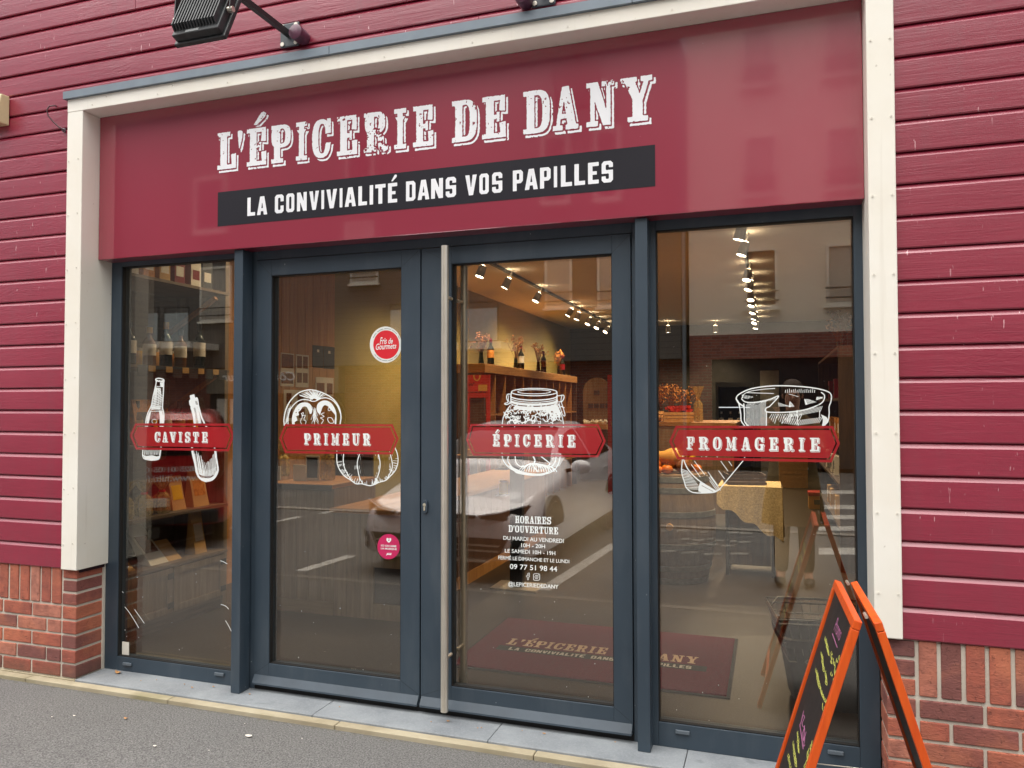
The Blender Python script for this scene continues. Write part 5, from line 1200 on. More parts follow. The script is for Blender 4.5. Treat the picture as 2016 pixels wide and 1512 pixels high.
def oncounter(u0, v0, u1, m, nm, lbl, cat, y, zt, extra=None):
    a, b = Py(u0, v0, y), Py(u1, v0, y); t = thing(nm, lbl, cat, ((a.x + b.x) / 2, y, zt)); MB().box(a.x, y, zt + .0005, b.x, y + .012, a.z).build('board', m, t, bevel=.002)
    if extra: MB().box(a.x + .012, y - .0015, zt + .02, b.x - .012, y - .0003, a.z - .015).build('print', extra, t)
oncounter(602, 897, 628, 'paper', 'framed_card', 'black menu card in a pale frame standing on the counter', 'card', 5.12, zt1, 'slate')
oncounter(577, 915, 602, 'paper', 'leaflet', 'white handwritten leaflet propped on the counter beside the black card', 'leaflet', 5.06, zt1)
oncounter(541, 918, 552, 'paper', 'leaflet', 'narrow white leaflet at the left end of the counter', 'leaflet', 5.05, zt1)
p = Py(645, 940, 5.2); cello((p.x, 5.2, zt1 + .001), 'large golden cellophane gift bag with a bow on the counter', .34, 'cello', 'gold', 'gold', 'cellophane gift bags'); 
p = Py(556, 940, 5.35); cello((p.x, 5.35, zt1 + .001), 'golden cellophane bag with red contents at the back of the counter', .30, 'cello', 'gold', 'rust', 'cellophane gift bags')
p = Py(690, 940, 5.6); t = thing('till_screen', 'black till screen on the counter behind the pumpkin drawing', 'till', (p.x, 5.6, zt2)); MB().box(p.x - .14, 5.55, zt2 + .001, p.x + .14, 5.75, zt2 + .02).build('base', 'black', t); MB().beam((p.x, 5.66, zt2 + .02), (p.x, 5.68, zt2 + .14), .05, .04).build('stand', 'black', t); MB().box(p.x - .18, 5.64, zt2 + .12, p.x + .18, 5.67, zt2 + .36).build('screen', 'slate', t, bevel=.006)
# black display stand with jars on the end of the counter
bx = Py(1016, 1100, 6.1).x
t = thing('display_stand', 'slim black metal display stand with jars between the counter and the door mat', 'display stand', (bx, 6.1, FZ))
MB().box(bx - .20, 6.0, FZ, bx + .20, 6.3, FZ + .012).build('base_plate', 'steel', t); MB().box(bx - .055, 6.1, FZ + .013, bx + .055, 6.16, 1.5).build('post', 'black', t)
for z in (.80, 1.02, 1.26): MB().box(bx - .16, 6.02, z, bx - .056, 6.2, z + .012).build('tray', 'black', t)
for k, z in enumerate((.812, 1.032, 1.272)):
    q = thing('preserve_jar', ['yellow preserve jar on the lowest tray of the black stand', 'pale jar on the middle tray of the black stand', 'small jar on the top tray of the black stand'][k], 'jar', (bx - .11, 6.1, z), 'jars on the black stand')
    MB().lathe((bx - .11, 6.1, z + .0005), [(.036, 0), (.04, .008), (.04, .085), (.03, .1)], 14).build('glass', ['sunyellow', 'linen', 'squash'][k], q, smooth=40); MB().lathe((bx - .11, 6.1, z), [(.034, .1005), (.034, .118)], 14).build('lid', 'gold', q)
# posters on the boarded wall
def poster(u0, v0, u1, v1, lbl, m='paper', blocks=()):
    x = -4.419; a, b = Px(u0, v1, x), Px(u1, v1, x); c = Px(u0, v0, x); t = thing('poster', lbl, 'poster', (x, a.y, a.z), 'posters on the boarded wall')
    z0, z1 = a.z, c.z; y0, y1 = a.y, b.y; MB().box(x, y0, z0, x + .003, y1, z1).build('sheet', m, t)
    if blocks:
        mb = MB()
        for p0, q0, p1, q1 in blocks: mb.box(x + .0032, y0 + (y1 - y0) * p0, z0 + (z1 - z0) * q0, x + .0042, y0 + (y1 - y0) * p1, z0 + (z1 - z0) * q1)
        mb.build('print', 'brown' if m == 'paper' else 'paper', t)
poster(552, 694, 578, 760, 'white poster with two rows of photos, left one of the pair on the boarded wall', 'paper', ((.05, .55, .95, .97), (.05, .08, .95, .42)))
poster(582, 697, 607, 762, 'white poster with rows of photos and small captions, right one of the pair', 'paper', ((.08, .58, .45, .95), (.55, .58, .92, .95), (.08, .14, .45, .44), (.55, .14, .92, .44)))
poster(615, 679, 636, 723, 'dark blue poster with a faint emblem, left one of the blue pair', 'slate', ((.4, .7, .6, .82),))
poster(637, 681, 658, 725, 'dark blue poster with a faint emblem, right one of the blue pair', 'slate', ((.4, .68, .6, .8),))
poster(621, 742, 656, 780, 'white leaflet with two pictures below the blue posters', 'paper', ((.06, .1, .48, .7), (.62, .1, .94, .7)))
poster(558, 767, 606, 830, 'large white leaflet half behind the tomato drawing', 'paper', ((.1, .55, .3, .9), (.55, .5, .8, .9), (.1, .1, .35, .4), (.6, .1, .85, .4)))

# wine rack -----------------------------------------------------------------
RX0, RX1, RY0, RY1, RZT = -4.42, -3.56, 9.42, 14.5, 2.11
t = thing('wine_rack', 'long dark wooden wine rack with an amber top edge along the olive wall', 'wine rack', (RX1, RY0, FZ))
MB().box(RX0, RY0 - .01, RZT - .12, RX1 + .01, RY1, RZT).build('top_board', 'shelfwood', t, bevel=.004)
MB().box(RX0, RY0, FZ, RX1, RY0 + .025, RZT - .121).build('end_panel', 'rackwood', t); MB().box(RX0, RY1 - .025, FZ, RX1, RY1, RZT - .121).build('end_panel', 'rackwood', t)
MB().box(RX0, RY0 + .026, FZ, RX0 + .02, RY1 - .026, RZT - .121).build('back_panel', 'rackwood', t)
for k in range(1, 12):
    y = RY0 + k * (RY1 - RY0) / 12; MB().box(RX0 + .021, y - .012, FZ, RX1, y + .012, RZT - .121).build('divider', 'shelfwood', t)
for k in range(12):
    y = RY0 + k * (RY1 - RY0) / 12; y2 = y + (RY1 - RY0) / 12
    for z in (.55, 1.02, 1.42): MB().box(RX0 + .021, y + .026, z, RX1 - .005, y2 - .026, z + .02).build('shelf_board', 'shelfwood', t)
for k, (i, z, la) in enumerate(((0, 1.44, 'sunyellow'), (2, 1.44, 'paper'), (4, 1.44, 'kraft'), (8, 1.44, 'paper'), (9, 1.44, 'kraft'), (10, 1.44, 'paper'), (11, 1.44, 'sunyellow'), (9, 1.04, 'paper'), (10, 1.04, 'winered'), (11, 1.04, 'paper'), (1, 1.04, 'kraft'), (3, 1.04, 'paper'), (1, 1.44, 'winered'), (3, 1.44, 'sunyellow'), (5, 1.44, 'paper'), (6, 1.44, 'winered'), (7, 1.44, 'kraft'), (5, 1.04, 'paper'), (7, 1.04, 'paper'), (8, 1.04, 'sunyellow'), (2, 1.04, 'winered'))):
    y = RY0 + (i + .5) * (RY1 - RY0) / 12
    bottle((-3.70, y, z + .001), f'dark wine bottle with a {dict(sunyellow="yellow", paper="white", kraft="tan", winered="red")[la]} label in bay {["one","two","three","four","five","six","seven","eight","nine","ten","eleven","twelve"][i]} of the wine rack, {"upper" if z > 1.2 else "lower"} row', 'bottle', la, .32, .042)
def flowers(loc, lbl, h, m, seed):
    r = random.Random(seed); t = thing('dried_bouquet', lbl, 'dried flowers', loc, 'dried bouquets in the shop'); c = Vector(loc)
    MB().lathe(c, [(.035, 0), (.04, .02), (.03, .12), (.026, .16), (.032, .18)], 12).build('glass_vase', 'bottle', t, smooth=40)
    st = MB(); hd = MB()
    for k in range(26):
        a = r.uniform(0, 6.28); sp = r.uniform(.02, .16); e = c + Vector((math.cos(a) * sp, math.sin(a) * sp, r.uniform(.6, 1.0) * h)); st.tube([c + Vector((0, 0, .12)), (c + e) / 2 + Vector((0, 0, .08)), e], .0025, 5)
        for _ in range(5):
            q = e + Vector((r.uniform(-.03, .03), r.uniform(-.03, .03), r.uniform(-.06, .03))); s_ = r.uniform(.008, .02); n1 = Vector((r.uniform(-1, 1), r.uniform(-1, 1), r.uniform(-1, 1))).normalized(); n2 = n1.orthogonal()
            hd.add([q - n1 * s_, q + n2 * s_ * .6, q + n1 * s_, q - n2 * s_ * .6], [(0, 1, 2, 3)])
    st.build('stems', 'brown', t); hd.build('flower_heads', m, t)
for k, (u, h, m, lb) in enumerate(((950, .42, 'brown', 'dark dried bouquet at the near end of the wine rack top'), (1018, .5, 'brown', 'tall brown dried bouquet, second along the wine rack top'), (1062, .5, 'rust', 'orange dried bouquet, third along the wine rack top'), (1102, .45, 'rust', 'rust dried bouquet at the far end of the wine rack top'))):
    p = Px(u, 720, -3.68); flowers((-3.70, p.y, RZT + .001), lb, h, m, k)
for k, (u, lb) in enumerate(((966, 'wine bottle with an orange label and red capsule on top of the rack, nearest'), (1026, 'wine bottle beside the tall brown bouquet on top of the rack'), (1070, 'wine bottle with a red capsule behind the orange bouquet'), (1107, 'wine bottle with a red label at the far end of the rack top'))):
    p = Px(u, 720, -3.62); bottle((-3.62, p.y, RZT + .001), lb, 'bottle', ['rust', 'paper', 'brown', 'winered'][k], .36, .048, 'winered')
# red hanging promotional board on the rack's end
y = 9.38; a, b = Py(917, 783, y), Py(964, 738, y)
t = thing('promo_board', 'red cardboard display with a cream loop and small black print on the wine rack end', 'display', ((a.x + b.x) / 2, y, FZ))
MB().box(a.x - .02, y, FZ, a.x + .05, y + .03, a.z - .0005).build('leg', 'red', t); MB().box(b.x - .05, y, FZ, b.x, y + .03, a.z - .0005).build('leg', 'red', t); MB().box(a.x - .02, y, a.z, b.x, y + .03, b.z).build('board', 'red', t)
w_, h_ = b.x - a.x, b.z - a.z
def bp(p, q): return Vector((a.x + w_ * p, y - .0015, a.z + h_ * q))
F = Field(0, 0, 1, 1.05, .012); F.stroke(EL('+', .47, .98, .13, .22, 2, 180, 360)[1], .06); F.cut(F.polyd([(0, 1), (1, 1), (1, 1.2), (0, 1.2)])); flatbuild(F.mesh(bp), 'cream_loop', 'squash', t)
F = Field(0, 0, 1, 1, .009); F.poly([(.53, .30), (.90, .30), (.90, .57), (.53, .57)]); flatbuild(F.mesh(bp), 'paper_patch', 'squash', t)
flatbuild(text_mb('m°', lambda p, q: bp(.15 + .22 * p, .52 + .16 * q), .02), 'emblem', 'black', t)
F = Field(0, 0, 1, 1, .009)
for k in range(30):
    if k % 6 != 4: x = .04 + k * .03; F.stroke([(x, .21 + rnd.uniform(0, .02)), (x + .012, .27 - rnd.uniform(0, .02))], .02)
flatbuild(F.mesh(bp), 'small_print', 'black', t)
# crates in front of the rack
def crate(loc, dims, lbl, rz=0.0, m='cratewood', grp='wooden crates'):
    t = thing('wooden_crate', lbl, 'crate', loc, grp, rz); L, W, Hh = dims
    for s in (-1, 1):
        mb = MB()
        for k in range(3): mb.box(-L / 2, s * W / 2 - .006, k * Hh / 3 + .003, L / 2, s * W / 2 + .006, (k + 1) * Hh / 3 - .006)
        mb.build('side_slats', m, t, local=True)
        mb = MB()
        for k in range(3): mb.box(s * (L / 2 - .006) - .006, -W / 2 + .0065, k * Hh / 3 + .003, s * (L / 2 - .006) + .006, W / 2 - .0065, (k + 1) * Hh / 3 - .006)
        mb.build('end_slats', m, t, local=True)
    MB().box(-L / 2 + .0125, -W / 2 + .0065, 0, L / 2 - .0125, W / 2 - .0065, .008).build('bottom', m, t, local=True); return t
t = thing('low_shelf', 'low amber wooden shelf in front of the wine rack', 'shelf', (-3.3, 9.0, FZ)); MB().box(-3.62, 8.5, .92, -2.9, 9.3, .96).build('shelf_top', 'shelfwood', t)
for x, yy in ((-3.60, 8.52), (-2.94, 8.52), (-3.60, 9.26), (-2.94, 9.26)): MB().box(x, yy, FZ, x + .03, yy + .03, .9195).build('leg', 'shelfwood', t)
crate((-3.42, 8.9, .961), (.3, .4, .18), 'small pale crate on the low shelf below the red display', .1); crate((-3.05, 8.8, .961), (.26, .4, .16), 'tilted pale crate on the low shelf beside the jar drawing', .5)
# arched cabinet at the back
ya_ = 15.4; a, b = Py(1142, 905, ya_), Py(1196, 742, ya_); cx = (a.x + b.x) / 2; hw = (b.x - a.x) / 2
t = thing('arched_cabinet', 'tall cabinet with an arched pale back and a tray of garlic', 'cabinet', (cx, ya_, FZ))
zs = b.z - hw; pts = [(cx - hw, ya_ + .3, FZ), (cx + hw, ya_ + .3, FZ)] + [(cx + hw * math.cos(k * math.pi / 16), ya_ + .3, zs + hw * math.sin(k * math.pi / 16)) for k in range(17)]
MB().prism(pts, (0, .03, 0)).build('arched_back', 'barrelwood', t); zs1 = Py(1160, 845, ya_).z
MB().box(cx - hw, ya_, FZ, cx + hw, ya_ + .299, zs1).build('base', 'rackwood', t); MB().box(cx - hw + .02, ya_ - .01, zs1 + .0005, cx + hw - .02, ya_ + .25, zs1 + .10).build('tray', 'cratewood', t)
mb = MB()
for k in range(40): mb.ball((cx + rnd.uniform(-hw + .06, hw - .06), ya_ + rnd.uniform(.02, .22), zs1 + .12 + rnd.uniform(0, .05)), .035, 8, 6)
mb.build('garlic_heads', 'paper', t)['kind'] = 'stuff'
for k in range(4): xx = cx - hw * .62 + k * hw * .42; MB().box(xx, ya_ + .28, zs1 + .43, xx + .10, ya_ + .299, zs1 + .53).build('slate_tag', 'slate', t)
MB().box(cx - .06, ya_ + .28, zs1 + .70, cx + .06, ya_ + .299, zs1 + .80).build('slate_tag', 'slate', t)
p = Py(1201, 840, 13.0); t = thing('red_pillar_display', 'narrow tall red display column near the back wall', 'display', (p.x, 13, FZ)); MB().box(p.x - .04, 13, FZ, p.x + .12, 13.2, Py(1201, 738, 13).z).build('column', 'red', t)

# barrel with squashes ----------------------------------------------------------
BC = Vector((-.83, 6.92, FZ)); BHT = .93
t = thing('wine_barrel', 'old oak wine barrel with metal hoops carrying a pile of squashes', 'barrel', BC)
def br_(h): return .30 + .075 * math.sin(math.pi * h / BHT)
MB().lathe(BC, [(br_(k * BHT / 16), .001 + k * BHT / 16) for k in range(17)], 40).build('staves', 'barrelwood', t, smooth=50)
for h in (.03, .14, .33, .60, .80, .89): MB().lathe(BC, [(br_(h - .024) + .0005, h - .024), (br_(h - .024) + .004, h - .022), (br_(h + .024) + .004, h + .022), (br_(h + .024) + .0005, h + .024)], 40).build('hoop', 'hoop', t, smooth=30)
q = BC + Vector((.02, -.372, .50)); MB().lathe(q, [(.028, -.012), (.032, 0), (.032, .03)], 18, 'y').build('bung', 'cratewood', t)
pz = BC.z + BHT + .0015
def squash(dx, dy, r, lbl, m='pumpkin', sz=.72, z=0.0, lob=.14):
    c = BC + Vector((dx, dy, BHT + .002 + r * sz + z)); t = thing('squash', lbl, 'squash', c - Vector((0, 0, r * sz)), 'squashes on the barrel'); MB().ball(c, r, 20, 10, 1, 1, sz, 9, lob).build('flesh', m, t, smooth=60); MB().tube([c + Vector((0, 0, r * sz * .8)), c + Vector((.01, 0, r * sz + .03))], .010, 7, r1=.006).build('stalk', 'brown', t)
squash(-.17, -.12, .10, 'large orange squash at the near side of the barrel top'); squash(-.02, -.20, .055, 'small round orange squash at the front rim of the barrel'); squash(-.10, -.235, .05, 'smaller paired orange squash at the front rim of the barrel'); squash(.12, -.12, .085, 'dark brown squash on the right of the barrel top', 'brown'); squash(-.16, .08, .09, 'orange squash behind the large one on the barrel', z=.03); squash(.02, .10, .11, 'biggest orange squash at the back of the barrel', z=.02); squash(.21, .02, .05, 'little orange squash at the right rim of the barrel')
c = BC + Vector((-.06, -.08, BHT + .14)); t = thing('butternut_squash', 'long tan butternut squash lying on the orange squashes', 'squash', c, 'squashes on the barrel'); MB().lathe(c, [(.01, -.17), (.045, -.16), (.05, -.05), (.055, .0), (.085, .07), (.08, .13), (.03, .165)], 18, 'x').build('flesh', 'squash', t, smooth=60); MB().tube([c + Vector((-.17, 0, 0)), c + Vector((-.2, 0, .01))], .01, 7).build('stalk', 'brown', t)
c = BC + Vector((.14, -.06, BHT + .19)); t = thing('sunflower', 'bright yellow sunflower head among the squashes', 'flower', c)
mb = MB()
for k in range(22):
    a = 2 * math.pi * k / 22; d = Vector((math.cos(a), 0, math.sin(a))); s_ = Vector((-math.sin(a), 0, math.cos(a))); mb.add([c + d * .03 - s_ * .01, c + d * .03 + s_ * .01, c + d * .07 + s_ * .012 + Vector((0, -.01, 0)), c + d * .10 + Vector((0, -.004, 0)), c + d * .07 - s_ * .012 + Vector((0, -.01, 0))], [(0, 1, 2, 3, 4)])
mb.build('petals', 'sunyellow', t); MB().lathe(c, [(.035, -.006), (.03, -.014), (.01, -.018)], 14, 'y').build('seed_disc', 'rust', t)
# cloth-covered side table right of the barrel
tx0, tx1, ty0, ty1 = -.42, .06, 7.15, 7.7; tz = Py(1460, 957, 7.2).z
t = thing('side_table', 'small side table under a cream lace cloth beside the barrel', 'table', (tx0, ty0, FZ)); MB().box(tx0, ty0, tz - .03, tx1, ty1, tz).build('table_top', 'cratewood', t); MB().box(tx0 + .062, ty0 + .065, .12, tx1 - .062, ty1 - .07, tz - .031).build('under_table_shade_box', 'rackwood', t)  # dark box added below the top to stand for the shade there
for x in (tx0 + .03, tx1 - .06):
    for yy in (ty0 + .03, ty1 - .06): MB().box(x, yy, FZ, x + .03, yy + .03, tz - .0305).build('leg', 'black', t)
mb = MB(); n = 40; per = []
for k in range(n + 1):
    q = k / n * (tx1 - tx0 + .08 + .5); x = tx0 - .04 + min(q, tx1 - tx0 + .08); yy = ty0 - .03 + max(0, q - (tx1 - tx0 + .08)); per.append((x, yy))
vs = []; fs = []
for k, (x, yy) in enumerate(per):
    fold = .018 * math.sin(k * 1.25); dl_ = .16 + .30 * min(1, k / n * 2.0) + .02 * math.sin(k * .9)
    for j in range(5): vs.append((x + (fold if k > n * .55 else fold * .3) * j / 4, yy - (fold if k <= n * .55 else 0) * j / 4 - .004 * j, tz + .004 - dl_ * j / 4))
for k in range(n):
    for j in range(4): fs.append((k * 5 + j, k * 5 + j + 1, (k + 1) * 5 + j + 1, (k + 1) * 5 + j))
mb.add(vs, fs); mb.box(tx0 - .03, ty0 - .02, tz + .0005, tx1 + .03, ty1, tz + .004)
o = rebase(mb.build('lace_cloth', 'linen', smooth=60), (tx0, ty0, tz)); tag(o, 'cream lace cloth hanging over the side table in uneven folds', 'tablecloth')
crate(((tx0 + tx1) / 2 - .05, 7.4, tz + .0045), (.34, .3, .10), 'shallow dark crate of small goods on the lace cloth', .2, 'rackwood')
# long produce table further back, with baskets of dried flowers
zt = Py(1330, 832, 8.8).z
t = thing('produce_table', 'amber wooden produce table behind the barrel, set with crates and dried flowers', 'table', (-1.5, 8.8, FZ)); MB().box(-1.75, 8.8, zt - .04, -.35, 10.4, zt).build('table_top', 'shelfwood', t)
for x in (-1.72, -.43):
    for yy in (8.83, 10.3): MB().box(x, yy, FZ, x + .05, yy + .05, zt - .041).build('leg', 'shelfwood', t)
MB().box(-1.70, 8.81, .35, -.40, 8.835, zt - .042).build('front_panel', 'barrelwood', t); MB().box(-1.70, 8.836, .35, -.40, 10.3, .37).build('lower_shelf', 'shelfwood', t)
crate((-1.02, 9.1, zt + .001), (.34, .3, .12), 'crate of red and cream packets on the produce table', .15); crate((-1.38, 9.2, zt + .001), (.3, .3, .13), 'crate at the left end of the produce table', -.1)
mb = MB()
for k in range(30): c = Vector((-1.02 + rnd.uniform(-.13, .13), 9.1 + rnd.uniform(-.1, .1), zt + .13 + rnd.uniform(0, .05))); mb.box(c.x - .03, c.y - .02, c.z - .015, c.x + .03, c.y + .02, c.z + .015, rot=Matrix.Rotation(rnd.uniform(0, 3), 3, 'Z'))
o = rebase(mb.build('wrapped_sweets', 'red'), (-1.02, 9.1, zt + .12)); tag(o, 'heap of red wrapped sweets filling a crate on the produce table', 'sweets'); o['kind'] = 'stuff'
p = Py(1375, 830, 9.3); cello((p.x, 9.3, zt + .001), 'big cellophane-wrapped hamper on the produce table behind the cheese decal', .42, 'cello', 'gold', 'rust', 'cellophane gift bags')
for k, (u, lb) in enumerate(((1300, 'dried flower bunch at the left end of the produce table'), (1322, 'dried flower bunch next to the left end of the produce table'), (1347, 'dried flower bunch beside the wrapped hamper'))):
    p = Py(u, 820, 9.9); flowers((p.x, 9.9, zt + .001), lb, .45, 'rust', 20 + k)
# bottle fridge at the back wall
yf = 16.6; a, b = Py(1410, 905, yf), Py(1482, 752, yf)
t = thing('bottle_fridge', 'black upright bottle fridge with lit shelves against the back wall', 'fridge', (a.x, yf, FZ))
MB().box(a.x, yf + .02, FZ, b.x, yf + .7, .25).box(a.x, yf + .02, .251, a.x + .05, yf + .7, b.z - .101).box(b.x - .05, yf + .02, .251, b.x, yf + .7, b.z - .101).box(a.x, yf + .02, b.z - .1, b.x, yf + .7, b.z).box(a.x + .051, yf + .65, .251, b.x - .051, yf + .7, b.z - .101).build('cabinet', 'black', t)
lit = emis('lit_shelf_strip', (.75, .85, 1.0), .7)
for k, z in enumerate((.7, 1.1, 1.5)):
    MB().box(a.x + .052, yf + .1, z, b.x - .052, yf + .64, z + .015).build('shelf', 'paper', t); MB().box(a.x + .06, yf + .085, z - .002, b.x - .06, yf + .0995, z + .018).build('light_strip', lit, t)
for k in range(8):
    z = (.716, 1.116)[k % 2]; x = a.x + .1 + (k // 2) * (b.x - a.x - .2) / 3
    bottle((x, yf + .25, z), f'chilled bottle on the {"upper" if z > 1 else "lower"} lit shelf of the black fridge, {["first","second","third","last"][k // 2]} in its row', 'bottle', 'paper', .3, .04, 'paper', 'bottles in the fridge')
# back doorway, brass post, crate stack, right-hand shelf
t = thing('back_door', 'pale grey door half open in the back wall', 'door', (-.1, 17.42, FZ)); MB().box(Py(1498, 900, 17.4).x, 17.40, FZ, Py(1535, 900, 17.4).x, 17.46, 2.3).build('leaf', plain('grey_door', '8e8b82', .6), t); MB().lathe((Py(1530, 900, 17.38).x, 17.385, 1.05), [(.025, -.03), (.025, .015)], 10, 'y').build('handle', 'steel', t)
p = Pz(1580, 930, FZ); t = thing('brass_post', 'slim brass upright post standing on the shop floor near the back', 'post', (p.x, p.y, FZ)); MB().box(p.x - .025, p.y, FZ + .02, p.x + .025, p.y + .05, Py(1580, 735, p.y).z).build('shaft', 'gold', t); MB().box(p.x - .08, p.y - .06, FZ, p.x + .08, p.y + .1, FZ + .0195).build('foot', 'gold', t)
p = Pz(1565, 962, FZ)
for k in range(3): crate((p.x - .02, p.y + .3, FZ + .001 + k * .25), (.5, .36, .24), ['lowest pale crate of the stack at the back of the shop', 'middle pale crate of the stack at the back of the shop', 'topmost pale crate of the stack at the back of the shop'][k])
t = thing('side_rack', 'brown wooden shelving on the right side of the shop topped with dried flowers', 'shelving', (.62, 7.6, FZ))
MB().box(.60, 7.6, FZ, 1.05, 7.63, 2.1).build('end_panel', 'rackwood', t); MB().box(.60, 10.6, FZ, 1.05, 10.63, 2.1).build('end_panel', 'rackwood', t); MB().box(1.03, 7.631, FZ, 1.05, 10.599, 2.1).build('back_panel', 'rackwood', t)
for z in (.4, .8, 1.2, 1.6, 2.08): MB().box(.60, 7.631, z, 1.029, 10.599, z + .025).build('shelf_board', 'rackwood', t)
flowers((.72, 8.4, 2.106), 'dried bouquet on top of the right-hand shelving, nearer the glass', .4, 'brown', 31); flowers((.75, 9.4, 2.106), 'dried bouquet on top of the right-hand shelving, farther back', .45, 'rust', 32)
for k in range(14):
    z = (.4255, .8255, 1.2255, 1.6255)[k % 4]; y = 7.8 + (k // 4) * .6 + (k % 3) * .1
    q_ = thing('packet', 'small tan or white packet among those on the right-hand shelving', 'packet', (.70, y, z), 'packets on the right-hand shelving'); MB().box(.63, y, z, .78, y + .14, z + .2).build('box', ['kraft', 'paper', 'rust', 'winered'][k % 4], q_, bevel=.004); MB().box(.6285, y + .02, z + .06, .6298, y + .12, z + .15).build('packet_label', ['paper', 'slate'][k % 2], q_)
p = Pz(1610, 1003, FZ); t = thing('ice_box', 'white and red cool box on the floor beside the right-hand shelving', 'cool box', (p.x, p.y, FZ)); MB().box(p.x - .12, p.y, FZ + .0005, p.x + .12, p.y + .3, .22).build('body', 'squash', t, bevel=.01); MB().box(p.x - .125, p.y - .005, .2205, p.x + .125, p.y + .305, .28).build('lid', 'red', t, bevel=.01); MB().box(p.x - .05, p.y - .003, .10, p.x + .05, p.y - .0002, .17).build('emblem', 'slate', t)
# black basket bin with wire basket
c = Vector((.27, 4.28, FZ)); RB = Matrix.Rotation(math.radians(8), 3, 'Z')
t = thing('basket_bin', 'tapered black plastic shopping basket tub on the floor inside the right window', 'tub', c)
def ring(hx, hy, z, n=6):
    pts = []
    for sx, sy in ((-1, -1), (1, -1), (1, 1), (-1, 1)):
        for k in range(n):
            a = math.atan2(sy, sx) - math.pi / 4 + math.pi / 2 * k / (n - 1); rr = .05; pts.append(c + RB @ Vector((sx * (hx - rr) + rr * math.cos(a), sy * (hy - rr) + rr * math.sin(a), z)))
    return pts
mb = MB(); rings = [ring(.165, .13, .001), ring(.18, .14, .03), ring(.225, .18, .32), ring(.25, .20, .325), ring(.255, .205, .365), ring(.24, .19, .37), ring(.215, .17, .34), ring(.17, .13, .02)]
vs = [p for r in rings for p in r]; n = len(rings[0]); fs = [(i * n + k, i * n + (k + 1) % n, (i + 1) * n + (k + 1) % n, (i + 1) * n + k) for i in range(len(rings) - 1) for k in range(n)] + [tuple(range(n))[::-1], tuple(range((len(rings) - 1) * n, len(rings) * n))]
mb.add(vs, fs); mb.build('tub', 'plastic', t, smooth=35)
d0 = c + RB @ Vector((-.10, -.212, .24)); ex = RB @ Vector((1, .0, 0)); ez = RB @ Vector((0, -.155, 1)).normalized()
F = Field(-.06, -.04, .1, .06, .003); rr = [(-.04, .02), (.03, .02), (.04, .03), (.03, .04), (-.04, .04), (-.05, .03), (-.04, .02)]; F.stroke(rr, .007); F.stroke([(-.045, -.01), (.06, -.01)], .008)
flatbuild(F.mesh(lambda x, z: d0 + ex * x + ez * z + RB @ Vector((0, -.006, 0))), 'moulded_badge', plain('grey_badge', '707274', .5), t)
mb = MB(); W1, W2 = (.215, .165), (.275, .22); zz0, zz1 = .25, .47
def wr_(hx, hy, z): return [c + RB @ Vector((sx * hx, sy * hy, z)) for sx, sy in ((-1, -1), (1, -1), (1, 1), (-1, 1), (-1, -1))]
wb = thing('wire_basket', 'chrome wire shopping basket nested in the black tub', 'basket', c + Vector((0, 0, zz0)))
for q in (0, .45, .9, 1.0): mb.tube(wr_(W1[0] + (W2[0] - W1[0]) * q, W1[1] + (W2[1] - W1[1]) * q, zz0 + (zz1 - zz0) * q), .0035 if q < .9 else .005, 6)
lo, hi = wr_(*W1, zz0), wr_(*W2, zz1)
for s in range(4):
    for k in range(13): q = k / 12; mb.tube([lo[s].lerp(lo[s + 1], q), hi[s].lerp(hi[s + 1], q)], .0017, 5)
for k in range(9): q = k / 8; mb.tube([lo[0].lerp(lo[1], q), lo[3].lerp(lo[2], q)], .0017, 5)
mb.build('wire_body', 'wire', wb)
for s in (-1, 1): MB().tube([c + RB @ Vector((-.27, s * .05, zz1)), c + RB @ Vector((-.22, s * .16, zz1 + .02)), c + RB @ Vector((.22, s * .16, zz1 + .02)), c + RB @ Vector((.27, s * .05, zz1))], .004, 6).build('handle', 'wire', wb)
# ================================================================= across the street (seen in the glass)
def facade_window(par, x0, z0, x1, z1, y, frame='white', rail=True, pane='blind'):
    wd = sub('window', par)
    mb = MB(); f = .07
    mb.box(x0, y - .02, z0, x0 + f, y + .05, z1).box(x1 - f, y - .02, z0, x1, y + .05, z1).box(x0 + f, y - .02, z0, x1 - f, y + .05, z0 + f).box(x0 + f, y - .02, z1 - f, x1 - f, y + .05, z1); mb.build('frame', frame, wd)
    MB().box(x0 + f, y - .02, z0 + f, x1 - f, y + .012, z1 - f).build('pane', M[pane], wd)
    MB().box(x0 - .05, y - .02, z0 - .06, x1 + .05, y + .10, z0 - .001).build('sill', frame, wd)
    if rail:
        r = MB()
        for z in (z0 + .18, z0 + .42): r.tube([(x0 - .02, y + .09, z), (x1 + .02, y + .09, z)], .02, 6)
        r.build('guard_rail', 'black', wd)
M['blind'] = plain('pale_roller_blind', 'b9b4aa', .6); M['darkpane'] = plain('dark_window_pane', '2a2c30', .1)
M['stucco'] = plain('cream_stucco', 'e9e0d0', .85, var=.05, scale=2); M['clap'] = m_clapboard('grey_clapboard', hexc('5d5b58'), hexc('6d6a66'), .16)
M['bwall'] = m_brickwall('street_brick'); M['balc'] = plain('frosted_balcony_panel', 'b9c2c2', .3)
YO = My(1500, 700, 20.0).y
xb = My(1357, 700, 20.0).x
st = thing('stucco_building', 'cream stucco block over brick ground floor across the street, mirrored in the right window', 'building', (xb, YO, 0), 'buildings across the street')
ztop = My(1520, 656, 20.0).z
MB().box(xb, YO - 6, ztop, xb + 16, YO - .03, 11.6).build('stucco_wall', 'stucco', st)
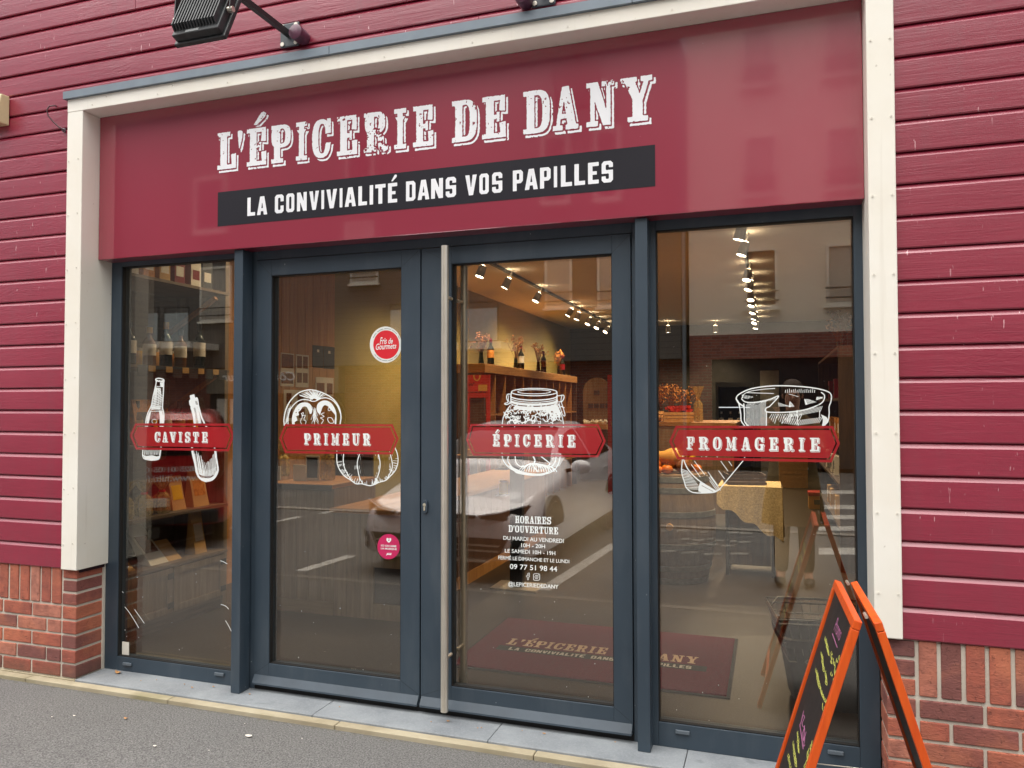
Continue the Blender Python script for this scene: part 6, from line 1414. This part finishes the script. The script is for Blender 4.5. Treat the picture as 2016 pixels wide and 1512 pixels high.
MB().box(xb, YO - 6, 2.72, xb + 16, YO - .02, ztop - .001).build('brick_band', 'bwall', st); MB().box(xb, YO - 6, 0, xb + .55, YO - .02, 2.719).box(xb + 9, YO - 6, 0, xb + 16, YO - .02, 2.719).build('brick_pier', 'bwall', st)
MB().box(xb + .55, YO - 6, 0, xb + 9, YO - .12, 2.719).build('shop_glazing', 'darkpane', st)
MB().box(xb - .2, YO - 6.2, 11.6, xb + 16.2, YO + .25, 11.9).build('roof_edge', 'zinc', st)
a, b = My(1466, 608, 20), My(1531, 487, 20); c = My(1627, 600, 20)
for k, x in enumerate((a.x, c.x, c.x + (c.x - a.x), c.x + 2 * (c.x - a.x), c.x + 3 * (c.x - a.x))):
    for dz in (0, 2.75, 5.5):
        if b.z + dz < 11.4: facade_window(st, x, a.z + dz, x + (b.x - a.x), b.z + dz, YO, 'white', True, 'blind' if (k + dz) % 2 else 'darkpane')
MB().tube([(xb - .12, YO + .06, .1), (xb - .12, YO + .06, 10.6)], .05, 8).build('downpipe', 'zinc', st)
cl = thing('clapboard_building', 'grey clapboard block with white windows and frosted balconies, mirrored in the doors', 'building', (xb - 5, YO, 0), 'buildings across the street')
zc = My(1320, 706, 20.0).z
MB().box(xb - 24, YO - 6, zc, xb - .2, YO - .03, 10.9).build('clapboard_wall', 'clap', cl); MB().box(xb - 24.2, YO - 6.2, 10.9, xb - .15, YO + .2, 11.15).build('roof_edge', 'zinc', cl)
MB().box(xb - 24, YO - 6, 0, xb - .2, YO - .4, zc - .001).build('ground_floor', 'bwall', cl)
for (u0, v0, u1, v1) in ((1073, 470, 1126, 608), (1176, 462, 1226, 606), (394, 523, 456, 634), (20, 500, 90, 640), (690, 440, 745, 560)):
    a, b = My(u0, v1, 20), My(u1, v0, 20); facade_window(cl, a.x, a.z, b.x, b.z, YO, 'white', True, 'blind'); facade_window(cl, a.x, a.z + 2.8, b.x, b.z + 2.8, YO, 'white', False, 'darkpane')
yb2 = YO + 1.2
for (u0, u1) in ((265, 312), (324, 372), (768, 830), (905, 980)):
    a, b = My(u0, 672, 18.8), My(u1, 600, 18.8); bl = sub('balcony', cl)
    MB().box(a.x - .1, YO - .02, a.z - .22, b.x + .1, yb2 + .06, a.z - .03).build('slab', 'white', bl); MB().box(a.x, yb2, a.z, b.x, yb2 + .03, a.z + .85).build('panel', 'balc', bl)
    MB().tube([(a.x, yb2 + .015, a.z + 1.02), (b.x, yb2 + .015, a.z + 1.02)], .02, 6).tube([(a.x, yb2 + .015, a.z - .03), (a.x, yb2 + .015, a.z + 1.02)], .02, 6).tube([(b.x, yb2 + .015, a.z - .03), (b.x, yb2 + .015, a.z + 1.02)], .02, 6).build('railing', 'black', bl)
# hairdresser's fascia below the clapboard
sg = thing('opposite_shopfront', 'taupe shop fascia with white script lettering across the street, mirrored beside the bottles', 'shop front', (My(500, 740, 20).x, YO, 0))
a, b = My(405, 775, 20), My(665, 722, 20)
MB().box(a.x, YO - .39, a.z, b.x, YO - .02, b.z).build('fascia', plain('taupe_fascia', '7d7566', .6), sg); MB().box(a.x, YO - .39, 0, b.x, YO - .2, a.z - .001).build('shop_window', 'darkpane', sg)
a2, b2 = My(436, 751, 20), My(580, 731, 20)
flatbuild(text_mb('Côté Couleur', lambda p, q: Vector((b2.x + (a2.x - b2.x) * p, YO - .012, a2.z + (b2.z - a2.z) * q)), .02, .25), 'lettering', 'vwhite', sg)
for k in range(2):
    q0, q1 = My(418 + k * 26, 835, 20), My(438 + k * 26, 785, 20); MB().box(q0.x, YO - .1995, q0.z, q1.x, YO - .19, q1.z).build('window_poster', 'paper', sg)

# road markings and drains
def strip(pts, nm='road_marking', m=None, z=STREET + .004):
    o = MB().add([(p[0], p[1], z + .0) for p in pts], [tuple(range(len(pts)))]).build(nm, m or M['rmark']); return struct(o)
M['rmark'] = plain('worn_road_paint', 'b5b3ad', .8, var=.25, scale=14)
def line_m(u0, v0, u1, v1, w_):
    a, b = Mz(u0, v0), Mz(u1, v1); d = (b - a).normalized(); s = Vector((-d.y, d.x, 0)) * w_ / 2; strip([a - s, b - s, b + s, a + s])
line_m(1040, 1182, 1212, 1071, .13); line_m(300, 1079, 470, 1036, .12); line_m(520, 1032, 588, 1018, .12); line_m(548, 1138, 690, 1095, .13); line_m(630, 1012, 665, 1004, .12)
for v0, v1 in ((966, 973), (995, 1003), (1015, 1023), (1037, 1046), (1080, 1093)):
    a, b, c, d = Mz(1612, v1), Mz(1760, v1), Mz(1760, v0), Mz(1612, v0); strip([a, b, c, d])
for u0, u1, v in ((1292, 1310, 1046), (1330, 1352, 1045), (1376, 1392, 1048), (1430, 1452, 1049), (1455, 1480, 1050), (1340, 1356, 1062), (1362, 1384, 1064), (1390, 1402, 1062), (1408, 1424, 1065), (1436, 1448, 1066), (1452, 1476, 1068), (1350, 1372, 1071), (1390, 1412, 1073), (1418, 1446, 1075), (1296, 1330, 1086), (1340, 1372, 1089), (1384, 1420, 1092), (1436, 1472, 1091)):
    a, b, c, d = Mz(u0, v + 2.2), Mz(u1, v + 2.2), Mz(u1 + 3, v - 1.6), Mz(u0 + 3, v - 1.6); strip([a, b, c, d], 'road_marking', plain('faded_road_paint', '8a8882', .85, var=.35, scale=9))
M['gutterm'] = plain('grey_gutter_stone', '8f8a82', .85)
for v, w_ in ((1170, .04), (1020, .18)):
    y = Mz(1000, v).y; strip([(-30, y), (20, y), (20, y + w_), (-30, y + w_)], 'gutter', M['gutterm'], STREET + .012)
a = Mz(1500, 906).y
struct(MB().box(-60, YO - 8, -.2, 60, a - 3.2, .02).build('pavement', 'kerb'))

# parked cars --------------------------------------------------------------
def cat(P_, t):
    n = len(P_) - 1; t = min(max(t, 0), n - 1e-6); i = int(t); f = t - i
    p0, p1, p2, p3 = P_[max(i - 1, 0)], P_[i], P_[i + 1], P_[min(i + 2, n)]
    return [.5 * (2 * p1[m] + (-p0[m] + p2[m]) * f + (2 * p0[m] - 5 * p1[m] + 4 * p2[m] - p3[m]) * f * f + (-p0[m] + 3 * p1[m] - 3 * p2[m] + p3[m]) * f ** 3) for m in range(len(p1))]
def car(label, nose, rz, ST, paint, wheels, glass, front):
    """ST: stations (s, zlow, zmid, zbelt, ztop, wlow, wmid, wbelt, wtop)"""
    t = thing('parked_car', label, 'car', nose, 'cars parked in front of the shop', rz)
    S = [s[0] for s in ST]
    def sec(s):
        i = max(0, min(len(S) - 2, sum(1 for q in S if q <= s) - 1)); f = (s - S[i]) / (S[i + 1] - S[i]); return cat(ST, i + f)
    def pt(s, tt, off=0.0):
        q = sec(s); zl, zm, zb, zt, wl_, wm, wb, wt = q[1:]
        ctl = [(0, zl), (wl_, zl), (wm, zm), (wb, zb), (wt, zt - .05), (wt * .5, zt - .008), (0, zt)]
        x, z = cat(ctl, tt); return Vector((x, -s, z))
    def patch(s0, s1, t0, t1, off, n=16, m=6, both=True):
        mb = MB()
        for sg in ((1, -1) if both else (1,)):
            vs = []
            for i in range(n + 1):
                s = s0 + (s1 - s0) * i / n
                for j in range(m + 1):
                    tt = t0(s) + (t1(s) - t0(s)) * j / m if callable(t0) else t0 + (t1 - t0) * j / m
                    p = pt(s, tt); e = .01; n1 = pt(min(s + e, S[-1]), tt) - pt(max(s - e, S[0]), tt); n2 = pt(s, min(tt + e, 6)) - pt(s, max(tt - e, 0)); nn = n1.cross(n2)
                    if nn.length > 0: nn.normalize()
                    if nn.x < 0 or (abs(nn.x) < .2 and nn.z < 0): nn = -nn
                    p = p + nn * off; vs.append((p.x * sg, p.y, p.z))
            mb.add(vs, [(i * (m + 1) + j, (i + 1) * (m + 1) + j, (i + 1) * (m + 1) + j + 1, i * (m + 1) + j + 1) for i in range(n) for j in range(m)])
        return mb
    n, m = 60, 24; mb = MB(); vs = []
    for i in range(n + 1):
        s = S[0] + (S[-1] - S[0]) * i / n
        half = [pt(s, 6 * j / m) for j in range(m + 1)]
        vs += half + [Vector((-p.x, p.y, p.z)) for p in half[-2:0:-1]]
    k = 2 * m; mb.add(vs, [(i * k + j, i * k + (j + 1) % k, (i + 1) * k + (j + 1) % k, (i + 1) * k + j) for i in range(n) for j in range(k)] + [tuple(range(k)), tuple(range(n * k, n * k + k))])
    mb.build('body', paint, t, smooth=45, local=True)
    for a_, b_, t0, t1, nm in glass: patch(a_, b_, t0, t1, .008).build(nm, M['carglass'], t, smooth=50, local=True)
    for s, r in wheels:
        for sg in (-1, 1):
            w0 = max(sec(s)[6], .8); wh = sub('wheel', t)
            MB().lathe((sg * (w0 - .09), -s, r), [(r * .62, -.10), (r * .96, -.10), (r, -.07), (r, .07), (r * .96, .10), (r * .62, .10)], 28, 'x').build('tyre', 'gasket', wh, smooth=40, local=True)
            mb = MB().lathe((sg * (w0 - .02), -s, r), [(r * .64, -.02), (r * .64, .012), (r * .58, .012), (r * .56, -.015)], 28, 'x')
            for q in range(5):
                a_ = 2 * math.pi * q / 5; mb.beam((sg * (w0 - .015), -s, r), (sg * (w0 - .012), -s + math.cos(a_) * r * .6, r + math.sin(a_) * r * .6), .09, .02, up=(1, 0, 0))
            mb.build('rim', 'steel', wh, local=True)
            MB().lathe((sg * (w0 - .02), -s, r), [(r * 1.17, -.05), (r * 1.17, .022), (r * 1.03, .026), (r * 1.03, -.05)], 28, 'x').build('arch_trim', 'black', wh, smooth=40, local=True)
    front(t, pt, sec)
    return t
def paintm(name, col, ior=1.5):
    q = NT(name); q.bsdf(hexc(col), .4, 0.0, None, Coat_Weight=1.0, Coat_Roughness=.02, Coat_IOR=ior); return q.m
M['carglass'] = plain('car_glass', '14171a', .03); M['silver'] = paintm('silver_white_car_paint', 'efeef1', 1.7); M['carred'] = paintm('red_van_paint', 'b3141c')
M['headlamp'] = plain('clear_headlamp', 'dfe3e6', .1)
def silver_front(t, pt, sec):
    for sg in (-1, 1):
        hl = sub('headlight', t)
        vs = [(.44, .03, .635), (.62, -.02, .66), (.84, -.20, .72), (.86, -.22, .70), (.80, -.12, .60), (.66, -.01, .585), (.46, .035, .60)]
        MB().prism([(sg * x, y + .008, z) for x, y, z in vs], (0, -.05, 0)).build('lamp_housing', 'gasket', hl, local=True)
        MB().tube([(sg * .44, .045, .632), (sg * .62, .0, .656), (sg * .85, -.19, .716)], .008, 6).build('light_strip', 'headlamp', hl, local=True)
        mr = sub('door_mirror', t); MB().ball((sg * 1.02, -1.52, .98), .10, 14, 9, 1.15, .8, .8).build('mirror_shell', 'silver', mr, smooth=60, local=True); MB().beam((sg * .84, -1.55, .93), (sg * .97, -1.53, .96), .05, .04).build('mirror_arm', 'black', mr, local=True)
        for s in (2.35, 3.25): MB().box(sg * .905 - .012, -s - .11, .84, sg * .905 + .012, -s + .11, .865).build('door_handle', 'silver', t, bevel=.006, local=True)
    MB().box(-.40, -.02, .60, .40, .035, .628).build('front_light_bar', 'gasket', t, bevel=.004, local=True)
    MB().prism([(-.62, .03, .24), (.62, .03, .24), (.72, .0, .42), (-.72, .0, .42)], (0, -.05, 0)).build('lower_grille', 'gasket', t, local=True)
    MB().box(-.55, .0, .205, .55, .06, .225).build('splitter', 'steel', t, local=True)
    MB().box(-.26, .02, .45, .26, .052, .555).build('number_plate', 'paper', t, bevel=.004, local=True)
    for z in (.30, .35): MB().box(-.64, .022, z, .64, .034, z + .012).build('grille_bar', 'steel', t, local=True)
    for sg in (-1, 1): MB().prism([(sg * .74, .0, .26), (sg * .84, -.10, .28), (sg * .86, -.12, .44), (sg * .76, .0, .42)], (0, .012, 0)).build('air_curtain', 'gasket', t, local=True)
ST1 = [(0.0, .26, .45, .56, .64, .66, .70, .66, .60), (.06, .22, .45, .62, .69, .76, .80, .74, .62), (.22, .2, .45, .68, .76, .84, .88, .80, .66), (.6, .2, .46, .75, .85, .88, .91, .84, .70), (1.1, .2, .48, .82, .94, .88, .91, .86, .72), (1.42, .2, .5, .87, 1.02, .88, .91, .87, .72), (1.9, .2, .52, .92, 1.28, .88, .91, .87, .64), (2.3, .2, .53, .94, 1.42, .88, .91, .88, .60), (2.9, .2, .54, .96, 1.46, .88, .91, .88, .60), (3.5, .2, .55, .98, 1.42, .88, .91, .87, .58), (4.0, .22, .56, 1.0, 1.24, .86, .90, .85, .58), (4.3, .28, .58, .98, 1.08, .82, .86, .80, .60), (4.42, .36, .6, .92, .98, .74, .78, .72, .56)]
car('silver white hatchback parked nose towards the shop, mirrored in the right-hand door', (-3.02, .36, STREET), math.radians(1), ST1, 'silver', ((.86, .34), (3.55, .34)),
    ((1.5, 2.24, 4.15, 6.0, 'windscreen'), (1.75, 2.58, 3.12, 3.88, 'side_window'), (2.66, 3.75, 3.12, 3.86, 'side_window'), (3.66, 4.1, 4.2, 6.0, 'rear_window')), silver_front)
def van_tail(t, pt, sec):
    for sg in (-1, 1):
        tl_ = sub('tail_light', t); MB().box(sg * .80 - .06, -.05, .70, sg * .80 + .06, .02, 1.12).build('lens', plain('red_lens', '8a0c10', .15), tl_, bevel=.01, local=True)
    MB().box(-.62, -.04, 1.08, .62, .013, 1.42).build('rear_window', M['carglass'], t, bevel=.02, local=True)
    MB().box(-.25, -.02, .50, .25, .022, .60).build('number_plate', 'paper', t, bevel=.004, local=True)
    MB().box(-.80, -.08, .30, .80, .05, .46).build('rear_bumper', 'black', t, bevel=.03, local=True)
    for tx, z0, z1, w_ in (('0825 01 05 05', .90, .96, .62), ('www.hilti.fr', .79, .87, .56)):
        flatbuild(text_mb(tx, lambda p, q: Vector((.28 + w_ / 2 - w_ * p, .028, z0 + (z1 - z0) * q)), .02), 'lettering', 'vwhite', t).location = (0, 0, 0)
ST2 = [(0.0, .34, .62, 1.0, 1.50, .80, .84, .82, .70), (.10, .28, .62, 1.02, 1.57, .84, .88, .85, .72), (.6, .24, .62, 1.03, 1.60, .86, .90, .87, .74), (1.6, .22, .62, 1.03, 1.62, .87, .90, .87, .74), (2.6, .22, .6, 1.02, 1.60, .87, .90, .87, .73), (3.0, .22, .58, 1.0, 1.48, .87, .90, .87, .70), (3.4, .22, .55, .96, 1.12, .87, .90, .86, .72), (3.9, .22, .52, .86, .98, .86, .89, .82, .68), (4.15, .24, .5, .76, .86, .80, .84, .76, .62), (4.25, .3, .48, .66, .74, .70, .74, .68, .56)]
vn = car('red van parked tail towards the shop with white lettering, mirrored in the left window', (-6.75, .16, STREET), math.radians(-38), ST2, 'carred', ((.80, .33), (3.40, .33)),
    ((1.7, 2.7, 3.12, 3.86, 'side_window'), (2.95, 3.36, 4.15, 6.0, 'windscreen')), van_tail)
for ch in vn.children:
    if ch.name.startswith('lettering'):
        ch.data.transform(Matrix.Translation(Vector(vn.location)))

# the person taking the picture, mirrored in the right window ------------------------
PX, PYY = .20, -.47
pr_ = thing('person', 'person in long khaki coat holding up a phone, mirrored in the right window', 'person', (PX, PYY, STREET))
def skinned(name, nodes, edges, m, par, lvl=2):
    me = bpy.data.meshes.new(name); me.from_pydata([n[0] for n in nodes], edges, []); o = bpy.data.objects.new(name, me); COL.objects.link(o); o.parent = par
    sk = o.modifiers.new('skin', 'SKIN'); sk.use_smooth_shade = True
    for i, n in enumerate(nodes):
        r = n[1]; me.skin_vertices[0].data[i].radius = r if hasattr(r, '__len__') else (r, r)
    me.skin_vertices[0].data[0].use_root = True
    sb = o.modifiers.new('sub', 'SUBSURF'); sb.levels = lvl; sb.render_levels = lvl; me.materials.append(M[m] if isinstance(m, str) else m); return o
skn = plain('skin', 'c99a80', .55, var=.06); coat = plain('khaki_coat_cloth', '6b5a34', .9, var=.15, scale=20); trs = plain('dark_trouser_cloth', '22211f', .9); hairm = plain('brown_hair', '3a2618', .7, var=.3, scale=80)
hx = lambda x, y, z: (x, y, z)
nodes = [((0, 0, .95), (.15, .11)), ((0, 0, 1.15), (.14, .10)), ((0, .0, 1.35), (.17, .11)), ((0, 0, 1.46), (.075, .07)), ((0, .01, 1.53), (.055, .055)), ((0, .03, 1.60), (.070, .085)), ((0, .03, 1.68), (.076, .095)), ((0, .02, 1.74), (.05, .06)),
         ((-.09, 0, .88), (.085, .09)), ((-.10, .02, .48), (.058, .06)), ((-.11, 0, .10), (.042, .045)), ((.09, 0, .88), (.085, .09)), ((.10, .02, .48), (.058, .06)), ((.11, 0, .10), (.042, .045)),
         ((-.18, 0, 1.40), (.06, .06)), ((-.27, .10, 1.16), (.045, .045)), ((-.24, .36, 1.46), (.028, .028)), ((.18, 0, 1.40), (.06, .06)), ((.22, .12, 1.16), (.045, .045)), ((-.11, .36, 1.46), (.028, .028)),
         ((-.12, .10, .05), (.035, .035)), ((.12, .10, .05), (.035, .035))]
E_ = [(0, 1), (1, 2), (2, 3), (3, 4), (4, 5), (5, 6), (6, 7), (0, 8), (8, 9), (9, 10), (0, 11), (11, 12), (12, 13), (2, 14), (14, 15), (15, 16), (2, 17), (17, 18), (18, 19), (10, 20), (13, 21)]
skinned('body', nodes, E_, skn, pr_)
for s in (-1, 1):
    hx0 = -.24 if s < 0 else -.12; nn = [((hx0, .36, 1.475), .026), ((hx0 + .0, .385, 1.515), .03)]; ee = [(0, 1)]
    for k in range(4):
        b0_ = len(nn); L = (.9, 1.0, .95, .75)[k]; bx_ = hx0 - s * .0 + (-.012 * s); z = 1.535 + k * .019
        nn += [((bx_, .40, z), .010), ((bx_ - s * .022 * L, .428, z + .004), .009), ((bx_ - s * .034 * L, .414, z + .006), .008)]; ee += [(1, b0_), (b0_, b0_ + 1), (b0_ + 1, b0_ + 2)]
    b0_ = len(nn); nn += [((hx0 - s * .02, .375, 1.52), .011), ((hx0 - s * .035, .385, 1.545), .009)]; ee += [(1, b0_), (b0_, b0_ + 1)]
    skinned('hand', nn, ee, skn, pr_, 1)
cm = MB(); prof = [(.27, .53), (.255, .70), (.22, .92), (.185, 1.12), (.20, 1.30), (.19, 1.42), (.10, 1.49), (.07, 1.50)]
cm.lathe((0, 0, 0), [(.25, .55)] + prof, 28, 'z', 1.0, .66, 7, .05); cm.build('coat', coat, pr_, smooth=60, local=True)
for s in (-1, 1):
    a = [(.17 * s, 0, 1.41), ((-.27 if s < 0 else .22), .10, 1.15), ((-.242 if s < 0 else -.085), .335, 1.43)]; skinned('coat_sleeve', [(a[0], .075), (a[1], .062), (a[2], .042)], [(0, 1), (1, 2)], coat, pr_)
    skinned('trouser_leg', [((.09 * s, 0, .93), .10), ((.10 * s, .015, .50), .075), ((.108 * s, 0, .09), .062)], [(0, 1), (1, 2)], trs, pr_)
    mb = MB().ball((.118 * s, .06, .045), .05, 12, 8, 1.0, 2.5, .85); mb.build('shoe', 'black', pr_, smooth=60, local=True)
    MB().ball((.028 * s, .118, 1.655), .009, 8, 6).build('eye', 'black', pr_, local=True); MB().ball((.079 * s, .03, 1.645), .02, 8, 6, .5, .8, 1.4).build('ear', skn, pr_, local=True)
MB().tube([(0, .118, 1.66), (0, .138, 1.622), (0, .12, 1.615)], .010, 8, r1=.013).build('nose', skn, pr_, smooth=60, local=True); MB().box(-.024, .112, 1.585, .024, .120, 1.592).build('mouth', plain('lips', '9a5a52', .5), pr_, local=True)
hm = MB().ball((0, .0, 1.69), .103, 16, 10, .92, 1.02, 1.0); hm.build('hair', hairm, pr_, smooth=60, local=True)
pr_.scale = (1.06, 1.06, 1.06)
ph = thing('phone', 'dark smartphone held up in both hands by the mirrored person', 'phone', (0, 0, 0))
RY = Matrix.Rotation(YAW, 3, 'Z') @ Matrix.Rotation(PIT, 3, 'X'); ph.location = Vector((0, 0, EYE)) + RY @ Vector((0, -.006, 0))
mb = MB(); mb.box(-.072, -.009, -.02, .076, -.001, .055); MB.build(mb, 'case', 'plastic', ph, bevel=.002, local=True).rotation_euler = (PIT, 0, YAW)
